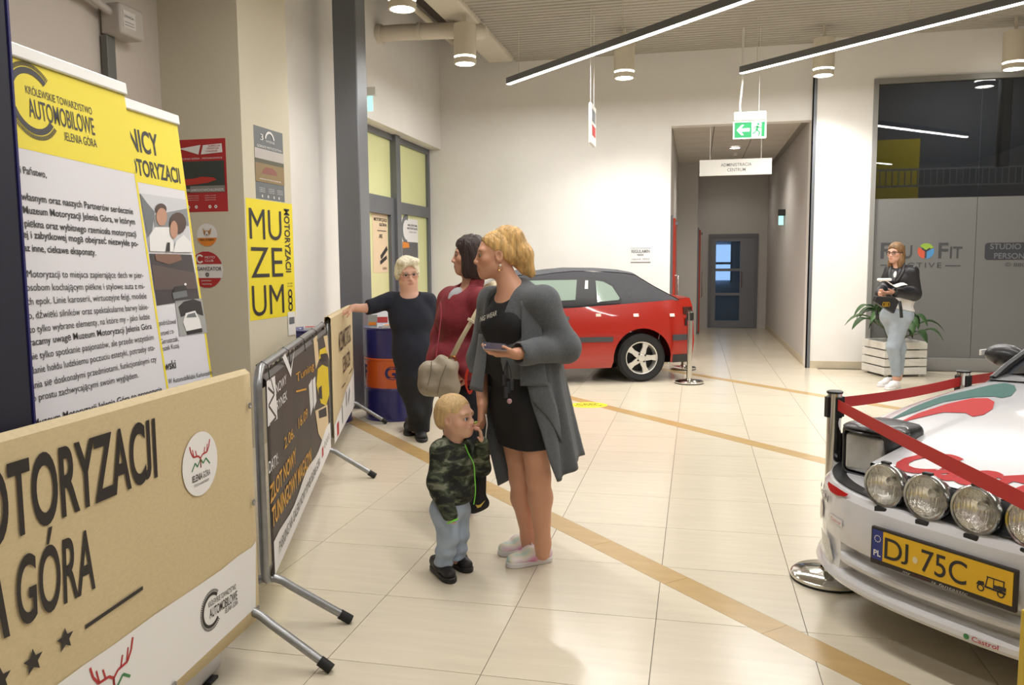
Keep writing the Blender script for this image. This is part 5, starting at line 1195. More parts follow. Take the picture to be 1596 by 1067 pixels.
mb = MB(); mb.cyl((.11, 0, .335), (.11, 0, Z_CEIL-q[2]-.003), .003, n=6); mb.build('wire', M_hous, e)
# edge-on hanging sign
q = at(923, 226, 1, 9.9); e = sign_empty('hanging_sign', q, 'thin hanging sign seen edge-on before the white wall', 'sign'); e.rotation_euler = (0, 0, YAW+PI/2-.22)
mb = MB(); mb.b(-.21, .21, -.018, .018, 0, .46); mb.build('board', M_hous, e, bevel=.004); mb = MB(); mb.b(-.16, .16, -.0205, -.0185, .10, .22); mb.build('red_print', I_red, e); mb = MB(); mb.b(-.16, .16, -.0205, -.0185, .26, .40); mb.build('grey_print', I_gry, e)
for x in (-.16, .16):
    mb = MB(); mb.cyl((x, 0, .46), (x, 0, Z_CEIL-q[2]-.003), .003, n=6); mb.build('wire', M_hous, e)
# administration sign
a, b = at(1090, 277, 1, 12.15), at(1203, 251, 1, 12.15); e = sign_empty('direction_sign', ((a[0]+b[0])/2, 12.15, 2.70), 'white sign ADMINISTRACJA CENTRUM over the corridor entrance')
w = b[0]-a[0]; mb = MB(); mb.b(-w/2, w/2, -.02, .02, 0, .225); mb.build('board', M_hous, e, bevel=.003)
mb = MB(); f = plane_fn((0, -.0205, 0), (1, 0, 0), (0, 0, 1)); put_text(mb, f, 'ADMINISTRACJA', -.2, .125, .045, w=.42, bold=.004); put_text(mb, f, 'CENTRUM', -.11, .055, .045, w=.25, bold=.004); mb.build('lettering', I_gry, e)
for x in (-.35, .35):
    mb = MB(); mb.cyl((x, 0, .225), (x, 0, .698), .004, n=6); mb.build('wire', M_hous, e)
# corridor downlight + smoke detectors
def corr_lamp(x, y, lb, en=60):
    e = empty('recessed_lamp', (x, y, 3.40), 0, lb, 'ceiling lamp', 'recessed corridor lamps')
    mb = MB(); mb.lathe([(.09, .018), (.105, .016), (.11, .0), (.085, -.002), (.082, .008)], 24); mb.build('ring', M_hous, e, smooth=True); mb = MB(); mb.lathe([(.001, .004), (.083, .004)], 24); mb.build('diffuser', M_led, e)
    ld = bpy.data.lights.new('lamp', 'SPOT'); ld.energy = en; ld.spot_size = 2.6; ld.spot_blend = .8; ld.shadow_soft_size = .08; ld.color = (1, .93, .84); l = bpy.data.objects.new('lamp', ld); COL.objects.link(l); l.parent = e; l.location = (0, 0, -.02)
corr_lamp(.62, 14.6, 'recessed ceiling lamp behind the exit sign in the corridor'); corr_lamp(.62, 17.6, 'recessed ceiling lamp by the corridor end door', 14)
for y, lb in ((13.3, 'small smoke detector on the corridor ceiling, first'), (15.4, 'small smoke detector on the corridor ceiling, further in')):
    e = empty('smoke_detector', (.66, y, 3.412), 0, lb, 'detector', 'corridor smoke detectors'); mb = MB(); mb.lathe([(.001, -.05), (.03, -.05), (.045, -.03), (.05, .007)], 18); mb.build('shell', M_hous, e, smooth=True); mb = MB(); mb.lathe([(.001, -.062), (.012, -.06), (.014, -.051)], 12); mb.build('sensor_tip', I_gry, e, smooth=True)
# escape light on the corridor wall, and one behind the metal column
q = at(1222, 336, 0, 1.5); e = sign_empty('escape_light', (1.50, q[1], q[2]-.16), 'small lit escape sign on the right corridor wall', 'exit sign', 'escape signs on walls')
mb = MB(); mb.b(-.10, .018, -.05, .05, .16, .27); mb.build('housing', M_black, e, bevel=.01); mb = MB(); mb.b(-.09, -.01, -.008, .008, 0, .158); mb.build('light_panel', mat('escape_teal', '#7fc4bd', .3, emit=('#9fe8de', .9)), e)
q = at(583, 165, 0, -3.8); e = sign_empty('escape_light', (-3.797, q[1]-.22, q[2]-.1), 'small teal escape sign on the left wall behind the metal column', 'exit sign', 'escape signs on walls')
mb = MB(); mb.b(0, .12, -.03, .03, .17, .27); mb.build('housing', M_hous, e, bevel=.008); mb = MB(); mb.b(.01, .07, -.008, .008, 0, .168); mb.build('light_panel', MATS['escape_teal'], e)
# fire cabinets: red door leaves with steel pulls at the corridor's left side
M_fire = mat('fire_red', '#b8361f', .4)
for (px, py0, px2), x, y, lb in (((1047, 342, 1052), -.365, 12.55, 'red cabinet door with a steel pull at the corridor mouth'), ((1082, 362, 1087), .025, 17.4, 'red cabinet door with a steel pull deep in the corridor')):
    e = empty('cabinet_door', (x, y, 0), 0, lb, 'cabinet door', 'red corridor cabinet doors')
    mb = MB(); mb.b(0, .06, -.30, .55, .04, 2.12); mb.build('leaf', M_fire, e, bevel=.004)
    mb = MB(); mb.b(-.002, .03, -.36, -.305, .0, 2.16); mb.build('edge_frame', M_grey, e)
    mb = MB(); mb.tube([(.045, -.12, .75), (.105, -.12, .75), (.105, -.12, 1.28), (.045, -.12, 1.28)], .012, 8); mb.build('pull_handle', MATS['steel'], e, smooth=True)
    mb = MB(); mb.b(.045, .10, -.28, -.10, 2.02, 2.07); mb.build('door_closer', M_dgrey, e)
# notice on the white wall
a, b = at(983, 409, 1, Y_BACK), at(1014, 386, 1, Y_BACK); w, h = b[0]-a[0], b[2]-a[2]; e = sign_empty('wall_notice', (a[0], Y_BACK-.004, a[2]), 'small white notice on the wall above the red car roof', 'notice')
mb = MB(); mb.b(0, w, -.003, .003, 0, h); mb.build('sheet', I_wht, e); f = plane_fn((0, -.0032, 0), (1, 0, 0), (0, 0, 1))
mb = MB(); put_line(mb, f, [(0, h*.98), (w, h*.98)], .006); put_line(mb, f, [(0, h*.03), (w, h*.03)], .008); put_text(mb, f, 'REGULAMIN', w*.04, h*.66, h*.22, w=w*.92, bold=.03); put_text(mb, f, 'PARKING', w*.33, h*.46, h*.13, w=w*.32, bold=.03); put_text(mb, f, 'cennik 2022', w*.05, h*.18, h*.12, w=w*.9); mb.build('lettering', I_gry, e)
# shop-front lettering on the frosted film
pl = Plane((XS, Y_SHOP+.015, 0), (1, 0, 0), (0, 0, 1), None, off=.002)
e = sign_empty('film_lettering', (at(1437, 400, 1, Y_SHOP)[0], Y_SHOP+.0135, 1.3), 'dark F U FIT ACTIVE lettering on the frosted shop film', 'lettering'); pl.base = vec(e.location)
mb = MB(); f = pl.fn()
pl.text(mb, 'F', (1372, 402), (1388, 402), 24, bold=.015); pl.text(mb, 'D', (1391, 402), (1404, 402), 20, bold=.015); pl.text(mb, 'U', (1407, 402), (1421, 402), 20, bold=.015); pl.text(mb, 'F', (1462, 402), (1477, 402), 24, bold=.015); pl.text(mb, 'IT', (1480, 402), (1499, 402), 18, bold=.015); pl.text(mb, 'ACTIVE', (1400, 417), (1467, 417), 8, space=1.3); pl.line(mb, [(1372, 413), (1396, 413)], .012); pl.line(mb, [(1473, 414), (1497, 414)], .012); mb.build('lettering', ink('film_dark', '#3f4144'), e)
cu, cv = pl.uv(1443, 391); r = abs(pl.uv(1456, 391)[0]-cu)
for nm, a0, c in (('logo_green', .45, '#8aa83a'), ('logo_red', 2.6, '#c4543a'), ('logo_blue', 4.7, '#4a86b8')):
    mb = MB(); pts = [(cu+r*.12*math.cos(a0+.9), cv+r*.12*math.sin(a0+.9))] + [(cu + r*math.cos(a0+1.95*i/12), cv + r*math.sin(a0+1.95*i/12)) for i in range(13)]; put_poly(mb, pl.fn(1.), pts); mb.build(nm, ink(nm, c), e)
mb = MB(); put_line(mb, pl.fn(2.), [(cu, cv-r*.9), (cu, cv), (cu-r*.5, cv+r*.35)], r*.22); put_line(mb, pl.fn(2.), [(cu, cv), (cu+r*.5, cv+r*.35)], r*.22); mb.build('logo_figure', ink('film_dark', '#3f4144'), e)
pl = Plane((XS, Y_SHOP+.015, 0), (1, 0, 0), (0, 0, 1), None, off=.002); a, b = pl.uv(1534, 405), pl.uv(1640, 377)
e = sign_empty('film_plaque', (pl.o + pl.ux*(a[0]+.4) + pl.uy*a[1]), 'dark plaque reading STUDIO on the frosted shop film', 'lettering'); pl.base = vec(e.location)
mb = MB(); rr_ = .04; pts = []
for cx, cz, a0 in ((b[0]-rr_, b[1]-rr_, 0), (a[0]+rr_, b[1]-rr_, PI/2), (a[0]+rr_, a[1]+rr_, PI), (b[0]-rr_, a[1]+rr_, 1.5*PI)): pts += [(cx + rr_*math.cos(a0+t*PI/10), cz + rr_*math.sin(a0+t*PI/10)) for t in range(6)]
put_poly(mb, pl.fn(1), pts); mb.build('plaque', ink('plaque_dark', '#36383d'), e)
mb = MB(); pl.text(mb, 'STUDIO', (1543, 388), (1591, 388), 8.5, bold=.01); pl.text(mb, 'PERSON', (1549, 402.5), (1596, 403), 8.5, bold=.01); mb.build('lettering', I_gry, e)
mb = MB(); pl.text(mb, '© 880', (1566, 415), (1598, 415.5), 6); mb.build('phone_lettering', ink('film_dark', '#3f4144'), e)
# yellow floor sticker
c = G(917, 631); e = empty('floor_sticker', (c[0], c[1], 0), YAW, 'yellow oval sticker on the floor beyond the grey cardigan', 'sticker')
mb = MB(); mb.poly([(.20*math.cos(t), .165*math.sin(t), .0012) for t in np.linspace(0, 2*PI, 33)[:-1]]); mb.build('disc', I_yel, e)
mb = MB(); f = plane_fn((0, 0, .0012), (1, 0, 0), (0, 1, 0)); put_text(mb, f, 'KEEP', -.12, .03, .05, w=.24, bold=.03); put_text(mb, f, 'DISTANCE', -.14, -.06, .04, w=.28, bold=.03); mb.build('lettering', I_dk, e)
# planter with a leafy plant
c = G(1397, 588); M_plw = mat('planter_white', '#d8d6ce', .55, noise=(9, .06, (1, 1, 6)), bump=(30, .06, (1, 1, 5)))
e = empty('planter_box', (c[0]+.03, c[1]+.32, 0), .30, 'white slatted wooden planter box behind the standing woman', 'planter')
S = .27
for k in range(4):
    z0 = .03 + .108*k
    for i in range(4):
        a = i*PI/2; mb = MB(); mb.box((0, -S, z0+.047), (2*S+.02, .028, .092)); mb.xf(Matrix.Rotation(a, 4, 'Z')); mb.build('slat', M_plw, e, bevel=.004)
for sx in (-1, 1):
    for sy in (-1, 1): mb = MB(); mb.b(sx*(S-.05)-.02, sx*(S-.05)+.02, sy*(S-.05)-.02, sy*(S-.05)+.02, 0, .45); mb.build('corner_post', M_plw, e)
mb = MB(); mb.b(-S+.015, S-.015, -S+.015, S-.015, .36, .40); mb.build('soil', mat('soil', '#2d261f', .95, bump=(40, .5)), e)
pe = empty('leafy_plant', (c[0]+.03, c[1]+.32, .401), 0, 'dark green broad-leaved plant growing in the white planter', 'plant')
M_leaf = mat('leaf_green', '#3d5c33', .42, noise=(6, .25), rnd=.25); M_stem = mat('stem_green', '#4c5a35', .6)
rnd = random.Random(3)
for i in range(24):
    a = 2*PI*i/24*3.0 + rnd.uniform(-.3, .3); ln = rnd.uniform(.22, .5)*(.5 if math.sin(a) > .2 else 1); hgt = rnd.uniform(.12, .46); p0 = vec((.06*math.cos(a), .06*math.sin(a), 0)); d = vec((math.cos(a), math.sin(a), 0)); tip = p0 + d*ln*.55 + vec((0, 0, hgt)); mid = p0 + d*ln*.2 + vec((0, 0, hgt*.7))
    mb = MB(); mb.tube([p0, mid, tip], .006, 6); st = mb.build('stem', M_stem, pe, smooth=True)
    W_ = rnd.uniform(.05, .085); Ll = rnd.uniform(.24, .36)*(.45 if d[1] > .2 else 1); rows = []; sd = vec((-d[1], d[0], 0))
    for k in range(9):
        t = k/8; cpt = tip + d*Ll*t + vec((0, 0, .10*math.sin(t*2.2) - .16*t*t)); w_ = W_*math.sin(PI*min(1, t*.93+.06))**.8
        rows.append([cpt - sd*w_ + vec((0, 0, .35*w_)), cpt, cpt + sd*w_ + vec((0, 0, .35*w_))])
    mb = MB(); mb.grid(rows); mb.build('leaf', M_leaf, pe, smooth=True, recalc=False, solid=.0012)
# yellow board whose edge shows at the lower right
q = P(1592, 950, 1.75); e = empty('yellow_board', (q[0]+.268*CY, q[1]+.268*SY, 0), YAW+.02, 'yellow board whose edge shows at the lower right corner', 'board')
mb = MB(); mb.b(-.265, .3, -.012, .012, .015, q[2]); mb.build('board', mat('board_yellow', '#c8ab2a', .5), e, bevel=.003)
mb = MB(); mb.b(-.2, -.14, -.1, .1, 0, .015); mb.b(.18, .24, -.1, .1, 0, .015); mb.build('foot_plates', M_black, e)
# ================================================================== PEOPLE
def mat_skin(name): return mat(name, '#ffffff', .5, vcol=True, bump=(90, .02), spec=.35)
def srgb(c): return np.array(lin(c))
class Person:
    def __init__(s, base_px, label, z=0.):
        s.B = G(*base_px); s.D = depth(s.B); s.e = empty('person', (s.B[0], s.B[1], 0), YAW, label, 'person')
        s.body = []; s.fine = []; s.paint = []
    def J(s, px, py, dy=0.):
        w = P(px, py, s.D+dy) - vec((s.B[0], s.B[1], 0)); return vec((w[0]*CY + w[1]*SY, -w[0]*SY + w[1]*CY, w[2]))
    def chain(s, pts, rs, k=.02, flat=None): return [cap_(pts[i], pts[i+1], rs[i], rs[i+1], k, flat) for i in range(len(pts)-1)]
    def head(s, c, f, sc=.95, up=(0, 0, 1), child=False, eye='#4a3a2c', brow='#6b4a32', lip='#a8564e', hf=.0036, neck=None, eyes=True, male=False):
        c = vec(c); M = frame(f, up); R = M.T; s.hc, s.hM, s.hs = c, M, sc
        def h(x, y, z): return c + sc*(M[0]*x + M[1]*y + M[2]*z)
        s.h = h
        def E(p, r, k=.012, mode='+'): return ell(h(*p), [q*sc for q in r], M, k*sc, mode)
        def K(a, b, ra, rb=None, k=.012, mode='+'): return cap_(h(*a), h(*b), ra*sc, (rb or ra)*sc, k*sc, None, mode)
        if not child:
            pr = [E((0, -.014, .030), (.074, .094, .086)), E((0, .028, -.028), (.062, .060, .086), .03), K((-.046, .008, -.062), (-.014, .062, -.094), .02, .018, .03), K((.046, .008, -.062), (.014, .062, -.094), .02, .018, .03), E((0, .066, -.098), (.022, .018, .017), .02),
                  K((0, .082, .012), (0, .102, -.030), .0075, .0105, .014), E((0, .101, -.033), (.013, .011, .010), .007), E((-.012, .094, -.036), (.008, .010, .008), .006), E((.012, .094, -.036), (.008, .010, .008), .006),
                  K((-.044, .070, .022), (.044, .070, .022), .013, None, .02), E((-.044, .056, -.022), (.022, .024, .022), .02), E((.044, .056, -.022), (.022, .024, .022), .02), E((0, .078, -.064), (.028, .016, .026), .02)]
            ey, ez, ex = .079, .0, .031
        else:
            pr = [E((0, -.018, .034), (.084, .100, .092)), E((0, .026, -.030), (.066, .062, .076), .03), K((-.045, .012, -.058), (-.012, .058, -.082), .022, .02, .03), K((.045, .012, -.058), (.012, .058, -.082), .022, .02, .03), E((0, .062, -.084), (.02, .018, .016), .02),
                  K((0, .086, -.002), (0, .098, -.030), .0075, .0105, .014), E((-.010, .094, -.034), (.008, .009, .007), .006), E((.010, .094, -.034), (.008, .009, .007), .006), K((-.04, .072, .016), (.04, .072, .016), .014, None, .02), E((-.046, .05, -.036), (.026, .026, .026), .02), E((.046, .05, -.036), (.026, .026, .026), .02), E((0, .076, -.058), (.024, .016, .022), .02)]
            ey, ez, ex = .080, -.006, .031
        lz = -.062 if not child else -.056
        pr += [K((-.019, .086, lz), (.019, .086, lz), .0058, None, .005), K((-.016, .086, lz-.011), (.016, .086, lz-.011), .0066, None, .005), K((0, .093, lz), (0, .093, lz-.010), .005, None, .006)]
        for sg in (-1, 1):
            pr += [E((sg*ex, ey+.013, ez), (.0160, .0105, .0078), .006, '-'), E((sg*.074, -.010, -.008), (.009, .020, .031), .006), E((sg*.080, -.006, -.004), (.006, .011, .018), .004, '-')]
        s.body += pr
        if neck is not None: s.body.append(cap_(h(0, -.022, -.05), neck, .050*sc, .056*sc, .03))
        s.fine.append((c - .135*sc, c + .135*sc, hf))
        lipc, browc = srgb(lip), srgb(brow)
        def paint(V, C):
            q = (V - c)/sc; x, y, z = q @ M[0], q @ M[1], q @ M[2]
            w = np.clip(1.25 - np.sqrt((x/.022)**2 + ((z-lz+.0055)/.0105)**2), 0, .35)/.35*(y > .06); C[:] = C + (lipc - C)*(w*.55)[:, None]
            for sg in (-1, 1):
                d = np.sqrt(((x-sg*.034)/.021)**2 + ((z-ez-.0245+.18*np.abs(x-sg*.034))/.0055)**2); w = np.clip(1.3-d, 0, .4)/.4*(y > .04); C[:] = C + (browc - C)*(w*.85)[:, None]
                d = np.sqrt(((x-sg*ex)/.018)**2 + ((z-ez)/.010)**2); w = np.clip(1.4-d, 0, .5)/.5*(y > .05); C[:] = C*(1-.35*w[:, None])
                d = np.sqrt(((x-sg*.046)/.03)**2 + ((z+.028)/.022)**2); w = np.clip(1.2-d, 0, 1)*(y > .02); C[:] = C*(1 + w[:, None]*np.array([.03, -.10, -.10]))
        s.paint.append(paint)
        if eyes:
            for sg in (-1, 1):
                ce = h(sg*ex, ey-.0048, ez); r = .0118*sc; n = 16; mb = MB()
                m3 = Matrix(((R[0][0], R[0][1], R[0][2]), (R[1][0], R[1][1], R[1][2]), (R[2][0], R[2][1], R[2][2]))) @ Matrix.Rotation(-PI/2, 3, 'X')   # lathe axis -> forward
                prof = [(r*math.sin(t), r*math.cos(t)) for t in np.linspace(.0001, PI-.0001, 14)]
                mb.lathe(prof, n, ce, m3); mb.mi = [(1 if i//n < 2 else (2 if i//n < 4 else 0)) for i in range(len(mb.f))]
                mb.build('eye', [mat('eye_white', '#dcd8d2', .2), mat('pupil', '#0d0b0a', .1), mat('iris_'+eye, eye, .15)], s.e, smooth=True, recalc=False)
        return pr
    def hand(s, w, d, n, sc=1., curl=.5, thumb=1, hf=.0032, tw=None, only=False):
        w, d, n = vec(w), unit(d), unit(vec(n) - unit(d)*(vec(n) @ unit(d))); sd = np.cross(d, n)*thumb
        M = np.stack([sd, d, n]); pr = [rbox(w + d*.050*sc, (.040*sc, .050*sc, .0145*sc), .013*sc, M, .012), cap_(w - d*.03*sc, w + d*.02*sc, .027*sc, .026*sc, .015, (n, .75))]
        for i, (ln, off) in enumerate(((.070, .030), (.078, .010), (.072, -.010), (.056, -.029))):
            p = w + d*.094*sc + sd*off*sc; a = 0.; cu = curl*(1+.08*i)
            for j, (fr, da) in enumerate(((.44, .55), (.31, .95), (.25, .75))):
                a += cu*da; q = p + (d*math.cos(a) + n*math.sin(a))*ln*fr*sc + sd*off*.10*sc; pr.append(cap_(p, q, (.0092-.0009*j)*sc, (.0085-.0009*j)*sc, .004)); p = q
        p = w + d*.022*sc + sd*.030*sc; t1 = unit(d*.65 + sd*.75 + n*.25); q = p + t1*.042*sc; t2 = unit(d*.95 + sd*.25 + n*(.3+curl*.4)); r = q + t2*.034*sc
        pr += [cap_(p, q, .0125*sc, .0105*sc, .008), cap_(q, r, .0100*sc, .0080*sc, .005)]
        s.body += pr; c = w + d*.085*sc; s.fine.append((c-.11*sc, c+.11*sc, hf)); s.hand_frame = (w, d, n, sd); return pr
    def finish(s, skin, h=.008):
        base = srgb(skin)
        def color(V):
            C = np.tile(base, (len(V), 1)).astype(float)
            for p in s.paint: p(V, C)
            return np.clip(C, 0, 1)
        fine = []
        for a, b, hh in s.fine: fine.append((a, b, hh))
        return soft('body', s.body, mat_skin('skin_vc'), s.e, h, None, color, fine)
    def shoe(s, heel, toe, m_up, m_sole, w=.043, top=.085, laces=None, name='shoe', sole_h=.026, tongue=True, kind=0):
        heel, toe = vec(heel), vec(toe); heel[2] = toe[2] = 0; L = np.linalg.norm(toe-heel); d = (toe-heel)/L; sd = vec((-d[1], d[0], 0)); g = empty(name, heel + d*L*.5); g.parent = s.e; o = -(heel + d*L*.5)
        a = lambda t, z, q=0: heel + o + d*L*t + sd*q + vec((0, 0, z))
        pr = [cap_(a(.14, .045), a(.45, .05), w*.86, w*.92, .03), cap_(a(.45, .045), a(.83, .034), w*.98, w*.86, .03, ((0, 0, 1), .80)), cap_(a(.17, .05), a(.20, top), w*.80, w*.82, .02), cap_(a(.25, top-.01), a(.55, .06), w*.55, w*.5, .025),
              half(a(.5, sole_h*.6), (0, 0, -1)), half(a(.2, top), (-.12*d[0], -.12*d[1], 1))]
        soft('upper', pr, m_up, g, .006)
        out = []
        for t, ww in ((0, .3), (.03, .62), (.10, .86), (.25, .93), (.45, .92), (.65, 1.04), (.80, 1.02), (.92, .80), (.98, .45), (1.0, .15)): out.append((t, ww))
        loop = [a(t, 0, -w*q) for t, q in out] + [a(t, 0, w*q) for t, q in out[::-1]]
        mb = MB(); mb.extrude(loop, (0, 0, sole_h)); mb.build('sole', m_sole, g, bevel=.005, smooth=True, sharp=.9)
        if laces is not None:
            for k in range(4):
                t = .42 + .075*k; zt = (top+.012) - .010*k
                mb = MB(); mb.tube([a(t, zt-.018, -w*.55), a(t+.02, zt+.004, 0), a(t, zt-.018, w*.55)], .0035, 5); mb.build('lace', laces, g, smooth=True)
        return g
def ribbon(pts, w, side, m, par, name, t=.003):
    """flat band through pts, its width along side"""
    sd = unit(side); mb = MB(); mb.grid([[vec(p) - sd*w/2 for p in pts], [vec(p) + sd*w/2 for p in pts]]); return mb.build(name, m, par, smooth=True, recalc=False, solid=t)
def subdiv_path(pts, n=6):
    pts = [vec(p) for p in pts]; out = []
    for i in range(len(pts)-1):
        p0, p1, p2, p3 = pts[max(0, i-1)], pts[i], pts[i+1], pts[min(len(pts)-1, i+2)]
        for k in range(n):
            t = k/n; out.append(.5*((2*p1) + (-p0+p2)*t + (2*p0-5*p1+4*p2-p3)*t*t + (-p0+3*p1-3*p2+p3)*t**3))
    return out + [pts[-1]]
M_knit = mat('knit_charcoal', '#565a5e', .95, noise=(90, .12), bump=(260, .35), sheen=.15)
M_dress = mat('jersey_black', '#1a1a1d', .85, noise=(30, .1), bump=(25, .05))
def folds(amp, a, b, c): return lambda X, Y, Z: amp*(np.sin(a*Z + 9*X + 5*Y) * np.sin(b*X + c*Y + 7*Z))

# ---------------------------------------------------------------- woman in the grey cardigan
p = Person((823, 880), 'blonde woman in a long grey cardigan and black dress looking left, phone in hand'); J = p.J; e = p.e
tf = unit((-.75, -.66, 0)); tl = unit((.66, -.75, 0)); TM = np.stack([-tl, tf, vec((0, 0, 1))])
neck = J(797, 452, .0); chest = J(806, 500); waist = J(806, 556); pelv = J(815, 622)
shL, shR = J(844, 472, -.13), J(768, 470, .13); elL, wrL = J(881, 541, -.12), J(806, 551, -.30); elR, wrR = J(748, 560, .15), J(752, 628, .0)
hpL, hpR = J(831, 632, -.07), J(800, 632, .07); knL, knR = J(839, 742, -.06), J(812, 742, .06); anL, anR = J(846, 846, -.05), J(824, 836, .07)
p.head(J(773, 397), (-1, -.10, -.03), .95, up=(.02, 0, 1), neck=neck, eye='#5a6a72', brow='#8a6238', lip='#a4504c')
p.body += [ell(chest, (.165, .115, .17), TM, .04), ell(waist, (.135, .11, .13), TM, .05), ell(pelv, (.165, .125, .13), TM, .05), cap_(shL, shR, .05, .05, .04), cap_(neck, chest, .055, .08, .04)]
p.body += p.chain([shL, elL, wrL], [.048, .040, .026], .03) + p.chain([shR, elR, wrR], [.048, .040, .026], .03)
p.body += p.chain([hpL, knL, J(842, 775, -.045), anL, anL - vec((0, 0, .05))], [.092, .056, .057, .036, .036], .03) + p.chain([hpR, knR, J(815, 775, .075), anR, anR - vec((0, 0, .05))], [.092, .056, .057, .036, .036], .03)
p.hand(wrL, (-.95, -.22, .04), (.05, .2, 1), 1., .38, thumb=-1); hw, hd, hn, hs = p.hand_frame
p.hand(wrR, (-.02, -.25, -1), (-.6, .2, 0), .95, .75, thumb=1)
p.finish('#cf9a7e', .007)
# dress
zhem = J(826, 692)[2]; bust = J(792, 505, -.03)
dress = [ell(chest + vec((0, 0, -.01)), (.172, .125, .17), TM, .04), ell(chest + tf*.075 - tl*.065 + vec((0, 0, -.02)), (.075, .075, .075), TM, .05), ell(chest + tf*.075 + tl*.065 + vec((0, 0, -.02)), (.075, .075, .075), TM, .05), ell(waist + tf*.02, (.150, .135, .14), TM, .06), ell(pelv, (.178, .140, .16), TM, .06),
         cap_(pelv, J(826, 700), .150, .142, .04, (tf, .86)), cap_(hpL, knL, .108, .088, .05), cap_(hpR, knR, .104, .082, .05), cap_(shL*.9+shR*.1, shR*.9+shL*.1, .058, .058, .04), half((0, 0, zhem), (.05, 0, -1)), ell(neck + tf*.05 + vec((0, 0, .018)), (.085, .10, .075), TM, .01, '-')]
soft('dress', dress, M_dress, e, .007, folds(.002, 30, 40, 20))
o = c = chest + tf*.150 - tl*.02; mb = MB(); fpl = plane_fn(c + vec((0, 0, .032)), unit(-vec((-tl[0], -tl[1], 0)))*1. + vec((0, 0, -.18)), (0, 0, 1), .002)
ux_ = unit(tl + vec((0, 0, .30))); fpl = plane_fn(chest + tf*.163 - tl*.085 + vec((0, 0, .0)), ux_, vec((0, 0, 1)), -.001); put_text(mb, fpl, 'NG WEAR', 0, 0, .022, w=.13, bold=.02, shear=.3); mb.build('chest_lettering', I_wht, e)
mb = MB(); q = [J(855, 634, -.16), J(857, 660, -.17), J(858, 690, -.165)]; mb.tube(q, .0022, 6); mb.build('side_piping', I_wht, e)
# cardigan: upper part
card = [ell(chest + vec((0, 0, .0)) - tf*.01, (.195, .15, .19), TM, .04), ell(waist - tf*.005, (.185, .16, .17), TM, .05), cap_(shL, shR, .075, .075, .04), cap_(neck - tf*.045 + vec((0, 0, -.01)), chest - tf*.05, .07, .1, .03)]
card += p.chain([shL, elL, wrL + (elL-wrL)*.10], [.078, .068, .056], .04) + p.chain([shR, elR, wrR + (elR-wrR)*.1], [.070, .060, .050], .04)
wm = np.stack([unit(tl*.97), unit(tf), vec((0, 0, 1))])
card += [rbox(chest + tf*.19 - tl*.035 + vec((0, 0, -.12)), (.085, .145, .42), .03, TM, .012, '-'), ell(neck + tf*.07 + vec((0, 0, .04)), (.082, .10, .11), TM, .012, '-'), half(J(810, 585), (0, 0, -1), .01),
         cap_(wrL + (elL-wrL)*.03, wrL - (elL-wrL)*.35, .045, .05, .006, None, '-'), cap_(wrR + (elR-wrR)*.05, wrR - (elR-wrR)*.3, .040, .045, .006, None, '-')]
soft('cardigan_top', card, M_knit, e, .007, folds(.0035, 24, 30, 20))
# cardigan: hanging skirt of the garment, open in front
ctr0, ctr1 = J(812, 545), J(820, 700); z_top = J(812, 545)[2]; rows = []
NV, NU = 26, 90
for v in range(NV+1):
    t = v/NV; row = []
    f0 = math.radians(42 + 34*t); f1 = math.radians(360 - (40 + 26*t))
    for u in range(NU+1):
        s_ = u/NU; ph = f0 + (f1-f0)*s_
        edge = min(s_, 1-s_); corner = math.exp(-(edge/.13)**2)
        zb = J(820, 706)[2] - (.075 if s_ < .5 else .165)*corner; z = z_top + (zb - z_top)*t
        rx = .205 + .075*t**1.2 + .016*t*math.sin(11*ph+.6) + .010*t*math.sin(19*ph)
        ry = .175 + .075*t**1.2 + .014*t*math.sin(11*ph+.6)
        c = ctr0 + (ctr1-ctr0)*t; q = tf*math.cos(ph)*ry + tl*math.sin(ph)*rx
        row.append((c[0]+q[0], c[1]+q[1], z))
    rows.append(row)
mb = MB(); mb.grid(rows); mb.build('cardigan_skirt', M_knit, e, smooth=True, recalc=False, solid=.006)
# turned lapel flap above the left opening and a fold on the right one
def flap(pts_in, pts_out, nm):
    a, b = subdiv_path(pts_in, 5), subdiv_path(pts_out, 5); rows = [[x + (y-x)*k/6 + vec((0, -.012*math.sin(PI*k/6), 0)) for k in range(7)] for x, y in zip(a, b)]
    mb = MB(); mb.grid(rows); return mb.build(nm, M_knit, e, smooth=True, recalc=False, solid=.006)
flap([J(812, 470, -.15), J(813, 520, -.19), J(811, 565, -.215), J(811, 601, -.235)], [J(836, 462, -.16), J(845, 520, -.185), J(848, 560, -.21), J(854, 601, -.22)], 'lapel')
flap([J(824, 600, -.225), J(828, 620, -.23), J(845, 640, -.225), J(859, 655, -.215)], [J(856, 596, -.21), J(862, 615, -.20), J(870, 645, -.19), J(876, 690, -.18)], 'lapel')
flap([J(747, 520, .05), J(741, 560, .02), J(732, 606, -.02)], [J(760, 520, -.02), J(757, 565, -.06), J(752, 611, -.08)], 'lapel')
flap([J(744, 600, .10), J(756, 650, .12), J(763, 700, .12), J(776, 757, .10)], [J(800, 600, .12), J(802, 650, .14), J(806, 700, .15), J(812, 736, .15)], 'cardigan_panel')
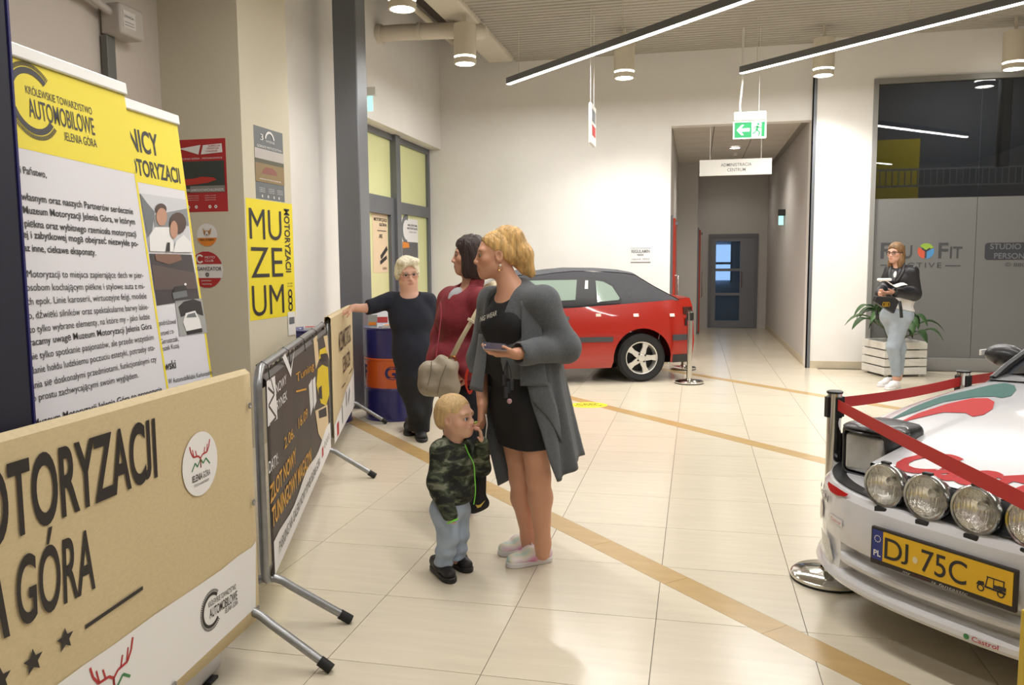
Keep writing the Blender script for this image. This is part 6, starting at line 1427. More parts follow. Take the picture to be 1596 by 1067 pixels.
# hair
h = p.h; M_hairb = mat('hair_blonde', '#cda466', .5, noise=(55, .38, (1, 1, .14)), bump=(120, .5, (1, 1, .12)))
def HE(pp, pos, r, k=.012, mode='+'): return ell(pp.h(*pos), [q*pp.hs for q in r], pp.hM, k, mode)
hair = [HE(p, (0, -.016, .034), (.080, .099, .090)), HE(p, (0, -.06, .0), (.070, .055, .06), .03)] + p.chain([J(787, 363), J(801, 370), J(815, 396), J(828, 426)], [.034, .044, .046, .022], .03) + [cap_(J(790, 378), J(814, 424), .036, .016, .03), ell(J(791, 363), (.038, .045, .034), None, .02)]
hair += [HE(p, (0, .085, -.05), (.095, .075, .118), .008, '-'), HE(p, (.085, .0, -.03), (.035, .034, .05), .008, '-'), HE(p, (-.085, .0, -.03), (.035, .034, .05), .008, '-'), half(J(796, 413), (-.63, 0, -.77), .012)]
soft('hair', hair, M_hairb, e, .005, lambda X, Y, Z: .0014*np.sin(190*X + 120*Z)*np.sin(110*Y+15*Z))
mb = MB(); mb.lathe([(.001, .006), (.005, .004), (.006, 0), (.004, -.005), (.001, -.006)], 10, h(-.085, -.012, -.052)); mb.build('earring', mat('pearl', '#efe6d8', .2), e, smooth=True)
mb = MB(); c = h(-.082, -.012, -.066); mb.tube([c + vec((.011*math.cos(t), 0, .011*math.sin(t))) for t in np.linspace(0, 2*PI, 17)[:-1]], .0014, 6, closed=True); mb.build('earring', mat('gold', '#c79a4a', .25, 1.), e, smooth=True)
# shoes
M_tie = mat('canvas_tie_dye', '#ffffff', .7)
nt = M_tie.node_tree; N = nt.nodes; bs = N['Principled BSDF']; tc = N.new('ShaderNodeTexCoord'); ns = N.new('ShaderNodeTexNoise'); ns.inputs['Scale'].default_value = 9; ns.inputs['Detail'].default_value = 1; cr = N.new('ShaderNodeValToRGB')
cr.color_ramp.elements[0].position = .30; cr.color_ramp.elements[0].color = (*lin('#8ed0d8'), 1); cr.color_ramp.elements[1].position = .72; cr.color_ramp.elements[1].color = (*lin('#9a62c0'), 1)
for pos, c in ((.42, '#e8e2d0'), (.50, '#efe6ea'), (.60, '#e79ac4')): q = cr.color_ramp.elements.new(pos); q.color = (*lin(c), 1)
nt.links.new(tc.outputs['Object'], ns.inputs['Vector']); nt.links.new(ns.outputs[0], cr.inputs[0]); nt.links.new(cr.outputs[0], bs.inputs['Base Color'])
M_solew = mat('sole_white', '#dcd8d8', .6); M_lacew = mat('lace_white', '#e6e0e4', .7)
def gl(pp, px, py): w = G(px, py) - vec((pp.B[0], pp.B[1], 0)); return vec((w[0]*CY + w[1]*SY, -w[0]*SY + w[1]*CY, 0))
p.shoe(gl(p, 859, 872), gl(p, 789, 884), M_tie, M_solew, laces=M_lacew, name='sneaker'); p.shoe(gl(p, 838, 853), gl(p, 777, 866), M_tie, M_solew, laces=M_lacew, name='sneaker')
# the phone she holds (its own thing), keys hanging from her fingers, sweet in the other hand
def world(pp, q): q = vec(q); return vec((pp.B[0] + q[0]*CY - q[1]*SY, pp.B[1] + q[0]*SY + q[1]*CY, q[2]))
ph = empty('smartphone', world(p, J(771, 541, -.36)), YAW+.12, 'dark smartphone held flat in the blonde woman\'s hand', 'phone')
Mx = Matrix.Rotation(.10, 3, 'Y') @ Matrix.Rotation(.28, 3, 'X')
mb = MB(); mb.box((0, 0, 0), (.105, .076, .009), M=Mx); mb.build('case', mat('case_rose', '#8a7268', .4), ph, bevel=.003); mb = MB(); mb.box(Mx @ Vector((0, 0, .0056)), (.099, .070, .0022), M=Mx); mb.build('screen', mat('screen_dark', '#3b3e4e', .08), ph)
kc = J(790, 568, -.36); ky = empty('key_bunch', world(p, kc), YAW, 'dark bunch of keys and charms hanging below the phone', 'keys')
for i, (dx, dz, ln) in enumerate(((-.01, -.02, .06), (.004, -.035, .10), (.016, -.03, .08), (-.004, -.06, .09))):
    mb = MB(); mb.tube([(0, 0, .02), (dx*.5, -.004*i, .0), (dx, -.004*i, dz), (dx*1.2, -.004*i, dz-ln*.4)], .0022, 6); mb.build('chain', mat('chain_dark', '#3a3a40', .35, .9), ky, smooth=True)
    mb = MB(); mb.box((dx*1.3, -.004*i, dz-ln*.4-.025), (.016, .007, .05)); mb.build('charm', mat('charm_navy', '#23262f', .4), ky, bevel=.003)
mb = MB(); mb.lathe([(.001, .012), (.009, .008), (.012, 0), (.009, -.008), (.001, -.012)], 12, (.010, -.012, -.16)); mb.build('charm_tip', mat('charm_pink', '#b08a90', .4), ky, smooth=True)
hw, hd, hn, hs = p.hand_frame; sw = empty('sweet', world(p, hw + hd*.10*.95 + hn*.028 + vec((0, -.012, 0))), YAW, 'small green and red wrapped sweet between the fingers', 'sweet')
soft('sweet_wrapper', [ell((0, 0, 0), (.017, .011, .011), None, .006), cap_((.012, 0, .004), (.028, 0, .012), .004, .009, .006), cap_((-.012, 0, -.004), (-.028, 0, -.010), .004, .009, .006)], mat('sweet_green', '#a9c04a', .4), sw, .003); mb = MB(); mb.box((.026, -.004, .014), (.012, .006, .012)); mb.build('red_end', I_red, sw, bevel=.002)

# gym sack hanging from her right hand
gb = empty('gym_sack', world(p, J(746, 800, -.02)), YAW, 'black gym sack with a gold tick mark hanging on white cords beside the boy', 'bag')
o_ = J(746, 800, -.02); q_ = lambda px, py, dy=-.02: J(px, py, dy) - o_
soft('pouch', [cap_(q_(750, 706, .02), q_(746, 786, .02), .028, .036, .02, ((0, 1, 0), .6)), cap_(q_(738, 792, .02), q_(754, 784, .02), .026, .026, .02, ((0, 1, 0), .7)), half(q_(744, 799, .02), (.4, 0, -.92), .01)], mat('sack_black', '#1b1b1e', .7, bump=(30, .2)), gb, .005)
mb = MB(); mb.tube(subdiv_path([q_(757, 645, -.03), q_(759, 660, -.04), q_(757, 680, -.03), q_(759, 700, -.02)], 4), .0035, 6); mb.build('cord', I_wht, gb, smooth=True)
mb = MB(); f_ = plane_fn(q_(741, 790, -.048), unit((1, 0, .1)), (0, 0, 1), -.0005); pts = [(0, .012), (.010, -.006), (.026, -.002), (.050, .030), (.024, .010), (.012, .008)]; mb.add([f_(a, b) for a, b in pts], [(0, 1, 5), (1, 2, 4, 5), (2, 3, 4)]); mb.build('tick_mark', mat('swoosh_gold', '#d8b850', .4), gb)
# ---------------------------------------------------------------- woman in the burgundy jacket
p = Person((742, 800), 'dark-haired woman in a burgundy zip jacket looking left, behind the blonde woman'); J = p.J; e = p.e
tf = unit((-.74, -.67, 0)); tl = unit((.67, -.74, 0)); TM = np.stack([-tl, tf, vec((0, 0, 1))])
neck = J(733, 446, .02); chest = J(724, 492, .02); waist = J(722, 560, .02); pelv = J(726, 612, .02)
shL, shR = J(750, 468, -.11), J(702, 466, .12); elL, wrL = J(760, 530, -.14), J(728, 576, -.20); elR, wrR = J(688, 525, .14), J(677, 566, .02)
hpL, hpR = J(736, 622, -.06), J(714, 622, .08); knL, knR = J(735, 705, -.05), J(713, 705, .10); anL, anR = J(726, 786, -.03), J(706, 782, .12)
p.head(J(732, 398, .02), (-1, -.06, .0), .94, neck=neck, eye='#3a2a20', brow='#3a2620', lip='#a05850', hf=.0042)
p.body += [ell(chest, (.16, .11, .16), TM, .04), ell(waist, (.14, .11, .13), TM, .05), ell(pelv, (.16, .12, .12), TM, .05), cap_(shL, shR, .045, .045, .04)] + p.chain([shL, elL, wrL], [.045, .038, .026]) + p.chain([shR, elR, wrR], [.045, .038, .026]) + p.chain([hpL, knL, anL], [.085, .054, .036]) + p.chain([hpR, knR, anR], [.085, .054, .036])
p.hand(wrL, (-.8, -.2, -.4), (0, .9, 0), .92, .5, thumb=1, hf=.004); p.hand(wrR, (-.3, -.3, -.9), (0, -.9, 0), .92, .5, thumb=1, hf=.004)
p.finish('#cf9c82', .008)
M_burg = mat('jacket_burgundy', '#7c1f2b', .7, noise=(30, .12), bump=(30, .12))
z_h = J(720, 594)[2]
jk = [ell(chest, (.185, .135, .18), TM, .04), ell(chest + tf*.06 + vec((0, 0, -.03)), (.14, .09, .09), TM, .05), ell(waist + tf*.02, (.185, .165, .17), TM, .06), ell(pelv + vec((0, 0, .03)), (.20, .175, .15), TM, .05), cap_(shL, shR, .066, .066, .04), cap_(J(735, 450, .02), J(738, 438, .02), .07, .066, .02)]
jk += p.chain([shL, elL, wrL], [.070, .064, .056], .03) + p.chain([shR, elR, wrR], [.070, .064, .056], .03) + [half((0, 0, z_h), (0, 0, -1), .01), ell(neck + tf*.055 + vec((0, 0, .03)), (.05, .085, .11), TM, .01, '-')]
soft('jacket', jk, M_burg, e, .008, folds(.004, 22, 26, 18))
soft('grey_shirt', [ell(chest + tf*.035 + vec((0, 0, .07)), (.06, .085, .10), TM, .03), half(neck + tf*.03, (-.0, 0, 1), .01)], mat('shirt_grey', '#a3a3a6', .85), e, .008)
zp = [chest + tf*.168 + vec((0, 0, .09)) - tl*.01, chest + tf*.172, waist + tf*.196 + vec((0, 0, .04)), waist + tf*.2 + vec((0, 0, -.06)), pelv + tf*.18 + vec((0, 0, -.04))]
mb = MB(); mb.tube(subdiv_path(zp, 5), .0035, 6); mb.build('zip', mat('zip_pink', '#b04a5a', .5), e, smooth=True)
M_trn = mat('trousers_navy', '#20222c', .85, noise=(30, .1))
soft('trousers', p.chain([pelv + (hpL-pelv)*.6, hpL, knL, anL - vec((0, 0, .04))], [.12, .105, .076, .066], .03) + p.chain([pelv + (hpR-pelv)*.6, hpR, knR, anR - vec((0, 0, .04))], [.12, .105, .076, .066], .03) + [ell(pelv, (.17, .13, .12), TM, .04), half((0, 0, .05), (0, 0, -1), .006)], M_trn, e, .008, folds(.003, 30, 30, 20))
M_shb = mat('shoe_black', '#1c1c1e', .6)
p.shoe(gl(p, 736, 797), gl(p, 676, 806), M_shb, M_shb, w=.045, top=.10, name='sneaker'); p.shoe(gl(p, 728, 780), gl(p, 684, 787), M_shb, M_shb, w=.045, top=.10, name='sneaker')
h = p.h; M_haird = mat('hair_dark', '#2e1d1a', .42, noise=(55, .35, (1, 1, .18)), bump=(120, .45, (1, 1, .12)))
hair = [HE(p, (0, -.012, .040), (.088, .106, .094)), HE(p, (0, -.045, -.04), (.086, .075, .10), .03), HE(p, (.062, -.005, -.07), (.030, .062, .10), .03), HE(p, (-.062, -.005, -.07), (.030, .062, .10), .03), HE(p, (0, -.06, -.10), (.08, .055, .06), .03), HE(p, (0, .118, -.055), (.125, .078, .128), .008, '-'), half(h(0, 0, -.142), (-.15, 0, -1), .01)]
soft('hair', hair, M_haird, e, .006, lambda X, Y, Z: .002*np.sin(140*X + 30*Z)*np.sin(110*Y))
# crossbody bag
bc = J(683, 586, -.27); bg = empty('crossbody_bag', world(p, vec((bc[0], bc[1], bc[2]-.13))), YAW, 'cream crossbody bag on a wide strap at the burgundy jacket', 'bag')
o = vec((bc[0], bc[1], bc[2]-.13)); lo = lambda q: vec(q) - o
M_bag = mat('bag_cream', '#a89c88', .55, noise=(6, .12), bump=(18, .25)); M_strap = mat('strap_cream', '#c9b999', .7, bump=(120, .1))
c = lo(bc); soft('pouch', [rbox(c + vec((0, 0, .0)), (.108, .055, .085), .05, None, .03), cap_(c + vec((-.06, 0, -.06)), c + vec((.07, 0, -.07)), .05, .05, .04), cap_(c + vec((.085, 0, .06)), c + vec((.02, 0, .085)), .03, .035, .03), half(c + vec((-.07, 0, .09)), (-.5, 0, .9), .02)], M_bag, bg, .007, folds(.003, 40, 50, 10))
mb = MB(); mb.tube([c + vec((-.03, -.058, .09)), c + vec((-.035, -.062, .02)), c + vec((-.06, -.058, -.07))], .003, 6); mb.tube([c + vec((.05, -.058, .07)), c + vec((.02, -.064, .0)), c + vec((.0, -.06, -.09))], .003, 6); mb.build('seam', mat('seam_dark', '#857a68', .7), bg, smooth=True)
sp = [lo(J(704, 558, -.27)), lo(J(718, 530, -.30)), lo(J(738, 495, -.30)), lo(J(755, 466, -.25)), lo(J(767, 449, -.18)), lo(J(768, 442, -.08)), lo(J(758, 444, .08)), lo(J(745, 470, .17)), lo(J(735, 520, .2)), lo(J(715, 560, .16)), lo(J(695, 566, .05))]
ribbon(subdiv_path(sp, 5), .050, (.85, 0, .5), M_strap, bg, 'strap'); q = lo(J(735, 500, -.312)); 
mb = MB(); mb.box(q, (.048, .006, .016), M=Matrix.Rotation(.53, 3, 'Y')); mb.build('strap_slider', mat('slider_cream', '#d9ccb0', .4), bg, bevel=.002); q = lo(J(705, 559, -.285)); mb = MB(); mb.tube([q + vec((.022*math.cos(t), 0, .014*math.sin(t))) for t in np.linspace(0, 2*PI, 17)[:-1]], .004, 6, closed=True); mb.build('ring', mat('brass', '#a86f3a', .3, 1.), bg, smooth=True)
q = J(732, 592, -.29); rl = empty('red_cord', world(p, q), YAW, 'red cord loop hanging at the burgundy jacket hem', 'cord')
for k in range(2): mb = MB(); mb.tube([vec(((.024-.006*k)*math.cos(t), -.004*k, .065*math.sin(t)-.01*k)) for t in np.linspace(0, 2*PI, 25)[:-1]], .0045, 6, closed=True); mb.build('loop', mat('cord_red', '#d23a28', .6), rl, smooth=True)

# ---------------------------------------------------------------- white-haired woman leaning on the barrier
p = Person((650, 682), 'white-haired woman in glasses and dark clothes leaning an arm on the barrier'); J = p.J; e = p.e
tf = unit((.12, -1, 0)); tl = unit((1, .12, 0)); TM = np.stack([-tl, tf, vec((0, 0, 1))])
neck = J(637, 449, .0); chest = J(641, 488); waist = J(648, 546, -.01); pelv = J(650, 590)
shL, shR = J(667, 469, .02), J(609, 468, .0); elR, wrR = J(577, 480, -.05), J(549, 480, -.13); elL, wrL = J(687, 520, .06), J(688, 560, -.05)
hpL, hpR = J(661, 600, .02), J(641, 600, -.02); knL, knR = J(659, 638, .0), J(648, 640, -.05); anL, anR = J(658, 670, .0), J(647, 668, .10)
p.head(J(635, 425), (.38, -1, -.20), 1.06, up=(0, -.2, 1), neck=neck, eye='#4a5a62', brow='#b09a84', lip='#9c5a54', hf=.005)
p.body += [ell(p.h(0, .030, -.068), (.070, .060, .052), p.hM, .03), ell(chest, (.17, .12, .16), TM, .04), ell(waist, (.17, .14, .13), TM, .05), cap_(shL, shR, .05, .05, .04), cap_(neck + vec((0, 0, .03)), chest, .060, .10, .04)] + p.chain([shL, elL, wrL], [.05, .042, .028]) + p.chain([shR, elR, wrR], [.05, .043, .030]) + p.chain([hpL, knL, anL], [.09, .058, .04]) + p.chain([hpR, knR, anR], [.09, .058, .04])
p.hand(wrR, (-.8, -.25, -.42), (0, .2, -1), .95, .7, thumb=1, hf=.0045); p.hand(wrL, (-.2, -.5, -.6), (-.9, 0, 0), .95, .5, thumb=1, hf=.0045)
p.finish('#d3a48e', .009)
M_navy = mat('tee_navy', '#191c2a', .85, noise=(25, .1)); M_tr2 = mat('trousers_black', '#17181c', .85, noise=(25, .1))
tee = [ell(chest, (.185, .135, .17), TM, .05), cap_(chest, pelv, .172, .178, .06, (tf, .80)), ell(chest + tf*.06 - tl*.07 + vec((0, 0, -.06)), (.085, .08, .085), TM, .08), ell(chest + tf*.06 + tl*.07 + vec((0, 0, -.06)), (.085, .08, .085), TM, .08), ell(waist + tf*.03, (.178, .15, .16), TM, .08), cap_(shL, shR, .065, .065, .04), cap_(shR, elR + (wrR-elR)*.28, .072, .062, .03), cap_(shL, elL, .072, .062, .03),
       ell(neck + tf*.06 + vec((0, 0, -.010)), (.095, .11, .080), TM, .01, '-'), half(elR + (wrR-elR)*.22, wrR-elR, .006, '-', .12), half(J(645, 606), (0, 0, -1), .01)]
soft('tee', tee, M_navy, e, .009, folds(.003, 22, 26, 18))
soft('trousers', p.chain([pelv, hpL, knL, anL - vec((0, 0, .02))], [.13, .105, .074, .062], .03) + p.chain([pelv, hpR, knR, anR - vec((0, 0, .02))], [.13, .105, .074, .060], .03) + [cap_(waist, pelv, .165, .17, .05, (tf, .8)), half((0, 0, .05), (0, 0, -1), .006)], M_tr2, e, .009, folds(.003, 26, 26, 18))
p.shoe(gl(p, 653, 672), gl(p, 659, 690), M_shb, M_shb, w=.05, top=.10, name='boot'); p.shoe(gl(p, 640, 664), gl(p, 637, 680), M_shb, M_shb, w=.05, top=.10, name='boot')
h = p.h; M_hairw = mat('hair_white', '#ece3c8', .6, noise=(70, .2), bump=(140, .5))
soft('hair', [HE(p, (0, -.014, .042), (.090, .110, .094)), HE(p, (0, -.05, .0), (.088, .075, .085), .03), HE(p, (.04, .045, .100), (.05, .05, .028), .03), HE(p, (-.04, .045, .100), (.05, .05, .028), .03), HE(p, (.08, -.01, -.005), (.02, .04, .05), .02), HE(p, (-.08, -.01, -.005), (.02, .04, .05), .02), HE(p, (0, .105, -.032), (.085, .075, .112), .008, '-'), half(h(0, 0, -.07), (0, .3, -1), .01)], M_hairw, e, .007, lambda X, Y, Z: .003*np.sin(120*X)*np.sin(100*Y+60*Z))
def glasses(pp, m, rx=.025, rz=.017, r=.0016):
    h = pp.h
    for sg in (-1, 1):
        mb = MB(); mb.tube([h(sg*.032 + rx*math.cos(t), .098-.006*abs(math.cos(t)), -.002 + rz*math.sin(t)) for t in np.linspace(0, 2*PI, 21)[:-1]], r, 6, closed=True); mb.build('spectacle_rim', m, pp.e, smooth=True)
        mb = MB(); mb.tube([h(sg*.058, .094, .004), h(sg*.082, .05, .004), h(sg*.086, -.01, .0)], r, 6); mb.build('spectacle_temple', m, pp.e, smooth=True)
    mb = MB(); mb.tube([h(-.008, .098, .002), h(0, .102, .005), h(.008, .098, .002)], r, 6); mb.build('spectacle_bridge', m, pp.e, smooth=True)
glasses(p, mat('spectacle_brown', '#4a3a34', .35, .4))

# ---------------------------------------------------------------- woman by the planter
p = Person((1390, 601), 'young woman in a black jacket and pale jeans standing before the planter'); J = p.J; e = p.e
tf = unit((-.80, -.60, 0)); tl = unit((.60, -.80, 0)); TM = np.stack([-tl, tf, vec((0, 0, 1))])
neck = J(1401, 413); chest = J(1404, 436); waist = J(1402, 465); pelv = J(1398, 490)
shL, shR = J(1421, 424, -.12), J(1388, 422, .14); elL, wrL = J(1425, 458, -.14), J(1392, 455, -.30); elR, wrR = J(1376, 450, .10), J(1371, 458, -.12)
hpL, hpR = J(1405, 494, -.06), J(1389, 494, .08); knL, knR = J(1392, 541, -.08), J(1402, 543, .06); anL, anR = J(1397, 588, -.05), J(1401, 583, .10)
p.head(J(1396, 394), (-.85, -.55, -.02), .98, neck=neck, eye='#3a2a20', brow='#4a3226', lip='#a05048', hf=.0055)
p.body += [ell(chest, (.17, .12, .16), TM, .04), ell(waist, (.15, .12, .13), TM, .05), cap_(shL, shR, .05, .05, .04), cap_(neck, chest + tf*.02, .055, .09, .04)] + p.chain([shL, elL, wrL], [.05, .042, .028]) + p.chain([shR, elR, wrR], [.05, .042, .028]) + p.chain([hpL, knL, anL, anL - vec((0, 0, .05))], [.09, .058, .038, .036]) + p.chain([hpR, knR, anR, anR - vec((0, 0, .05))], [.09, .058, .038, .036])
p.hand(wrL, (-.95, .0, -.1), (0, .4, 1), .92, .6, thumb=-1, hf=.0055); p.hand(wrR, (-.2, -.7, -.1), (.8, 0, .2), .92, .7, thumb=1, hf=.0055)
p.finish('#cf9f88', .011)
M_leath = mat('leather_black', '#1b1b1e', .45, noise=(20, .15), bump=(40, .15)); M_jean = mat('jeans_pale', '#98a2ac', .85, noise=(14, .09), bump=(120, .1)); M_top = mat('top_white', '#d5d2cf', .85)
soft('jacket', [ell(chest, (.20, .155, .17), TM, .04), ell(waist + vec((0, 0, .05)), (.19, .16, .10), TM, .05), cap_(shL, shR, .072, .072, .04)] + p.chain([shL, elL, wrL + (elL-wrL)*.1], [.078, .074, .055], .03) + p.chain([shR, elR, wrR + (elR-wrR)*.1], [.074, .068, .055], .03) + [half(J(1405, 472), (0, 0, -1), .008), cap_(neck + tf*.10 + vec((0, 0, .05)), chest + tf*.19 + vec((0, 0, -.06)), .065, .02, .008, None, '-')], M_leath, e, .010, folds(.004, 22, 24, 18))
for sg in (-1, 1): ribbon(subdiv_path([neck + tf*.02 + tl*sg*.06 + vec((0, 0, .02)), chest + tf*.13 + tl*sg*.075 + vec((0, 0, .09)), chest + tf*.175 + tl*sg*.035 + vec((0, 0, -.02))], 4), .05, tl*sg + vec((0, 0, .3)), M_leath, e, 'lapel', .006)
soft('top', [ell(chest, (.165, .135, .17), TM, .04), ell(waist, (.175, .15, .15), TM, .05), ell(pelv + vec((0, 0, .03)), (.195, .165, .11), TM, .05), half(J(1405, 483), (-.2, 0, -1), .008), ell(neck + tf*.07 + vec((0, 0, .03)), (.07, .09, .09), TM, .01, '-')], M_top, e, .011)
soft('jeans', p.chain([pelv, hpL, knL, anL + vec((0, 0, .02))], [.14, .115, .072, .050], .03) + p.chain([pelv, hpR, knR, anR + vec((0, 0, .02))], [.14, .115, .070, .050], .03) + [ell(pelv, (.18, .155, .13), TM, .04), half(anL + vec((0, 0, .015)), (0, 0, -1), .006)], M_jean, e, .009, folds(.003, 34, 22, 18))
p.shoe(gl(p, 1400, 604), gl(p, 1381, 608), mat('shoe_white', '#dcdad8', .6), M_solew, w=.045, top=.085, name='sneaker', laces=M_lacew); p.shoe(gl(p, 1393, 598), gl(p, 1369, 603), MATS['shoe_white'], M_solew, w=.045, top=.085, name='sneaker', laces=M_lacew)
h = p.h; M_hairo = mat('hair_ombre', '#7a5a38', .5, noise=(45, .4, (1, 1, .25)), bump=(110, .4, (1, 1, .12)))
soft('hair', [HE(p, (0, -.014, .040), (.086, .106, .094)), HE(p, (0, -.05, -.04), (.088, .07, .09), .03), HE(p, (.06, -.01, -.12), (.035, .05, .09), .03), HE(p, (-.065, -.005, -.12), (.035, .05, .09), .03), HE(p, (0, -.05, -.13), (.085, .05, .09), .03), HE(p, (0, .105, -.05), (.085, .085, .115), .008, '-')], M_hairo, e, .008, lambda X, Y, Z: .002*np.sin(110*X + 30*Z)*np.sin(100*Y))
glasses(p, mat('spectacle_black', '#1c1a1a', .3), .026, .019, .003)
q = J(1388, 443, -.34); pa = empty('paper_sheaf', world(p, q), YAW, 'white papers held by the woman at the planter', 'papers')
rows = [[vec((-.14 + .30*i/10, -.05 + .02*math.sin(i*1.1), .025*math.sin(i*.8) + .03 - .012*i/2)) + vec((0, .09*j/3, .02*j/3)) for i in range(11)] for j in range(4)]
mb = MB(); mb.grid(rows); mb.build('sheet', I_wht, pa, smooth=True, recalc=False, solid=.006)
mb = MB(); mb.box((-.08, -.02, .055), (.14, .08, .03), rz=.2); mb.build('folded_sheet', I_wht, pa, bevel=.01)
q = J(1382, 477, -.36); hb = empty('handbag', world(p, q), YAW, 'black handbag with a gold emblem carried below the papers', 'handbag')
loop = [J(1363, 470, -.36), J(1366, 461, -.36), J(1395, 463, -.36), J(1402, 469, -.36), J(1394, 489, -.36)]; loop = [v - q for v in loop]
mb = MB(); mb.extrude(loop, (0, .07, 0)); mb.build('pouch', M_leath, hb, bevel=.012, seg=3)
c = J(1381, 474, -.37) - q; mb = MB()
for k in range(3): cc_ = c + vec((-.022+.022*k, -.004, .0)); mb.tube([cc_ + vec((.018*math.cos(t), 0, .024*math.sin(t))) for t in np.linspace(0, 2*PI, 13)[:-1]], .005, 5, closed=True)
o = mb.build('emblem', mat('gold_emblem', '#c9a23a', .35, .8), hb, smooth=True); o['kind'] = 'stuff'
st = [v - q for v in (J(1402, 469, -.33), J(1404, 480, -.34), J(1405, 495, -.34))]; ribbon(st, .035, (1, 0, 0), M_leath, hb, 'strap_end', .006); st = [v - q for v in (J(1366, 484, -.3), J(1368, 498, -.28))]; ribbon(st, .035, (1, 0, 0), M_leath, hb, 'strap_end', .006)

# ---------------------------------------------------------------- small boy
p = Person((703, 893), 'small blond boy in a camouflage hoodie and light jeans'); J = p.J; e = p.e
tf = unit((.72, -.70, 0)); tl = unit((.70, .72, 0)); TM = np.stack([-tl, tf, vec((0, 0, 1))])
neck = J(706, 690); chest = J(706, 722); belly = J(706, 762); pelv = J(702, 786)
shR, shL = J(688, 701, -.06), J(730, 701, .08); elR, wrR = J(682, 752, -.10), J(696, 788, -.13); elL, wrL = J(750, 728, .06), J(751, 690, -.02)
hpR, hpL = J(692, 796, -.04), J(712, 794, .05); knR, knL = J(699, 832, -.06), J(714, 830, .05); anR, anL = J(692, 872, -.03), J(712, 868, .06)
p.head(J(711, 650), (.86, -.44, .10), .88, up=(-.1, .06, 1), neck=neck, child=True, eye='#5a7282', brow='#b8946c', lip='#bd7a6c')
p.body += [ell(chest, (.10, .08, .10), TM, .03), ell(belly, (.10, .085, .09), TM, .03)] + p.chain([shR, elR, wrR], [.034, .03, .022]) + p.chain([shL, elL, wrL], [.034, .03, .022]) + p.chain([hpR, knR, anR], [.055, .042, .034]) + p.chain([hpL, knL, anL], [.055, .042, .034])
p.hand(wrR, (.1, -.1, -1), (.7, .5, 0), .58, .6, thumb=1, hf=.003); p.hand(wrL, (-.1, -.15, 1), (-.9, -.1, 0), .58, .6, thumb=1, hf=.003)
p.finish('#d8ab92', .007)
M_camo = mat('camouflage', '#2e3328', .85, bump=(60, .08)); nt = M_camo.node_tree; N = nt.nodes; bs = N['Principled BSDF']; tc = N.new('ShaderNodeTexCoord'); mp = N.new('ShaderNodeMapping'); mp.inputs['Scale'].default_value = (1, 1, 2.2); ns = N.new('ShaderNodeTexNoise'); ns.inputs['Scale'].default_value = 15; ns.inputs['Detail'].default_value = 2.5; ns.inputs['Distortion'].default_value = .6; cr = N.new('ShaderNodeValToRGB'); cr.color_ramp.interpolation = 'CONSTANT'
cr.color_ramp.elements[0].color = (*lin('#1b1d1b'), 1); cr.color_ramp.elements[1].position = .46; cr.color_ramp.elements[1].color = (*lin('#333a2a'), 1); q = cr.color_ramp.elements.new(.54); q.color = (*lin('#4d5442'), 1); q = cr.color_ramp.elements.new(.62); q.color = (*lin('#747665'), 1)
nt.links.new(tc.outputs['Object'], mp.inputs[0]); nt.links.new(mp.outputs[0], ns.inputs['Vector']); nt.links.new(ns.outputs[0], cr.inputs[0]); nt.links.new(cr.outputs[0], bs.inputs['Base Color'])
jk = [ell(chest, (.115, .10, .10), TM, .03), ell(belly, (.118, .105, .085), TM, .04), cap_(shR, shL, .045, .045, .03), cap_(neck + vec((0, 0, -.03)), neck + vec((.005, 0, .012)), .066, .060, .02)] + p.chain([shR, elR, wrR + unit(wrR-elR)*.045], [.052, .050, .036], .02) + p.chain([shL, elL, wrL], [.050, .046, .034], .02) + [half(J(706, 795), (.05, 0, -1), .008), ell(neck + tf*.025 + vec((0, 0, .05)), (.05, .065, .05), TM, .006, '-')]
soft('hoodie', jk, M_camo, e, .006, folds(.003, 34, 40, 30))
M_neon = mat('neon_green', '#7fd84a', .5)
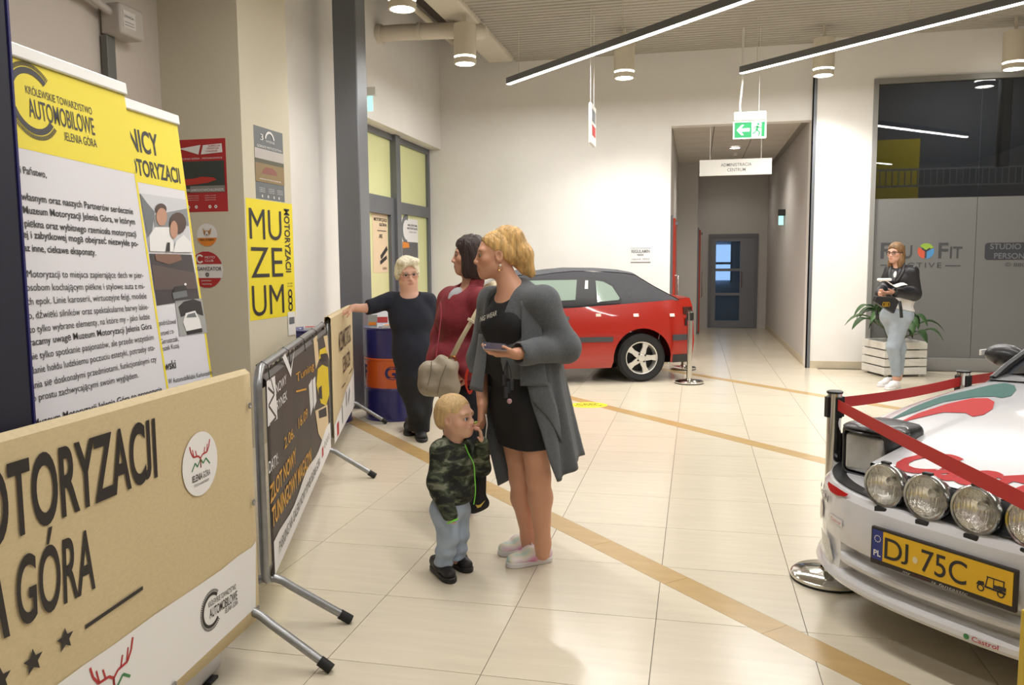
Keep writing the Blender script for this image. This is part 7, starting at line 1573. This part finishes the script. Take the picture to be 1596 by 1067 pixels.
tz = unit((.90, -.44, 0)); zp = [neck + tz*.064 + vec((0, 0, .0)), neck + tz*.085 + vec((0, 0, -.045)), chest + tz*.112 + vec((0, 0, .01)), chest + tz*.118 - vec((0, 0, .06)), belly + tz*.122, belly + tz*.112 - vec((0, 0, .06))]
mb = MB(); mb.tube(subdiv_path(zp, 5), .003, 6); mb.build('zip', M_neon, e, smooth=True)
mb = MB(); dd = unit(wrR-elR); c = wrR + dd*.075; u_, v_ = unit(np.cross(dd, (0, 1, 0))), None; v_ = np.cross(dd, u_); mb.tube([c + .026*(u_*math.cos(t) + v_*math.sin(t)) for t in np.linspace(0, 2*PI, 17)[:-1]], .004, 6, closed=True); mb.build('cuff_edge', M_neon, e, smooth=True)
soft('jeans', p.chain([pelv, hpR, knR, anR], [.070, .064, .052, .046], .02) + p.chain([pelv, hpL, knL, anL], [.070, .064, .052, .046], .02) + [ell(pelv, (.088, .082, .07), TM, .03), half((0, 0, .055), (0, 0, -1), .006)], mat('jeans_light', '#a3b2c6', .85, noise=(12, .15), bump=(120, .1)), e, .006, lambda X, Y, Z: .0045*np.sin(95*Z + 14*X + 8*Y)*np.clip((.24-Z)/.12, .15, 1))
M_shk = mat('shoe_dark', '#1f1d1e', .55)
g = p.shoe(gl(p, 676, 884), gl(p, 706, 910), M_shk, M_shk, w=.036, top=.075, name='trainer', laces=M_shk); p.shoe(gl(p, 700, 874), gl(p, 733, 893), M_shk, M_shk, w=.036, top=.075, name='trainer', laces=M_shk)
h = p.h; M_hairk = mat('hair_fair', '#cfae7c', .6, noise=(70, .2, (1, 1, .3)), bump=(150, .3))
soft('hair', [HE(p, (0, -.020, .038), (.088, .103, .094)), HE(p, (0, -.07, -.01), (.072, .05, .06), .03), HE(p, (0, .105, -.045), (.10, .075, .122), .012, '-'), HE(p, (.09, .03, -.02), (.03, .055, .055), .01, '-'), HE(p, (-.09, .03, -.02), (.03, .055, .055), .01, '-'), HE(p, (0, .0, -.115), (.12, .12, .07), .012, '-')], M_hairk, e, .005, lambda X, Y, Z: .0008*np.sin(160*X)*np.sin(140*Y+60*Z))
# lettering is too fine to pick apart
for o in bpy.data.objects:
    if o.type == 'MESH' and ('lettering' in o.name) and o.parent is not None: o['kind'] = 'stuff'
